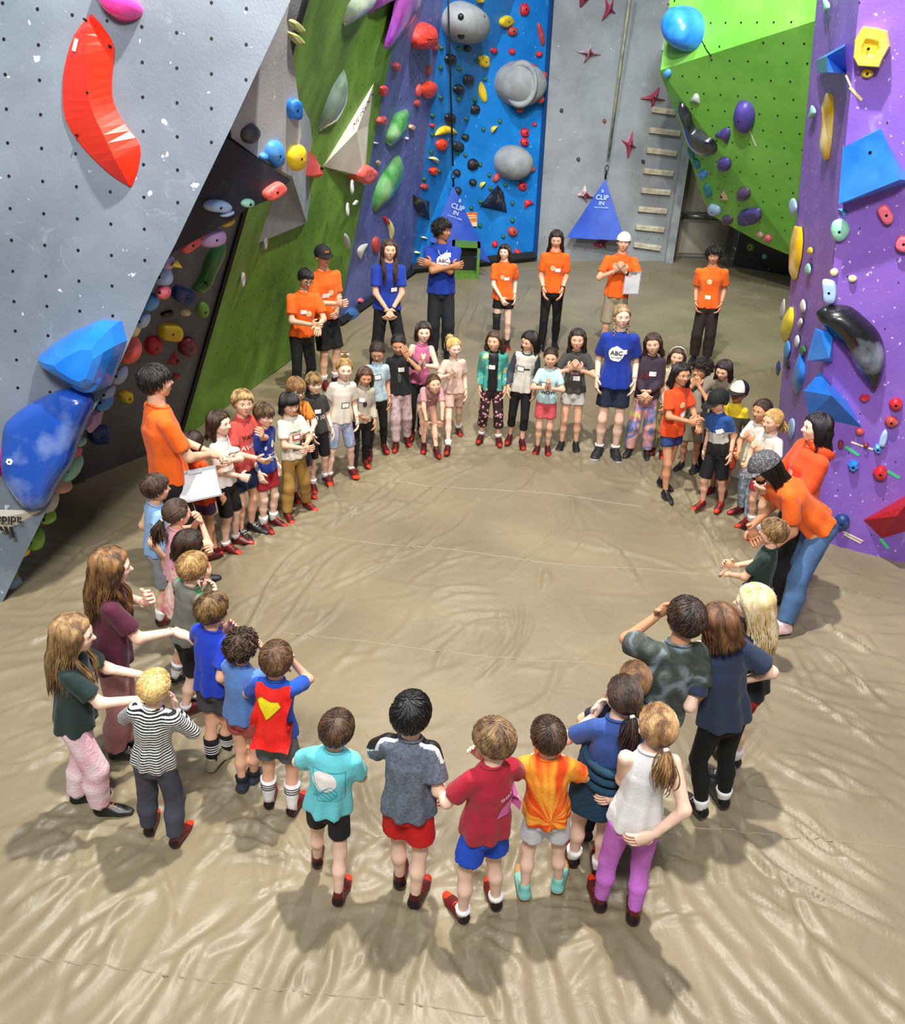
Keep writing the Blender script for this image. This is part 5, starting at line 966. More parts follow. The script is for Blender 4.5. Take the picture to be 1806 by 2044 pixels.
SHOECOL = {'red': ('#5c1414', '#e03a1c', '#1a1012', '#f05030', 'climb'), 'dred': ('#4a0f14', '#b02418', '#160d0f', '#d04030', 'climb'), 'black': ('#1a1a1d', '#2a2a2e', '#111214', '#c9c9c9', 'climb'), 'blackor': ('#17171a', '#2a2b2f', '#141416', '#d85a28', 'climb'), 'tan': ('#a59a84', '#e6e2d6', '#8f8672', '#ddd6c6', 'run'), 'teal': ('#7cc0b6', '#e9e4d2', '#b08458', '#e8e8e8', 'run'), 'pink': ('#e2c2c4', '#f2dcdc', '#e8cccc', '#f3e8e8', 'run'), 'navy': ('#2a3644', '#49606e', '#1b2028', '#e8e8e8', 'run'), 'bw': ('#1b1c1e', '#e8e8e8', '#1b1c1e', '#f0f0f0', 'run')}

# ------------------------------------------------------------------ skin, IK, hands
SK = {'l': '#e9b596', 'm': '#cf9672', 't': '#b67a53', 'd': '#8a5638', 'p': '#f2cbb4'}
def skinm(k): return mat(SK[k], tuple(x*.86 for x in lin(SK[k])), .5, 9, lo=.4, hi=.7, spec=.35)
def ik(a, c, l1, l2, hint):
    a = np.asarray(a, float); c = np.asarray(c, float); d = np.linalg.norm(c-a)
    if d > (l1+l2)*.995: c = a+(c-a)/d*(l1+l2)*.995; d = (l1+l2)*.995
    if d < abs(l1-l2)+.02: d = abs(l1-l2)+.02
    n = unit(c-a); x = (l1*l1-l2*l2+d*d)/(2*d); h = math.sqrt(max(l1*l1-x*x, 0)); hv = np.asarray(hint, float); hv = unit(hv-n*(hv @ n)); return a+n*x+hv*h, c
def hand(mb, w, d, pn, H, adult, s, curl, r):
    """palm loft, four fingers and a thumb; w wrist, d direction, pn palm normal"""
    L = (.062 if adult else .064)*H; d = unit(d); pn = unit(np.asarray(pn)-d*(np.asarray(pn) @ d)); sd = np.cross(d, pn)*s   # towards the thumb
    W = L*.46; T = L*.20
    cs = [w-d*r*1.2, w, w+d*L*.35, w+d*L*.8, w+d*L]; rr = [(r, r*.85), (r*.95, r*.72), (W*.9, T*1.1), (W, T), (W*.9, T*.75)]; vs = []; n = 8
    for c, (a, b) in zip(cs, rr):
        for j in range(n): q = 2*math.pi*j/n; vs.append(c+sd*a*math.cos(q)+pn*b*math.sin(q))
    fs = [(i*n+j, (i+1)*n+j, (i+1)*n+(j+1) % n, i*n+(j+1) % n) for i in range(4) for j in range(n)]+[tuple(4*n+j for j in range(n)), tuple(range(n))[::-1]]
    mb.add(vs, fs)
    for i, (o, l) in enumerate(((.72, .80), (.25, .92), (-.24, .86), (-.70, .66))):
        p = w+d*L*.92+sd*W*o; fl = L*l; a = .12+curl*.75; f1 = unit(d*math.cos(a)+pn*math.sin(a)+sd*.12*o); a2 = a+curl*1.0; f2 = unit(d*math.cos(a2)+pn*math.sin(a2)); a3 = a2+curl*.8; f3 = unit(d*math.cos(a3)+pn*math.sin(a3))
        p1 = p+f1*fl*.45; p2 = p1+f2*fl*.3; p3 = p2+f3*fl*.22; fr = W*.235; mb.tube([p-d*fr, p, p1, p2, p3], [fr, fr*1.02, fr*.95, fr*.85, fr*.6], 6)
    p = w+d*L*.22+sd*W*.7; t1 = unit(d*.65+sd*.75+pn*.35); t2 = unit(d*.9+sd*.25+pn*(.2+curl)); fr = W*.28; mb.tube([p-sd*fr, p+t1*L*.1, p+t1*L*.42, p+t1*L*.42+t2*L*.3], [fr, fr*1.1, fr, fr*.65], 6)
ARM = {  # target offset from the shoulder centre in body axes / H (x is mirrored for the left side), elbow hint, hand direction, palm normal, curl
 'down': ((.108, .015, -.295), (.1, -1, 0), (0, .15, -1), (-1, 0, 0), .35), 'relax': ((.115, .06, -.28), (.15, -1, 0), (0, .35, -1), (-1, -.2, 0), .4), 'clasp': ((.022, .125, -.235), (.7, -.9, -.2), (-.6, .6, -.5), (-.3, -.6, 0), .7),
 'claspL': ((.02, .10, -.30), (1, -.3, 0), (-.5, .3, -.8), (-.4, -.8, 0), .6), 'pray': ((.020, .13, -.135), (1, -.2, -.6), (-.05, .25, 1), (-1, 0, 0), .1), 'chest': ((.045, .125, -.10), (1, -.2, -.8), (-.42, .35, .75), (-.4, -1, 0), .6), 'mouth': ((.028, .14, .015), (.8, 0, -1), (-.45, -.1, .9), (-.3, -1, 0), .75),
 'face': ((.05, .14, .05), (.9, .1, -1), (-.35, -.1, 1), (-.2, -1, 0), .35), 'crossA': ((-.075, .105, -.105), (1, .2, -.6), (-1, .1, .15), (0, -1, 0), .2), 'crossB': ((-.06, .13, -.115), (1, .2, -.6), (-1, -.1, .1), (0, -1, 0), .5), 'hip': ((.088, .03, -.215), (1, -.8, 0), (-.45, .6, -.45), (-.6, -.5, 0), .4),
 'back': ((.04, -.10, -.26), (1, -.3, 0), (-.8, -.1, -.3), (0, 1, 0), .4), 'pocket': ((.105, .05, -.285), (.15, -1, 0), (-.2, .3, -1), (-1, 0, 0), .5), 'fwd': ((.07, .24, -.15), (.5, -.3, -1), (-.15, 1, .1), (-.2, 0, -1), .15), 'low': ((.03, .165, -.235), (.9, -.5, -.6), (-.5, .9, -.35), (-.4, -.3, -1), .5), 'fwdL': ((.06, .17, -.20), (.8, -.4, -1), (-.3, 1, -.2), (-.4, 0, -1), .5),
 'hold': ((.04, .155, -.20), (.8, -.4, -.6), (-.2, 1, -.2), (-.6, 0, .3), .8), 'wave': ((.16, .17, -.12), (.3, -.6, -1), (.15, .9, .5), (-.3, .2, -1), .1), 'sleeve': ((.075, .10, -.275), (.3, -1, 0), (-.1, .4, -1), (-1, 0, 0), .4), 'knee': ((.07, .16, -.25), (.8, 0, .3), (-.1, .4, -1), (0, -1, 0), .4), 'point': ((.03, .19, -.19), (1, -.4, -.6), (-.35, 1, -.25), (-.3, 0, -1), .25), 'claspR': ((.01, .16, -.185), (1, -.4, -.5), (-.3, .8, .1), (-.5, -.2, 0), .75)}
FEET = []; TRIS = [0]
def rz(a): c, s = math.cos(a), math.sin(a); return np.array([[c, -s, 0], [s, c, 0], [0, 0, 1.]])
def rx(a): c, s = math.cos(a), math.sin(a); return np.array([[1, 0, 0], [0, c, -s], [0, s, c]])
def ry(a): c, s = math.cos(a), math.sin(a); return np.array([[c, 0, s], [0, 1, 0], [-s, 0, c]])
def decal(parts, bvh, T, side, u, v, H, m, name, parent, off=.004, rot=0):
    """lay flat 2-D shapes onto the front (side=1) or back (-1) of a shirt by projecting every vertex onto it"""
    o, ux, uy, uz = T; mb = MB(); ca, sa = math.cos(rot), math.sin(rot); sx = -1 if side > 0 else 1
    for vv, ff in parts:
        vv = [tuple(map(float, p[:2])) for p in vv]; ff = [(f[0], f[i], f[i+1]) for f in ff for i in range(1, len(f)-1)]
        for _ in range(3):
            mx = max(math.hypot(vv[a][0]-vv[b][0], vv[a][1]-vv[b][1]) for f in ff for a, b in ((f[0], f[1]), (f[1], f[2]), (f[2], f[0])))
            if mx < .022 or len(ff) > 700: break
            ed = {}; nf = []
            def mid(a, b):
                k = (min(a, b), max(a, b))
                if k not in ed: ed[k] = len(vv); vv.append(((vv[a][0]+vv[b][0])/2, (vv[a][1]+vv[b][1])/2))
                return ed[k]
            for a, b, c in ff: x, y, z = mid(a, b), mid(b, c), mid(c, a); nf += [(a, x, z), (x, b, y), (z, y, c), (x, y, z)]
            ff = nf
        out = []
        for p in vv:
            a = p[0]*ca-p[1]*sa; b = p[0]*sa+p[1]*ca
            P = o+ux*(sx*a*-1*side*(-1 if side < 0 else 1) if False else (-a if side > 0 else a)+u)*1.0+uz*(b+v)
            hit = bvh.ray_cast(Vector(P+uy*side*.6), Vector(-uy*side))
            q = np.array(hit[0]) if hit[0] is not None else P+uy*side*.08
            out.append(q+uy*side*off)
        mb.add(out, ff)
    return link(name, mb.mesh(), m, parent)
def rect2(w, h, nx=4, ny=3):
    v = [(-w/2+w*i/nx, -h/2+h*j/ny) for j in range(ny+1) for i in range(nx+1)]; return v, [(j*(nx+1)+i, j*(nx+1)+i+1, (j+1)*(nx+1)+i+1, (j+1)*(nx+1)+i) for j in range(ny) for i in range(nx)]
def disc2(r, ry_=None, n=16, wob=0):
    ry_ = ry_ or r; v = [(0, 0)]; rr = np.random.default_rng(3)
    for k in (.5, 1): v += [(r*k*math.cos(2*math.pi*i/n)*(1+wob*rr.normal()), ry_*k*math.sin(2*math.pi*i/n)*(1+wob*rr.normal())) for i in range(n)]
    return v, [(0, 1+i, 1+(i+1) % n) for i in range(n)]+[(1+i, 1+n+i, 1+n+(i+1) % n, 1+(i+1) % n) for i in range(n)]
def text2(s, size, bold=True):
    v, f = textmesh(s, size, bold); return [(p[0], p[1]) for p in v], f
def wire2(pts, w):
    v = []; f = []
    for a, b in zip(pts[:-1], pts[1:]):
        a = np.array(a, float); b = np.array(b, float); d = unit(b-a); n = np.array([-d[1], d[0]])*w/2; k = len(v); v += [tuple(a-n), tuple(b-n), tuple(b+n), tuple(a+n)]; f.append((k, k+1, k+2, k+3))
    return v, f
def person(label, head, feet=None, H=None, to=None, adult=False, skin='l', hair=('short', '#3a2416'), shirt='#888888', sl='short', hem=.0, shfit=.014, pants=('#222222', 'long', .010), shoe='red', sock=None, arms=('down', 'down'), hyaw=0, hpitch=0, bend=0, lift=0, fem=False, facing=None, prints=(), sleeve=None, yawoff=0, zone=None, stance=None, build=1.0, smat=None, pmat=None, dz=0, knee=0, htilt=0, shoff=0):
    """one figure: Empty at its feet > body, hair, shirt, trousers, socks, shoes, ...; head = image point of the top of the head"""
    Hin0 = H
    if feet is not None:
        fl = feet if isinstance(feet, list) else [feet]; G3 = [gr(*f) for f in fl]; G = sum(G3)/len(G3); d = ray(*head); P = CC+d*G[1]/d[1]
        if H is None: H = P[2]-.012
        off = np.array([P[0]-G[0], 0, 0])
    else: P = gr(head[0], head[1], H+.012); G = np.array([P[0]-dz, P[1], 0]); off = np.array([dz, 0, 0]); G3 = [G]
    tgt = gr(*(to or (900, 1180))); yaw = math.atan2(tgt[1]-G[1], tgt[0]-G[0])-math.pi/2+math.radians(yawoff) if facing is None else math.radians(facing)
    Ri = rz(-yaw); L = Ri @ off; Ln = np.linalg.norm(L); L = L*(min(Ln, .16*H)/Ln if Ln > 1e-6 else 1)
    far = G[1] > 7.2; Hin = Hin0; h = .0125 if not far else .0145
    if adult: h *= 1.15
    hh = (.130 if adult else .160-.02*max(0, min(1, (H-1.2)/.3)))*H; shz = H-hh-(.046 if adult else .036)*H; sw = (.090 if adult and fem else .104 if adult else .077)*H*build
    autoH = feet is not None and Hin is None; psh = np.zeros(3)
    for it in range(4 if bend else 1):
        hh = (.130 if adult else .160-.02*max(0, min(1, (H-1.2)/.3)))*H; shz = H-hh-(.046 if adult else .036)*H; sw = (.090 if adult and fem else .104 if adult else .077)*H*build
        hz = (.505 if adult else .495)*H; hipw = .044*H; tl = shz-hz; pel = np.array([L[0]*.3, L[1]*.3, hz])+psh
        dirv = rx(-math.radians(bend)) @ np.array([0, 0, 1.]); dirv = unit(dirv+np.array([L[0]*.55, L[1]*.55, 0])/tl)
        if bend: pel = pel+np.array([0, -.10*H*math.sin(math.radians(bend)), -.02*H])
        if lift: pel[2] += lift*H
        sc = pel+dirv*tl
        if bend:
            top = sc+unit(dirv+np.array([0, 0, .35]))*(hh*.62+.02*H)+np.array([0, 0, hh*.45]); dl = Ri @ (P-G)-top
            if feet is None: G = G+Ri.T @ np.array([dl[0], dl[1], 0])
            else: psh = psh+np.clip(np.array([dl[0], dl[1], 0]), -.15*H, .15*H)*.8
            if autoH: H = H*min(1.15, max(.87, P[2]/top[2]))
    G3 = [G] if feet is None else G3
    for g in G3: FEET.append((g[0], g[1]))
    X = unit(np.array([1., 0, 0])-dirv*dirv[0]); Y = np.cross(dirv, X); Z = dirv   # body axes (X right, Y front)
    X, Y = X, np.cross(Z, X)
    # legs
    fs = []
    if len(G3) == 2:
        loc = [Ri @ (g-G) for g in G3]; loc.sort(key=lambda v: v[0]); fs = loc
    else:
        st = stance or ((-.055, 0), (.055, .01)); fs = [np.array([st[0][0]*H, st[0][1]*H, 0]), np.array([st[1][0]*H, st[1][1]*H, 0])]
    FL = .155*H; ank = [f+np.array([0, 0, .045*H]) for f in fs]; hip = [pel+X*s*hipw+np.array([0, 0, -.01*H]) for s in (-1, 1)]; kn = []
    for s, a, hp in zip((-1, 1), ank, hip): kn.append(ik(hp, a, .231*H if not adult else .236*H, .213*H if not adult else .220*H, (s*.15, 1, 0))[0])
    # arms
    sj = [sc+X*s*sw-Z*(.034 if adult else .029)*H for s in (-1, 1)]; l1, l2 = (.168*H, .140*H) if adult else (.160*H, .133*H); el = []; wr = []; ad = []
    for s, S, a in zip((-1, 1), sj, arms):
        t, hint, hd, pn, curl = ARM[a] if isinstance(a, str) else a
        mk = lambda v: X*v[0]*s+Y*v[1]+Z*v[2]
        mw = lambda v: np.array([v[0]*s, v[1], v[2]], float)
        T = sc+(mk(t) if not (bend and a in ('knee', 'down')) else mw(t))*H; e, w_ = ik(S, T, l1, l2, mk(hint)); el.append(e); wr.append(w_); ad.append((mk(hd), mk(pn), curl))
    ra, rb, rc_ = (.027*H*build, .0215*H, .0155*H)
    tr, kr, cr, ar = (.043*H*build, .029*H, .028*H, .0185*H) if not adult else (.046*H*build, .029*H, .030*H, .018*H)
    nb = sc+Z*.01*H; hd_c = sc+Z*(.040*H if adult else .032*H)+Z*hh*.5+Y*(.015*H)
    Rb = np.stack([X, Y, Z], 1); upr = np.array([0, 0, 1.])
    if bend: hd_c = sc+unit(Z+upr*.35)*(hh*.56+.02*H)+Y*.02*H; Rb2 = np.stack([X, unit(np.cross(unit(Z*.4+upr*.6), X)), unit(Z*.4+upr*.6)], 1); Rb2[:, 1] = np.cross(Rb2[:, 2], X)
    else: Rb2 = Rb
    Rh = Rb2 @ rz(math.radians(hyaw)) @ rx(math.radians(hpitch)) @ ry(math.radians(htilt))
    tw = lambda t, a, b: (pel+(sc-pel)*t, X, a*H*build, b*H)
    if adult and fem: rings = [tw(-.06, .090, .064), tw(.15, .086, .060), tw(.42, .066, .050), tw(.72, .078, .060), tw(.90, .070, .042)]
    elif adult: rings = [tw(-.06, .086, .062), tw(.15, .082, .058), tw(.42, .076, .054), tw(.72, .090, .062), tw(.90, .082, .044)]
    else: rings = [tw(-.08, .074, .058), tw(.15, .070, .056), tw(.42, .064, .053), tw(.72, .069, .053), tw(.90, .058, .038)]
    body = [loft(rings)]; neck = rcone(nb, hd_c-Rh[:, 2]*hh*.18-Rh[:, 1]*hh*.08, .034*H if not adult else .036*H, .030*H if not adult else .033*H)
    limbs = []
    for i in (0, 1):
        limbs += [rcone(sj[i], el[i], ra*1.0, rb), rcone(el[i], wr[i], rb, rc_), rcone(hip[i], kn[i], tr, kr), rcone(kn[i], kn[i]*.6+ank[i]*.4+unit(kn[i]-ank[i])*0+np.array([0, -.008*H, 0]), kr*.95, cr), rcone(kn[i]*.6+ank[i]*.4+np.array([0, -.008*H, 0]), ank[i], cr, ar)]
    F = Field(body+[neck]+limbs, h); F.add(body[0], .03)
    for p in limbs: F.add(p, .022)
    F.add(neck, .035); V, Q = F.mesh(); mi = np.zeros(len(Q), int)
    V2 = hd_c+(HV*hh) @ Rh.T; n = len(V); V = np.concatenate([V, V2]); Q = np.concatenate([Q, HQ+n]); mi = np.concatenate([mi, HM])
    mb = MB()
    for i, s in ((0, -1), (1, 1)): hand(mb, wr[i], ad[i][0]*1.0+unit(wr[i]-el[i])*.22, ad[i][1], H, adult, s, ad[i][2], rc_)
    xv = [hd_c+(v*hh) @ Rh.T for v in HXV]
    fc = [tuple(q) for q in Q]; nV = len(V); vv = list(V)+list(mb.v); fc += [tuple(i+nV for i in f) for f in mb.f]; mi = list(mi)+mb.m; nV = len(vv); vv += xv; fc += [tuple(i+nV for i in f) for f in HXF]; mi += list(HXM)
    r = root('person', G, label, 'person', yaw); hs, hc = hair[0], hair[1]
    link('body', new_mesh(vv, fc, True, mi), [skinm(skin), mat('#c4706a' if skin in 'lp' else '#96524a', None, .4), mat('#e8e6e2', None, .2), mat('#1c120c', None, .15), mat(hc if hc != '#f3e3b0' else '#a8895a', None, .6)], r)
    TRIS[0] += 2*len(Q)
    if hs:
        o = bpy.data.objects.new('hair', hair_mesh(hs)); COL.objects.link(o); o.parent = r; M = Matrix(np.vstack([np.hstack([Rh*hh*1.02, hd_c[:, None]]), [0, 0, 0, 1]]).tolist()); o.matrix_local = M
        for i, m in enumerate((hairmat(hc, hair[2] if len(hair) > 2 else None), mat(hair[3] if len(hair) > 3 else '#d8d8d8'))): o.material_slots[i].link = 'OBJECT'; o.material_slots[i].material = m
    # trousers / shorts
    if pants:
        pc, plen, inf = pants[:3]; inf = max(inf, .0065)*H/1.2; ih = min(inf, .006*H); pr = [loft([(c, u, a+ih, b+ih) for c, u, a, b in rings[:2]])]; e = {'short': .62, 'shorter': .42, 'knee': .92, 'capri': 1.55, 'long': 1.93}[plen]
        for i in (0, 1):
            if e <= 1: end = hip[i]+(kn[i]-hip[i])*e; nd = unit(kn[i]-hip[i]); rr_ = tr+(kr-tr)*e+inf*.8+.003*H; pr.append(('cut', rcone(hip[i], end+nd*.03, tr+ih, rr_), end, nd))
            else:
                end = kn[i]+(ank[i]-kn[i])*(e-1); nd = unit(ank[i]-kn[i]); pr.append(rcone(hip[i], kn[i], tr+ih, kr+inf)); cf = kn[i]*.6+ank[i]*.4+np.array([0, -.008*H, 0]); pr.append(('cut', rcone(kn[i], cf, kr*.97+inf, cr+inf), end, nd)); pr.append(('cut', rcone(cf, end+nd*.03, cr+inf, (ar if plen == 'long' else cr*.95)+inf*(1.0 if inf < .02 else 1.15)), end, nd))
        pl = []
        for p in pr:
            if p[0] == 'cut': f0, lo, hi = p[1]; pl.append(((lambda P, f0=f0, e_=p[2], n_=p[3]: np.maximum(f0(P), (P-e_) @ n_)), lo, hi))
            else: pl.append(p)
        F = Field(pl, h*.95)
        for p in pl: F.add(p, .016)
        tz = pel+Z*.015*H; F.cut(lambda P: (P-tz) @ Z); V, Q = F.mesh()
        if inf > .008: nn_ = V-pel; V = V+(wrinkle(V, .002+.09*inf, 26/H*1.2, int(head[0])))[:, None]*np.stack([np.sign(nn_[:, 0])*.5, np.ones(len(V))*.7*np.sign(nn_[:, 1]), np.zeros(len(V))], 1)
        link({'short': 'shorts', 'shorter': 'shorts', 'knee': 'shorts'}.get(plen, 'trousers'), np_mesh(V, Q), pmat or mat(pc, tuple(x*.75 for x in lin(pc)), .85, 7, .15, 70), r); TRIS[0] += 2*len(Q)
    # socks
    if sock:
        for i in (0, 1):
            sm_, sl_ = sock; mb = MB(); tp = ank[i]+(kn[i]-ank[i])*sl_; n_ = 5; mb.tube([ank[i]*(1-t)+tp*t+np.array([0, -.004*H, 0])*t for t in np.linspace(-.15, 1, n_)], [ar*1.2+.004]*2+[ar*1.2+.009+(cr-ar)*min(1, sl_*2)*t for t in np.linspace(.3, 1, n_-2)], 12)
            so = link('sock', mb.mesh(True), mat(sm_, None, .85, bump=.2), r)
            if sl_ > .35:
                mb2 = MB(); k0 = (.62, .72, .82) if sm_ != '#121214' else (.4, .5, .6, .7)
                for t in k0: mb2.tube([ank[i]*(1-t)+tp*t+np.array([0, -.004*H, 0])*t, ank[i]*(1-t-.03)+tp*(t+.03)+np.array([0, -.004*H, 0])*t], ar*1.22+.0105+(cr-ar)*min(1, sl_*2)*t, 12, caps=True)
                link('sock_stripe', mb2.mesh(True), mat('#20242c' if sm_ != '#121214' else '#e9e9e9'), so)
    if shoe:
        c0, c1, c2, c3, kd = SHOECOL[shoe]
        for i, s in ((0, -1), (1, 1)):
            me, lc = SHOE[kd]; o = bpy.data.objects.new('shoe', me); COL.objects.link(o); o.parent = r; a = math.radians(-s*10+shoff)
            fk = .165 if kd == 'climb' else .175
            o.matrix_local = Matrix(np.vstack([np.hstack([rz(a)*FL/.155*fk, (fs[i]+rz(a) @ np.array([0, .02*H, 0]))[:, None]]), [0, 0, 0, 1]]).tolist())
            for j, c in enumerate((c0, c1, c2)): o.material_slots[j].link = 'OBJECT'; o.material_slots[j].material = mat(c, None, .4 if kd == 'climb' else .6)
            if not far:
                q = bpy.data.objects.new('laces', lc); COL.objects.link(q); q.parent = o; q.material_slots[0].link = 'OBJECT'; q.material_slots[0].material = mat(c3)
    # shirt
    T = (sc, X, Y, Z); bvh = None
    if shirt:
        si = shfit*H/1.2*(.8 if not adult else .7); tk = [(c, u, max(a+si, (.088*H+si*.5) if k < 2 else 0), max(b+si, (.067*H+si*.5) if k < 2 else 0)) for k, (c, u, a, b) in enumerate(rings)]
        tk[0] = (pel+(sc-pel)*(-.06-hem*.8), X, tk[0][2]+.005*H, tk[0][3]+.004*H)
        pr = [(loft(tk), .02)]; sf = {'none': 0, 'cap': .35, 'short': .72, 'long': 1.9}[sl]
        if sf:
            for i in (0, 1):
                if sf < 1: end = sj[i]+(el[i]-sj[i])*sf; nd = unit(el[i]-sj[i]); f0, lo, hi = rcone(sj[i], end+nd*.03, ra*.98+si*.5, ra+si*.95); pr.append((((lambda P, f0=f0, e_=end, n_=nd: np.maximum(f0(P), (P-e_) @ n_)), lo, hi), .022))
                else:
                    pr.append((rcone(sj[i], el[i], ra*1.12+si*.75, rb+si*.7), .03)); end = el[i]+(wr[i]-el[i])*.93; nd = unit(wr[i]-el[i]); f0, lo, hi = rcone(el[i], end+nd*.02, rb+si*.7, rc_+si*.6); pr.append((((lambda P, f0=f0, e_=end, n_=nd: np.maximum(f0(P), (P-e_) @ n_)), lo, hi), .015))
        pr.append((rcone(sc-Z*.04*H, sc+Z*.008*H, .05*H, .036*H), .03))
        F = Field([p for p, _ in pr], h*(.62 if sleeve or zone else .92))
        for p, k in pr: F.add(p, k)
        hm_ = pel+(sc-pel)*(-.0-hem*.8); F.cut(lambda P: np.where(np.abs((P-hm_) @ X) < .17*H, -((P-hm_) @ Z), -1.0)); V, Q = F.mesh()
        w_ = wrinkle(V, .0055*H/1.2, 22, int(head[0]+head[1])); rel = V-pel; dn = rel-np.outer(rel @ Z, Z); dn /= np.linalg.norm(dn, axis=1)[:, None]+1e-6
        low = np.clip(1-(V-hm_) @ Z/(.42*H), .25, 1); th = np.arctan2(rel @ X, rel @ Y); V = V+dn*(w_+.009*H/1.2*low*np.sin(th*7+int(head[0]))*low)[:, None]
        c = V[Q].mean(1); mi = np.zeros(len(Q), int); lz = (c-sc) @ Z/H; lx = (c-sc) @ X/H; ly = (c-sc) @ Y/H
        mats_ = [smat or mat(shirt, tuple(x*.8 for x in lin(shirt)), .85, 5, .16, 70, sheen=.1)]
        if sleeve: mi[(np.abs(lx)-.25*np.maximum(lz+.06, 0) > .078*build) & (lz > -.26) | (np.abs(lx) > .115*build)] = 1; mats_.append(mat(sleeve, tuple(x*.8 for x in lin(sleeve)), .85, 5, .16, 70))
        if zone:
            for zz, zc, fn in zone: mats_.append(mat(zc)); mi[fn(lx, ly, lz)] = len(mats_)-1
        me = np_mesh(V, Q, mi); shn = 'shirt' if sl != 'none' else 'tank_top'; so = link(shn, me, mats_, r); TRIS[0] += 2*len(Q)
        if prints: bvh = BVHTree.FromPolygons([Vector(v) for v in V], [tuple(q) for q in Q])
        # neckline band
        mb = MB(); u_ = X; ring(mb, sc+Z*.012*H+Y*.004*H, unit(Z+Y*.35), .040*H, .006*H, 0, 18, 6); link('neckband', mb.mesh(True), mats_[1 if sleeve else 0] if len(mats_) > 1 and sleeve else mats_[0], so)
        for pq in prints:
            kind, u, v = pq[0], pq[1]*H, pq[2]*H; side = 1
            if kind in ('tag', 'btag', 'stag'):
                w1, h1 = (.052*H, .036*H) if not adult else (.046*H, .030*H)
                if kind == 'btag': decal([rect2(w1*1.2, h1*1.28)], bvh, T, 1, u, v, H, mat('#1b2026'), 'name_tag_border', so, .004, rot=pq[3] if len(pq) > 3 else 0)
                decal([rect2(w1, h1)], bvh, T, 1, u, v, H, mat('#f4f4f2', None, .6), 'name_tag', so, .006, rot=pq[3] if len(pq) > 3 else 0)
            elif kind == 'logo':
                decal([disc2(.021*H)], bvh, T, 1, u, v, H, mat('#f3e3b4'), 'logo', so, .004); decal([wire2([(math.cos(t)*.011*H, math.sin(t)*.010*H) for t in np.linspace(0, 6.3, 9)], .003*H)], bvh, T, 1, u, v, H, mat('#d88a3c'), 'emblem', so, .006)
            elif kind == 'abc':
                decal([disc2(.047*H, .05*H, 16, .05)], bvh, T, 1, u, v, H, mat('#f4f4f4'), 'logo', so, .004); decal([text2('ABC', .038*H)], bvh, T, 1, u, v+.006*H, H, mat('#15161a'), 'lettering', so, .007); decal([text2('KIDS CLIMBING', .009*H)], bvh, T, 1, u, v-.022*H, H, mat('#15161a'), 'lettering', so, .007)
            elif kind == 'text': decal([text2(pq[3], pq[4]*H)], bvh, T, pq[6] if len(pq) > 6 else 1, u, v, H, mat(pq[5]), 'lettering', so, .005, rot=pq[7] if len(pq) > 7 else 0)
            elif kind == 'shape': decal(pq[3](H), bvh, T, pq[5] if len(pq) > 5 else 1, u, v, H, mat(pq[4]), pq[6] if len(pq) > 6 else 'print', so, pq[7] if len(pq) > 7 else .005, rot=pq[8] if len(pq) > 8 else 0)
    return dict(r=r, H=H, hh=hh, hd=hd_c, Rh=Rh, sc=sc, X=X, Y=Y, Z=Z, wr=wr, el=el, kn=kn, ank=ank, pel=pel, G=G, yaw=yaw, bvh=bvh, ar=ar, cr=cr, kr=kr, rc=rc_)
# ------------------------------------------------------------------ accessories
def hpart(p, name, mb, mats, label=None, smooth=True):
    me = mb.mesh(smooth); o = link(name, me, mats, p['r'], label); o.matrix_local = Matrix(np.vstack([np.hstack([p['Rh']*p['hh'], p['hd'][:, None]]), [0, 0, 0, 1]]).tolist()); return o
def cap(p, c, back=False, brim=None, label=None, mc=None, panel=None):
    mb = MB(); N = 24; vs = []; K = 6; s = -1 if back else 1
    for k in range(K+1):
        for i in range(N):
            q = 2*math.pi*i/N; t = 1.5*k/K; d = np.array([math.sin(t)*math.cos(q), math.sin(t)*math.sin(q), math.cos(t)]); vs.append(SKC+(0, 0, .02)+d*SKR*1.18*np.array([1, 1, 1.02]))
    fs = [(k*N+i, (k+1)*N+i, (k+1)*N+(i+1) % N, k*N+(i+1) % N) for k in range(K) for i in range(N)]
    fi = [1 if (panel and f[0] % N in range(2, 10)) else 0 for f in fs]; mb.add(vs, fs, fi); mb.ball(SKC+(0, 0, .525), .03, 0)
    vb = []; n = 12
    for j in range(2):
        for i in range(n+1):
            a = math.pi*(.12+.76*i/n); e = SKC+np.array([math.cos(a)*SKR[0]*1.15, s*math.sin(a)*SKR[1]*1.15, .05]); vb += [e+(0, 0, -.015*j), e+np.array([0, s*(.10+.30*math.sin(a)), -.05])+(0, 0, -.02*j)]
    m = n+1; f = []
    for i in range(n): a = 2*i; f += [(a, a+1, a+3, a+2), (2*m+a, 2*m+a+2, 2*m+a+3, 2*m+a+1), (a+1, 2*m+a+1, 2*m+a+3, a+3), (a, a+2, 2*m+a+2, 2*m+a)]
    mb.add(vb, f, 2); return hpart(p, 'cap', mb, [mc or mat(c, None, .8), mat(panel or c), mc or mat(brim or c, None, .8)], label)
def glasses(p, c='#141414', up=False):
    mb = MB(); y, z = (.40, .0) if not up else (.34, .38)
    for s in (-1, 1):
        mb.tube([(s*.15+.095*math.cos(t), y+.01, z+.075*math.sin(t)) for t in np.linspace(0, 2*math.pi, 13)], .012, 5)
        mb.tube([(s*.245, y, z+.02), (s*.385, y-.15, z+.02), (s*.40, -.05, z)], .011, 4)
        if up: mb.ball((s*.15, y, z), (.095, .02, .07), 0, 10, 5)
    mb.tube([(-.055, y+.02, z+.01), (.055, y+.02, z+.01)], .012, 5); hpart(p, 'glasses', mb, mat(c, None, .25))
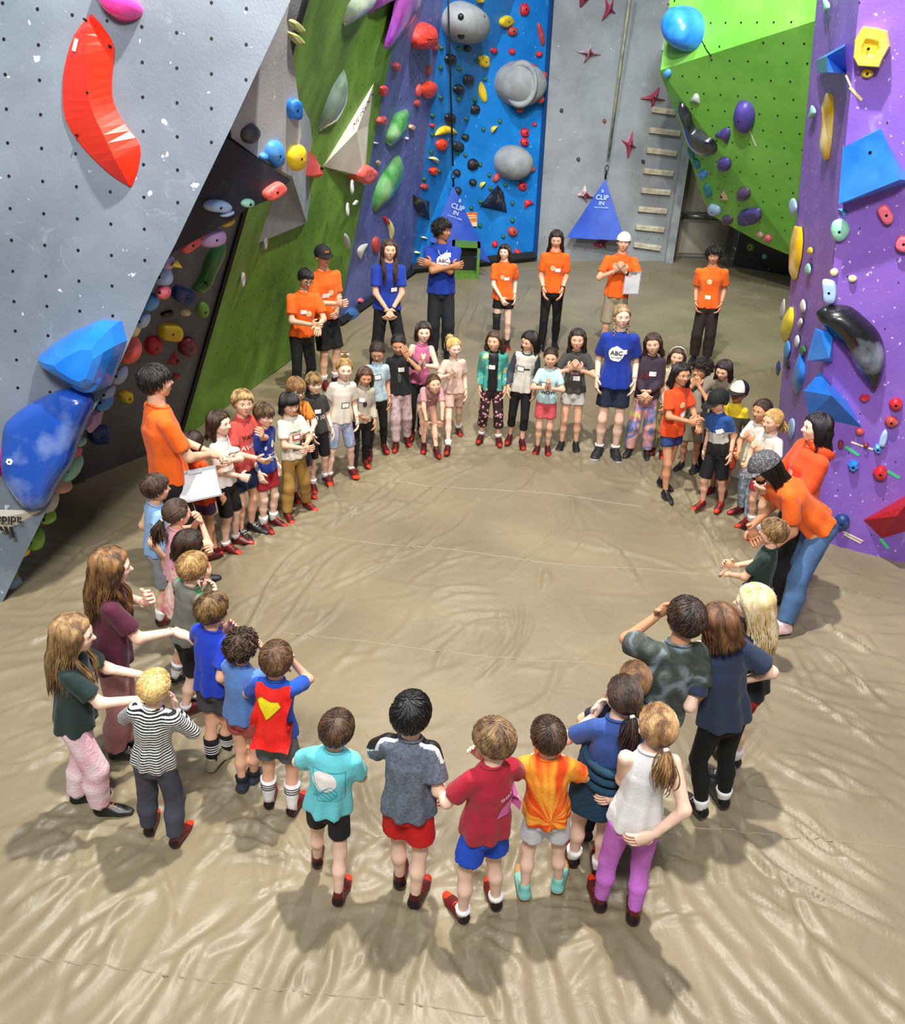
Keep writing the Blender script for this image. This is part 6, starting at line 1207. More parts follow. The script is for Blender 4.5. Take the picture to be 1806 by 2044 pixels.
def headband(p, c, name='headband'):
    mb = MB(); mb.tube([SKC+np.array([math.cos(a)*SKR[0]*1.1, .12, math.sin(a)*SKR[2]*1.12]) for a in np.linspace(-.1, math.pi+.1, 16)], .032, 6, flat=.5); hpart(p, name, mb, mat(c))
def bow(p, c):
    mb = MB(); T = np.array([0, -.17, .66])
    for s in (-1, 1): mb.ball(T+(s*.11, .0, .03), (.12, .05, .07), 0, 8, 6)
    mb.ball(T, .05, 0); hpart(p, 'hair_bow', mb, mat(c))
def beard(p, c):
    mb = MB(); mb.ball((0, .22, -.36), (.19, .17, .16), 0, 12, 8); mb.tube([(-.27, .06, -.1), (-.22, .14, -.28), (0, .30, -.42), (.22, .14, -.28), (.27, .06, -.1)], .07, 6); mb.tube([(-.09, .40, -.2), (0, .42, -.185), (.09, .40, -.2)], .03, 5); hpart(p, 'beard', mb, mat(c, None, .8))
def wristband(p, i, c, name='wristband', w=.008):
    mb = MB(); a = p['wr'][i]; d = unit(p['wr'][i]-p['el'][i]); mb.tube([a-d*(.02+w), a-d*.012], p['rc']*1.22, 10); link(name, mb.mesh(True), mat(c), p['r'])
def toworld(p, v): return p['G']+rz(p['yaw']) @ np.asarray(v)
# ------------------------------------------------------------------ the people
BR, DB, BK, BL_, LB = '#4a2f1c', '#2c1a10', '#0e0b0a', '#c99a54', '#7a5634'
OR, RB = '#ff6a10', '#0b34a0'
zl = lambda a, b: (lambda x, y, z: (z > a) & (z < b))
def orange(label, head, **k):
    d = dict(adult=True, shirt=OR, hem=.0, prints=[('logo', .012, -.115), ('tag', -.03, -.13)], shfit=.02); d.update(k); return person(label, head, **d)
# --- grown-ups
a = orange('man in orange t-shirt and black trousers wearing dark-rimmed glasses, hands raised before him', (607, 533), feet=(604, 795), skin='l', hair=('short', BK), to=(880, 1000), hpitch=-18, arms=('point', 'claspR'), pants=('#101114', 'long', .010), shoe='black', prints=[('logo', -.012, -.135), ('tag', .03, -.12)]); glasses(a)
a = orange('man in orange t-shirt, black cap and black shorts with hands clasped, against the green wall', (642, 488), H=1.73, dz=-.02, skin='l', hair=('buzz', DB), to=(900, 900), hyaw=-5, arms=('clasp', 'claspR'), pants=('#0f1013', 'knee', .03), shoe='dred', sock=('#d9d9d9', .2), prints=[('logo', -.012, -.135), ('tag', .03, -.15)]); cap(a, '#131417', label='black flat-brim cap')
mb = MB(); mb.box((-.12, .455, .27), (.12, .475, .37)); hpart(a, 'cap_patch', mb, mat('#b06a3c'), smooth=False)
a = person('woman with very long brown hair in a royal blue t-shirt, hands folded low in front', (776, 475), H=1.74, dz=.04, adult=True, fem=True, skin='l', hair=('long+xl', DB, '#5a3d26'), shirt=RB, shfit=.024, to=(900, 1000), arms=('claspL', 'claspL'), pants=('#141416', 'long', .02), shoe='black', stance=((-.13, .02), (.09, -.03)), prints=[('btag', -.035, -.165)]); wristband(a, 0, '#151515')
a = person('man with curly black hair and a lanyard in a royal blue t-shirt, arms crossed', (884, 437), H=1.86, adult=True, skin='t', hair=('afro', BK), shirt=RB, shfit=.026, hem=.05, to=(940, 1100), hyaw=55, arms=('crossA', 'crossB'), pants=('#1c2027', 'long', .022), shoe='black', prints=[('tag', -.035, -.05), ('abc', -.005, -.095)])
mb = MB(); mb.tube([a['sc']+a['X']*.08+a['Y']*.02+a['Z']*.02, a['sc']+a['X']*.05+a['Y']*.135-a['Z']*.06, a['sc']+a['X']*.0+a['Y']*.15-a['Z']*.15, a['sc']-a['X']*.05+a['Y']*.135-a['Z']*.06, a['sc']-a['X']*.08+a['Y']*.02+a['Z']*.02], .004, 5); link('lanyard', mb.mesh(), mat('#d8d8d8'), a['r'])
a = orange('woman in oversized orange t-shirt, sunglasses on her head, black shorts and a knee brace', (1008, 485), feet=(1000, 694), fem=True, skin='p', hair=('wavy+md', DB), to=(960, 1100), hyaw=-15, arms=('down', 'claspL'), hem=.07, shfit=.026, pants=('#0f1013', 'shorter', .025), shoe='dred', sock=('#222226', .2)); glasses(a, up=True)
mb = MB(); k = a['kn'][1]; d = unit(a['kn'][1]-a['ank'][1]); mb.tube([k-d*.13, k-d*.05, k+d*.05, k+d*.14], [a['cr']*1.25, a['kr']*1.2, a['kr']*1.25, a['kr']*1.45], 12); link('knee_brace', mb.mesh(True), mat('#17181b', None, .8), a['r'])
a = orange('woman in orange t-shirt and black leggings with long straight dark hair, hands on thighs', (1112, 457), feet=[(1080, 702), (1106, 694)], fem=True, skin='l', hair=('long', BK, '#30201a'), to=(1080, 1100), hpitch=-14, arms=('sleeve', 'sleeve'), pants=('#08080a', 'long', .003), shoe='black'); wristband(a, 0, '#101010', w=.02); wristband(a, 1, '#201818')
a = orange('man in orange t-shirt and khaki shorts with a white backwards cap, hands pressed together', (1247, 463), feet=(1215, 708), skin='l', hair=('buzz', DB), to=(1180, 1100), arms=('chest', 'chest'), hem=.03, pants=('#a99b82', 'knee', .03), shoe='black', sock=('#121214', .5), prints=[('logo', .008, -.10)]); cap(a, '#e9e4d6', back=True, brim='#14151a', label='white cap worn backwards'); wristband(a, 0, '#141414', w=.02); MAN7 = a
a = orange('man in orange t-shirt with wavy dark hair and dark brown trousers, arms hanging down', (1428, 490), feet=(1396, 722), skin='m', hair=('afro', BK), to=(1330, 1150), hpitch=-6, arms=('pocket', 'pocket'), hem=.05, pants=('#2b211c', 'long', .022), shoe='black', prints=[('logo', .01, -.10), ('tag', .01, -.23)])
a = person('woman with two blond braids in a royal blue t-shirt and navy shorts', (1245, 605), feet=[(1194, 905), (1226, 908)], adult=True, fem=True, skin='p', hair=('braids', '#8a6a4a', '#c9ab80'), shirt=RB, shfit=.028, hem=.10, to=(1200, 1200), hyaw=12, arms=('relax', 'relax'), pants=('#16233c', 'short', .03), shoe='bw', sock=('#e8e8e8', .12), build=.97, prints=[('abc', .012, -.115), ('tag', -.028, -.10)]); wristband(a, 1, '#e8e8e8')
a = person('woman with long dark hair in a grey-beige jacket bending down behind the kids', (1455, 690), H=1.40, dz=.05, adult=True, fem=True, skin='l', hair=('long', BK, '#3b2a22'), shirt='#8a8070', sl='long', shfit=.03, to=(1150, 1130), bend=32, hpitch=-5, arms=('knee', 'knee'), pants=('#101114', 'long', .015), shoe='black')
a = orange('woman in an orange hooded sweatshirt with long curly dark hair leaning at the purple wall', (1642, 822), H=1.60, fem=True, dz=.0, skin='p', hair=('wavy', BK, '#2e2230'), to=(1200, 1180), shirt='#f4521a', sl='long', shfit=.034, arms=('hold', 'hold'), pants=('#15161a', 'long', .01), shoe='black', prints=[('shape', -.0, -.12, lambda H: [rect2(.05*H, .04*H)], '#ead9c8')])
mb = MB(); ring(mb, a['sc']+a['Z']*.01-a['Y']*.05, unit(a['Z']-a['Y']*.6), .085, .04, 0, 18, 8); link('hood', mb.mesh(True), mat('#e84c18', '#f4521a', .8), a['r'])
a = orange('bearded long-haired man in orange t-shirt, jeans and patterned cap, bending forward', (1545, 862), feet=[(1560, 1262), (1588, 1190)], H=1.66, skin='m', hair=('long', BK), to=(1150, 1220), bend=38, hpitch=-12, arms=('down', 'down'), pants=('#4c6e9c', 'long', .02), shoe='pink', shfit=.024, prints=())
cap(a, '#3c4250', mc=mat('#343a48', '#8b90a0', .8, 18, kind='camo', c3='#4c4438'), label='patterned camouflage cap'); beard(a, '#120d0b')
a = orange('tall man with dark shaggy hair in an orange t-shirt holding a grey clipboard', (300, 726), H=1.80, dz=-.02, skin='l', hair=('bowl', BK, '#2a2422'), to=(760, 1050), arms=('low', 'low'), pants=('#14151a', 'long', .02), shoe='black', prints=[('tag', -.035, -.13), ('shape', .022, -.115, lambda H: [rect2(.028*H, .045*H)], '#f3e3b4')]); MANL = a; wristband(a, 0, '#141414')

# --- children, clockwise from the near left
tags = lambda u=-.03, v=-.12, b=True: [('btag' if b else 'tag', u, v)]
person('girl with long light brown hair in a dark green t-shirt and pink-white trousers', (130, 1225), feet=[(158, 1600), (205, 1622)], skin='p', hair=('wavy+xl', '#6b4c30', '#b99767'), shirt='#1c3330', hem=.05, shfit=.024, to=(500, 1480), yawoff=-22, arms=('fwd', 'fwd'), pants=('#f0c9d2', 'long', .024), pmat=mat('#f4dfe4', '#eeb4c6', .8, 6, .3, 60), shoe='blackor', sock=('#f0f0f0', .15), prints=[('text', 0, -.10, 'U S', .035, '#e8e8e8'), ('text', -.02, -.19, 'WAVES', .04, '#cfd6d6')])
person('girl with long wavy brown hair in a maroon t-shirt and dusty pink trousers', (208, 1090), feet=[(235, 1512), (262, 1490)], skin='p', hair=('wavy+xl', '#4a3020', '#a87c4a'), shirt='#571a33', hem=.04, shfit=.024, to=(640, 1200), yawoff=-38, arms=(('chest'), ((.06, .22, -.17), (.6, -.3, -1), (0, 1, -.6), (0, -.2, -1), .3)), pants=('#c08a88', 'long', .024), shoe='black', sock=('#9a9a9a', .15), prints=[('shape', 0, -.10, lambda H: [disc2(.045*H)], '#f07020'), ('shape', 0, -.10, lambda H: [([(-.02*H, -.01*H), (.02*H, -.01*H), (0, .018*H)], [(0, 1, 2)])], '#2a1018', 1, 'print', .007)])
person('small blond boy in a black and white striped long-sleeve top and grey sweatpants', (298, 1338), feet=[(300, 1662), (352, 1685)], skin='p', hair=('buzz', '#d9b36a', '#f0d79a'), shirt='#e6e6e6', sl='long', hem=.03, shfit=.018, smat=mat('#14161c', '#ececec', .8, 19, .15, 60, kind='stripe', lo=.48, hi=.52), to=(560, 1380), yawoff=14, hyaw=-5, arms=('chest', 'chest'), pants=('#4a4c5c', 'long', .020), shoe='red')
a = person('boy with short brown hair in a light blue sleeveless shirt and grey shorts', (302, 945), feet=[(322, 1245), (337, 1225)], skin='l', hair=('short', DB, '#5a4030'), shirt='#8db4e0', sl='cap', to=(620, 1150), arms=('down', 'down'), pants=('#8e9097', 'knee', .03), shoe='dred', sock=('#e8e8e8', .3))
person('girl with a low brown ponytail in a pink top, hands at her mouth', (345, 995), H=1.18, dz=.06, skin='l', hair=('pony+low', DB, '#5b4130'), shirt='#e9a9b6', sl='cap', to=(700, 1150), arms=('mouth', 'mouth'), pants=('#23242a', 'short', .02), shoe='black')
person('girl with straight brown hair in a long pink and white tie-dye shirt', (368, 1052), feet=[(352, 1360), (366, 1335)], skin='l', hair=('bob', BK, '#4a3020'), shirt='#e9b0ac', sl='short', hem=.14, smat=mat('#efd9c6', '#d9707c', .8, 9, .2, 60, kind='tie'), to=(720, 1200), arms=('mouth', 'chest'), pants=('#17181c', 'short', .014), shoe='black', sock=('#efefef', .45))
person('boy with light brown hair in a grey and green baseball shirt and dark shorts', (375, 1100), feet=[(372, 1425), (392, 1402)], skin='p', hair=('short', '#8a6438', '#c9a468'), shirt='#1f7a3c', sleeve='#77776e', sl='long', hem=.06, zone=[('#77776e', '#77776e', lambda x, y, z: y < -.01)], to=(700, 1200), arms=('chest', 'chest'), pants=('#1d1e22', 'knee', .02), shoe='dred', sock=('#d9d9d9', .12))
person('boy in plain cobalt blue t-shirt, grey shorts, high black socks and tan shoes', (415, 1185), feet=[(425, 1532), (455, 1508)], skin='l', hair=('short', '#3b2818', '#94703e'), shirt='#123cc4', hem=.06, shfit=.022, to=(760, 1230), hyaw=-8, arms=('chest', 'down'), pants=('#4a4b52', 'short', .026), shoe='tan', sock=('#121214', .62))
person('boy in a faded light blue t-shirt and coral red shorts, hands at his face', (475, 1262), feet=[(485, 1575), (508, 1560)], skin='l', hair=('curly', '#35241a', '#5a4230'), shirt='#5c86c8', hem=.05, shfit=.022, to=(780, 1240), arms=('mouth', 'mouth'), pants=('#c85a58', 'shorter', .022), shoe='navy', sock=('#17181c', .22))
def cape(p):
    sc, X, Y, Z, H = p['sc'], p['X'], p['Y'], p['Z'], p['H']; N, M = 10, 12; V = []
    for j in range(M+1):
        v = j/M; w = (.155+.02*v)*H
        for i in range(N+1):
            u = -1+2*i/N; P = sc+X*u*w/2*1.0+Z*(.0-.315*v)*H; hit = p['bvh'].ray_cast(Vector(P-Y*.6), Vector(Y)); q = np.array(hit[0]) if hit[0] is not None else P-Y*.085*H
            V.append(q-Y*(.010+.012*v+.004*math.sin(u*6+1)*v)*H)
    f = [(j*(N+1)+i, j*(N+1)+i+1, (j+1)*(N+1)+i+1, (j+1)*(N+1)+i) for j in range(M) for i in range(N)]; n = len(V)
    V2 = V+[v+Y*.004 for v in V]; f2 = f+[tuple(a+n for a in q[::-1]) for q in f]; c = link('cape', new_mesh(V2, f2, True), mat('#e8140e', '#f22a1c', .75, 5, .2, 80), p['r'], 'red cape with a yellow shield patch')
    bv = BVHTree.FromPolygons([Vector(v) for v in V], f); s = .056*H
    pts = [(-1, .35), (-.72, .78), (.72, .78), (1, .35), (0, -1.1)]; v = [(0, 0)]+[(a*s*.98, b*s) for a, b in pts]; ff = [(0, 1+i, 1+(i+1) % 5) for i in range(5)]
    decal([(v, ff)], bv, (sc, X, Y, Z), -1, -.012*H, -.095*H, H, mat('#f2dc1e'), 'shield_patch', c, .004, rot=-.1)
    rim = [(a*s, b*s) for a, b in pts]+[(pts[0][0]*s, pts[0][1]*s)]; decal([wire2(rim, .003*H)], bv, (sc, X, Y, Z), -1, -.012*H, -.095*H, H, mat('#8a7a10'), 'shield_outline', c, .006, rot=-.1)
cape(person('boy wearing a red cape with a yellow shield patch and tall striped white socks', (545, 1285), feet=[(538, 1608), (584, 1622)], skin='l', hair=('bowl', '#4a3220', '#7a5a3a'), shirt='#0c50c0', hem=.02, shfit=.018, to=(820, 1250), hyaw=4, yawoff=14, arms=('chest', 'mouth'), pants=('#6e7478', 'short', .026), shoe='red', sock=('#f2f2f2', .66), prints=[('tag', 0, -.1)]))
wave = lambda H: [wire2([(x*H, (.02+.012*math.sin(x*90+k))*H-.014*k*H) for x in np.linspace(-.05, .05, 10)], .003*H) for k in range(5)]
person('boy in an aqua t-shirt with a round sunset print on the back and black shorts', (668, 1423), feet=[(634, 1725), (676, 1800)], skin='p', hair=('short', '#32221a', '#6a4c34'), shirt='#6cd6e2', hem=.03, shfit=.03, to=(860, 1200), yawoff=8, hyaw=-12, arms=('chest', 'fwdL'), pants=('#14151c', 'short', .016), shoe='red',
       prints=[('shape', -.02, -.10, lambda H: [disc2(.052*H)], '#f2ece8', -1), ('shape', -.01, -.15, wave, '#3fa8bc', -1, 'print', .007), ('shape', .0, -.12, lambda H: [wire2([(-.075*H, .07*H), (.06*H, .075*H), (.07*H, -.07*H), (-.04*H, -.08*H), (-.075*H, .07*H)], .0022*H)], '#3a97a8', -1, 'print_outline', .006)])
def stripes12(p):
    H = p['H']; X, Z, sc = p['X'], p['Z'], p['sc']
person('black-haired boy in heather grey t-shirt with black and white shoulder stripes, red shorts', (820, 1390), feet=[(798, 1765), (828, 1805)], skin='p', hair=('spiky', BK, '#1c1a1c'), shirt='#5f6878', hem=.05, shfit=.026, to=(830, 1150), yawoff=-12, hyaw=-12, arms=('chest', 'relax'), pants=('#d81414', 'short', .036), shoe='dred', smat=mat('#555e6e', '#707a8c', .85, 60, .3, 90),
       zone=[('white', '#ececec', lambda x, y, z: (np.abs(x) > .035) & (y > -.022-.15*(np.abs(x)-.03)*0) & (z > -.035-.45*np.maximum(np.abs(x)-.09, 0)*2.2)), ('black', '#0d0d10', lambda x, y, z: (np.abs(x) > .03) & (y > -.008) & (z > -.03-.45*np.maximum(np.abs(x)-.09, 0)*2.2))])
person('boy in a crimson t-shirt and bright blue shorts reaching one hand to the left', (990, 1445), feet=[(922, 1835), (988, 1808)], skin='p', hair=('bowl', '#5a4230', '#a08058'), shirt='#b01530', hem=.06, shfit=.024, to=(900, 1150), yawoff=22, hyaw=25, hpitch=-18, arms=('wave', 'chest'), pants=('#1c56dc', 'short', .032), shoe='red', sock=('#f0f0f0', .12),
       prints=[('shape', .045, -.14, lambda H: [([(-.05*H, -.05*H), (.05*H, -.05*H), (.055*H, .035*H), (.0, .02*H), (-.03*H, -.005*H)], [(0, 1, 2, 3, 4)])], '#d46aa8', -1), ('text', .04, -.095, 'SHARK', .022, '#f0c8dc', -1, .35)])
person('boy in an orange and yellow tie-dye t-shirt and white shorts with teal and cream trainers', (1098, 1438), feet=[(1045, 1785), (1112, 1772)], skin='p', hair=('short', '#2a1c12', '#5c4430'), shirt='#f46a10', hem=.06, shfit=.028, smat=mat('#ee4a08', '#fcae34', .85, 1.0, .2, 60, kind='burst', lo=.42, hi=.62), to=(1000, 1200), yawoff=-8, hyaw=20, arms=('chest', 'chest'), pants=('#e8ebf2', 'short', .026), shoe='teal')
a = person('girl with dark brown ponytail, blue t-shirt and a teal jumper round her waist', (1248, 1365), feet=[(1142, 1722), (1192, 1745)], skin='p', hair=('pony+low', '#24160f', '#4a3022', '#e8efe6'), shirt='#33549e', hem=-.12, shfit=.018, to=(1020, 1180), hyaw=10, arms=('chest', 'back'), pants=('#10243c', 'short', .022), shoe='red', sock=('#f0f0f0', .2), H=1.30)
mb = MB(); mb.v, mb.f, mb.m = [], [], []
rr = [(a['pel']+(a['sc']-a['pel'])*t, w_) for t, w_ in ((-.35, .115), (-.1, .118), (.2, .112), (.45, .108), (.52, .10))]; n = 24; vs = []
for c, w_ in rr:
    for j in range(n): q = 2*math.pi*j/n; vs.append(c+a['X']*w_*a['H']*math.cos(q)+a['Y']*w_*.82*a['H']*math.sin(q)+a['Z']*.006*math.sin(5*q))
mb.add(vs, [(i*n+j, i*n+(j+1) % n, (i+1)*n+(j+1) % n, (i+1)*n+j) for i in range(4) for j in range(n)])
for t in (.22, .36, .5): ring(mb, a['pel']+(a['sc']-a['pel'])*t, a['Z'], .112*a['H'], .022, 0, 20, 6, .82)
link('tied_jumper', mb.mesh(True), mat('#14405a', '#0f3348', .85, 8, .4, 60), a['r'], 'dark teal jumper tied around the waist')
person('brown-ponytailed girl of whom only the back of the head shows, yellow hair tie', (1272, 1325), H=1.22, dz=.05, skin='l', hair=('pony+low', '#4a301c', '#8a6238', '#e8e070'), shirt='#10243a', to=(1050, 1180), arms=('chest', 'chest'), pants=('#10131c', 'long', .01), shoe='red')
person('girl with a light brown side ponytail in a white tank top and bright pink leggings', (1318, 1418), feet=[(1195, 1810), (1262, 1835)], skin='p', hair=('pony+low', '#6b4a2e', '#c9a06a', '#f2f2f2'), shirt='#f2f2f4', sl='none', hem=.04, shfit=.009, to=(1090, 1180), yawoff=-5, hyaw=14, arms=('claspL', 'back'), pants=('#d87ae0', 'long', .005), shoe='red', H=1.36)
person('tall boy with dark brown hair in a grey camouflage t-shirt and navy trousers', (1378, 1198), H=1.50, dz=.10, skin='m', hair=('bowl', '#20140f', '#4a3426'), shirt='#454c4c', hem=.02, shfit=.030, smat=mat('#343c38', '#76848c', .85, 7, .2, 60, kind='camo', lo=.40, hi=.62, c3='#4a504c'), to=(1080, 1220), hpitch=-8, arms=('mouth', 'relax'), pants=('#14204a', 'long', .02), shoe='black', build=1.1)
person('child with straight shoulder-length brown hair in a navy t-shirt and black leggings, hands on hips', (1450, 1205), feet=[(1396, 1625), (1440, 1605)], skin='p', hair=('bob', '#4a2e1c', '#8a6040'), shirt='#24324f', hem=.04, shfit=.03, to=(1120, 1220), hpitch=-14, arms=('hip', 'hip'), pants=('#08080a', 'long', .003), shoe='black', sock=('#f2f2f2', .2), build=1.05)
person('girl with long platinum blond wavy hair in a navy top and red shorts', (1528, 1132), feet=(1458, 1548), skin='p', hair=('wavy', '#d9b878', '#f4e8cc'), shirt='#0f1424', hem=.02, to=(1150, 1200), yawoff=28, hyaw=14, arms=('fwdL', 'hold'), pants=('#b01828', 'short', .02), shoe='black', sock=('#f0f0f0', .25), sleeve='#0f1424', stance=((-.06, 0), (.07, .02)), H=1.38)
person('boy with light brown hair in a dark green t-shirt, hands held together in front', (1553, 1036), H=1.16, dz=.04, skin='l', hair=('short', '#5a3e26', '#b08c58'), shirt='#14302a', to=(1150, 1180), hpitch=-10, arms=('low', 'claspR'), pants=('#22262c', 'knee', .025), shoe='dred', prints=[('text', 0, -.1, 'OAK', .03, '#d8c050')])
person('blond girl in white top and crimson pink shorts beside the man in patterned cap', (1550, 815), feet=[(1496, 1050), (1512, 1070)], skin='l', hair=('pony+low+short', '#b98b4c', '#e0bc7c'), shirt='#e4ded4', to=(1150, 1150), arms=('chest', 'hold'), pants=('#c8203c', 'short', .022), shoe='red', sock=('#efefef', .3))
person('girl in a white t-shirt with a name tag and blue camouflage jeans, hands clasped', (1528, 795), feet=[(1478, 1022), (1490, 1045)], skin='m', hair=('pony+low', '#2a180f', '#4c3020'), shirt='#e9e4d8', hem=.05, to=(1150, 1150), arms=('chest', 'hold'), pants=('#7f93a8', 'long', .018), pmat=mat('#66788c', '#a8b8c4', .8, 14, .2, 60, kind='camo'), shoe='dred', prints=tags())
a = person('boy in a black cap and blue, grey and black colour-block t-shirt with black shorts', (1440, 775), feet=[(1400, 1012), (1437, 1013)], skin='l', hair=('short', BK), shirt='#1e4f96', hem=.02, zone=[('g', '#b5b0a8', zl(-.215, -.13)), ('k', '#0f1013', lambda x, y, z: z < -.215)], to=(1250, 1200), yawoff=-6, hyaw=-30, hpitch=-14, arms=('down', 'down'), pants=('#0d0e10', 'knee', .03), shoe='red', prints=[('tag', -.035, -.11, .25)]); cap(a, '#0e0f12', label='black cap')
a = person('child in a black cap with a yellow collar and orange shorts, mostly hidden', (1480, 760), H=1.18, skin='t', hair=('short', BK), shirt='#e8c820', zone=[('k', '#4a4a3c', lambda x, y, z: z < -.08)], to=(1200, 1150), arms=('down', 'down'), pants=('#c2481c', 'knee', .025), shoe='red'); cap(a, '#0e0f12', label='black cap with a pale stripe', panel='#d9d4c4')
a = person('girl with dark hair in an orange t-shirt and denim shorts standing forward of the ring', (1362, 722), feet=[(1318, 968), (1326, 992)], skin='m', hair=('long+md', BK, '#2a1c18'), shirt='#f04e12', hem=.10, shfit=.024, to=(1560, 1150), hyaw=-8, arms=('fwdL', 'claspR'), pants=('#2c3f78', 'shorter', .022), shoe='black', prints=[('logo', .0, -.10), ('tag', -.02, -.17, .5)])
person('boy with curly dark hair in an olive green t-shirt with hands over his mouth', (1405, 716), feet=(1372, 935), skin='m', hair=('afro', BK, '#33241c'), shirt='#4a5240', hem=.03, to=(1180, 1180), hyaw=-35, arms=('mouth', 'mouth'), pants=('#8a8068', 'knee', .03), shoe='black')
a = person('girl with a white headband in a pale patterned sleeveless top and olive trousers', (1355, 690), feet=[(1302, 902), (1320, 908)], skin='l', hair=('bob', '#3a2618', '#5c4430'), shirt='#d9cfc0', sl='none', shfit=.011, smat=mat('#e2dacb', '#b0a48e', .8, 20, .1, 60), to=(1250, 1200), arms=('claspL', 'claspL'), pants=('#9a9464', 'long', .018), shoe='red'); headband(a, '#f0ece4')
person('girl in a dark plum long-sleeve shirt and rainbow tie-dye trousers', (1307, 663), feet=[(1255, 905), (1290, 908)], skin='l', hair=('long+md', '#2e1c14', '#4e3426'), shirt='#3a2c3c', sl='long', shfit=.02, to=(1200, 1200), htilt=8, arms=('clasp', 'clasp'), pants=('#b08aa8', 'long', .024), pmat=mat('#5f7fb4', '#d9d27c', .8, 4.5, .2, 60, kind='tie', c3='#e09aa0', lo=.38, hi=.62), shoe='black', prints=tags(-.03, -.11, False)+[('text', .015, -.13, 'JOY', .05, '#8a2838')])
person('girl with long dark hair in a charcoal t-shirt with white script and pale grey shorts', (1155, 654), feet=[(1120, 893), (1148, 894)], skin='l', hair=('long', '#20130e', '#3c281e'), shirt='#44423f', to=(1100, 1200), arms=('chest', 'chest'), pants=('#c9c5bf', 'shorter', .022), shoe='black', prints=[('text', 0, -.11, 'Passion\'s', .042, '#f0eee8'), ('tag', -.015, -.19), ('text', 0, -.15, 'Rock', .03, '#e89aa8')])
person('girl in a pale blue t-shirt and pink shorts with palms pressed together', (1101, 692), feet=[(1072, 900), (1092, 900)], skin='l', hair=('pony+low', '#2a1a12', '#46301f'), shirt='#bcdfe4', to=(1050, 1200), hpitch=-5, arms=('pray', 'pray'), pants=('#d8565e', 'short', .026), shoe='dred', prints=[('btag', .03, -.13), ('text', -.005, -.2, 'WOW', .045, '#3c4450')])
person('girl with long black hair in a white and grey raglan shirt and black leggings', (1057, 658), feet=[(1017, 878), (1041, 888)], skin='l', hair=('long+md', BK, '#2a2220'), shirt='#d6cfc4', sleeve='#3f464e', sl='long', hem=.05, to=(1020, 1200), hyaw=-42, hpitch=-14, htilt=-6, arms=('relax', 'relax'), pants=('#0c0d12', 'capri', .004), shoe='dred', prints=[('btag', .035, -.12), ('shape', -.02, -.118, lambda H: [rect2(.05*H, .012*H)], '#1e2228')])
person('girl in a teal and cream cardigan over a black top with floral capri trousers', (988, 658), feet=[(960, 876), (994, 882)], skin='l', hair=('wavy+md', '#3a2417', '#5c4028'), shirt='#4aa89a', sl='long', hem=.03, shfit=.024, smat=mat('#3f9e94', '#d9dfa8', .85, 9, .3, 60, lo=.5, hi=.62), zone=[('k', '#0e0f12', lambda x, y, z: (np.abs(x) < .042) & (y > .0))], to=(960, 1200), hyaw=-20, arms=('down', 'down'), pants=('#5c2430', 'capri', .018), pmat=mat('#d9949a', '#2a161c', .8, 24, .1, 60, kind='voro', lo=.30, hi=.38), shoe='dred', sock=('#e2e2e2', .15), prints=[('tag', .01, -.10)])
person('girl with a curly blond ponytail in a pale pink t-shirt and pinkish shorts', (907, 673), feet=[(894, 898), (914, 862)], skin='p', hair=('pony+high', '#c9974e', '#ecca86', '#f0f0f0'), shirt='#e6c3b4', to=(960, 1200), hyaw=20, hpitch=-8, arms=('down', 'chest'), pants=('#d9b4a4', 'short', .024), shoe='dred', sock=('#efefef', .2))
person('girl in a dusty pink outfit crouching with hands near her shins', (866, 754), feet=[(846, 896), (870, 905)], H=1.16, skin='l', hair=('pony', '#3c2416', '#6a4628'), shirt='#c9989a', lift=-.09, bend=48, to=(960, 1200), hyaw=10, hpitch=25, arms=('knee', 'knee'), pants=('#cfa49c', 'capri', .012), shoe='dred', prints=[('btag', .02, -.12)])
person('girl with dark side-swept hair in a pink sleeveless top and black leggings, hands clapping', (845, 640), feet=[(822, 870), (838, 862)], skin='p', hair=('bob', '#1e120e', '#3a2620'), shirt='#d0709a', sl='none', shfit=.014, hem=.05, to=(900, 1200), htilt=6, arms=('pray', 'pray'), pants=('#0c0c10', 'long', .003), shoe='dred')
person('girl in a black t-shirt and patterned pinkish trousers covering her face with one hand', (795, 665), feet=[(790, 893), (812, 882)], skin='m', hair=('pony+low', BK, '#2a201c'), shirt='#151619', hem=.04, shfit=.022, to=(880, 1200), hyaw=-10, hpitch=-14, arms=(((.06, .14, .03), (.9, .1, -1), (-.2, .1, 1), (-.2, -1, 0), .3), 'down'), pants=('#b49aa0', 'long', .02), pmat=mat('#a88c92', '#d2b8b8', .8, 25, .1, 60), shoe='dred', prints=[('tag', -.01, -.09), ('shape', .01, -.16, lambda H: [disc2(.014*H, .045*H)], '#4a4c52')])
person('girl with low dark ponytail in a pale blue lace t-shirt, looking down', (752, 680), feet=[(738, 908), (766, 896)], skin='m', hair=('pony+low', '#20140e', '#3e2a1e'), shirt='#b9cdd6', smat=mat('#c4d4da', '#94b0bc', .85, 22, .2, 60), to=(860, 1200), hyaw=-12, hpitch=-24, arms=('down', 'relax'), pants=('#0a0a0e', 'long', .003), shoe='dred', prints=[('btag', .0, -.09, .2)])
person('small girl with messy curly brown hair in a grey top and black leggings', (727, 730), feet=[(708, 945), (728, 925)], skin='m', hair=('wavy+md', '#3c2416', '#6a4a30'), shirt='#b4aa98', sl='long', hem=.05, to=(850, 1200), hpitch=-10, arms=('relax', 'hold'), pants=('#101014', 'long', .004), shoe='red', prints=[('tag', .02, -.09), ('shape', -.01, -.13, lambda H: [disc2(.02*H, .026*H)], '#2a2220')])
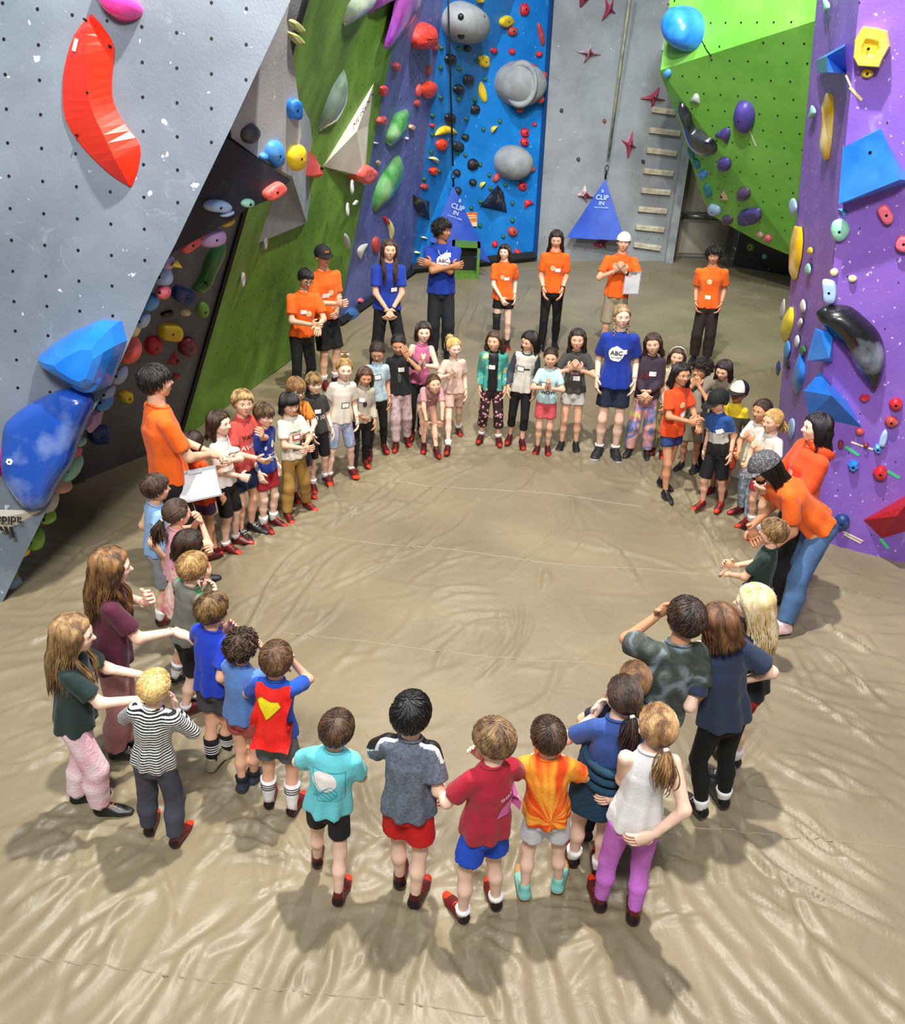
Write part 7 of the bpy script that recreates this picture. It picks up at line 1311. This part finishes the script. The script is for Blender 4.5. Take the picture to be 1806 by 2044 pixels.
a = person('girl with a top-knot and white bow in a white t-shirt and blue tie-dye knee shorts', (685, 712), feet=[(657, 958), (702, 945)], skin='p', hair=('bun', '#8a6438', '#c9a468'), shirt='#e6dccc', hem=.03, shfit=.022, to=(840, 1200), hyaw=-4, arms=('relax', 'down'), pants=('#8fa8c4', 'knee', .018), pmat=mat('#6f95b4', '#c9b4d0', .8, 6, .1, 60, kind='tie'), shoe='red', sock=('#efefef', .12), prints=[('btag', -.01, -.16)]); bow(a, '#f2efe8')
person('boy with light brown fringe in a white-printed charcoal t-shirt and black shorts', (625, 742), feet=[(625, 975), (650, 960)], skin='p', hair=('bowl', '#5c4228', '#b8965c'), shirt='#33322f', to=(830, 1200), hyaw=-6, arms=('relax', 'sleeve'), pants=('#0e0f12', 'knee', .024), shoe='dred', sock=('#efefef', .2), prints=[('tag', 0, -.11), ('text', 0, -.17, 'G0 10', .05, '#e8e8e8')])
a = person('child with round glasses in an orange and brown printed t-shirt, half hidden', (588, 752), feet=(600, 990), skin='p', hair=('bowl', '#7a5634', '#a8804e'), shirt='#e8802a', smat=mat('#ee8a2a', '#3a2218', .8, 7, .1, 60, kind='camo', lo=.5, hi=.55), to=(830, 1180), hpitch=-10, arms=('hold', 'hold'), pants=('#3a3c44', 'knee', .02), shoe='dred'); glasses(a, '#20242c')
blocks = lambda c: (lambda H: [rect2(.045*H, .03*H)])
person('child with chin-length black hair in a white printed t-shirt and mustard trousers', (575, 782), feet=[(574, 1035), (612, 1012)], skin='l', hair=('bob+bangs', BK, '#241e1e'), shirt='#e2ddcc', hem=.03, shfit=.024, to=(820, 1180), hyaw=-5, hpitch=-8, arms=('claspR', 'claspR'), pants=('#a8823c', 'long', .022), shoe='red', prints=[('text', -.0, -.09, 'GAMER BOY', .018, '#22242a'), ('shape', 0, -.13, lambda H: [rect2(.07*H, .045*H)], '#b5503a'), ('shape', 0, -.128, lambda H: [rect2(.045*H, .024*H)], '#f0f0ea', 1, 'print', .008), ('shape', .0, -.21, lambda H: [rect2(.075*H, .05*H)], '#2c6a68'), ('shape', -.045, -.2, lambda H: [rect2(.03*H, .07*H)], '#5a3020')])
a = person('brown-haired boy in blue t-shirt with white lion print, red shorts and a watch', (523, 803), feet=[(527, 1055), (546, 1045)], skin='p', hair=('bowl', '#35241a', '#7a5c34'), shirt='#14308c', hem=.05, to=(800, 1160), hpitch=-6, hyaw=-4, arms=('down', 'relax'), pants=('#a01420', 'short', .034), shoe='dred', sock=('#efefef', .3), prints=[('text', -.01, -.21, 'LIONS', .042, '#f0f0f0'), ('shape', -.02, -.1, lambda H: [disc2(.018*H, .03*H)], '#f0f0f0'), ('shape', .04, -.12, lambda H: [disc2(.011*H, .018*H)], '#d9e0f0'), ('text', -.01, -.175, 'mountain', .018, '#f0f0f0')]); wristband(a, 1, '#5f7fae', 'watch', .02)
person('blond boy with wide eyes in a coral red t-shirt and navy shorts', (478, 775), feet=[(482, 1072), (503, 1058)], skin='l', hair=('short', '#7a5830', '#d9b878'), shirt='#d85048', hem=.05, to=(800, 1180), hyaw=-28, hpitch=6, arms=('chest', 'hold'), pants=('#12284c', 'short', .03), shoe='black', prints=[('text', 0, -.10, 'VANS', .04, '#2a1618'), ('text', -.01, -.17, 'AWAY', .045, '#f0e0e0')])
person('girl with long dark brown hair in a white and lime printed shirt, arms folded', (432, 817), feet=[(452, 1098), (472, 1083)], skin='p', hair=('long+md', '#28180f', '#4a3222'), shirt='#ece8de', smat=mat('#f0ede6', '#b8c83a', .8, 7, .1, 60, lo=.58, hi=.62), to=(800, 1150), hyaw=-4, arms=('crossA', 'clasp'), pants=('#0d0d10', 'knee', .022), shoe='red', sock=('#efefef', .12), prints=[('btag', -.02, -.12)])
person('girl with straight dark hair turned away in an orange t-shirt behind the clipboard', (382, 866), feet=[(415, 1118), (432, 1108)], skin='m', hair=('bob', '#20140e', '#3c281c'), shirt='#f05214', hem=.08, to=(720, 1020), yawoff=20, arms=('down', 'relax'), pants=('#5a3c6a', 'shorter', .02), shoe='dred', H=1.15)

# --- clipboards held by two of the men
def clipboard(p, c, ux, uy, w, h, label):
    n = unit(np.cross(ux, uy)); M = (np.zeros(3), np.stack([ux, uy, n], 1)); o = root('clipboard', c, label, 'clipboard')
    mb = MB(); mb.box((-w/2, -h/2, -.003), (w/2, h/2, .003), M=M); link('board', mb.mesh(), mat('#8f9296', '#9fa2a6', .4, 6), o)
    mb = MB(); mb.box((-w/2+.01, -h/2+.01, .003), (w/2-.01, h/2-.03, .006), M=M); mb.box((-w/2+.01, -h/2+.01, -.006), (w/2-.01, h/2-.03, -.003), M=M); link('paper', mb.mesh(), mat('#d4d6d8', '#c2c4c8', .6, 5), o)
    mb = MB(); mb.box((-.05, h/2-.035, .003), (.05, h/2, .014), M=M); link('clip', mb.mesh(), mat('#b8babd', None, .3, metal=.8), o)
    mb = MB(); mb.box((-w/2+.02, -h/2+.015, -.008), (-w/2+.075, -h/2+.06, -.0055), M=M); mb.box((-w/2+.02, -h/2+.015, .0055), (-w/2+.075, -h/2+.06, .008), M=M); link('sticker', mb.mesh(), mat('#c89aa0', '#e6d6d8', .6, 60), o)
p = MANL; wd = toworld(p, p['wr'][1]); Rv = CR; dirc = CC-wd; n = unit(dirc+np.array([0, 0, .3])); ux = unit(np.cross([0, 0, 1], n)); ux = unit(ux*1-np.array([0, 0, -.12])); uy = np.cross(n, ux)
clipboard(p, pz(395, 967, (wd-CC) @ CF-.08), ux, uy, .31, .235, 'grey clipboard with paper held in front of the tall shaggy-haired man on the left')
p = MAN7; wd = toworld(p, p['wr'][0]); n = unit(np.array([-.25, -1, .1])); ux = unit(np.cross([0, 0, 1], n)); uy = np.cross(n, ux)
clipboard(p, pz(1261, 565, (wd-CC) @ CF+.05), ux*.98+uy*.1, uy, .22, .30, 'light clipboard tucked under the hands of the man in the white backwards cap')
build_floor(FEET)
for o in list(bpy.data.objects):
    if o.parent is None and o.type == 'EMPTY' and not o.get('label') and o.name != 'door_1': print('UNLABELLED', o.name)
print('people tris', TRIS[0])
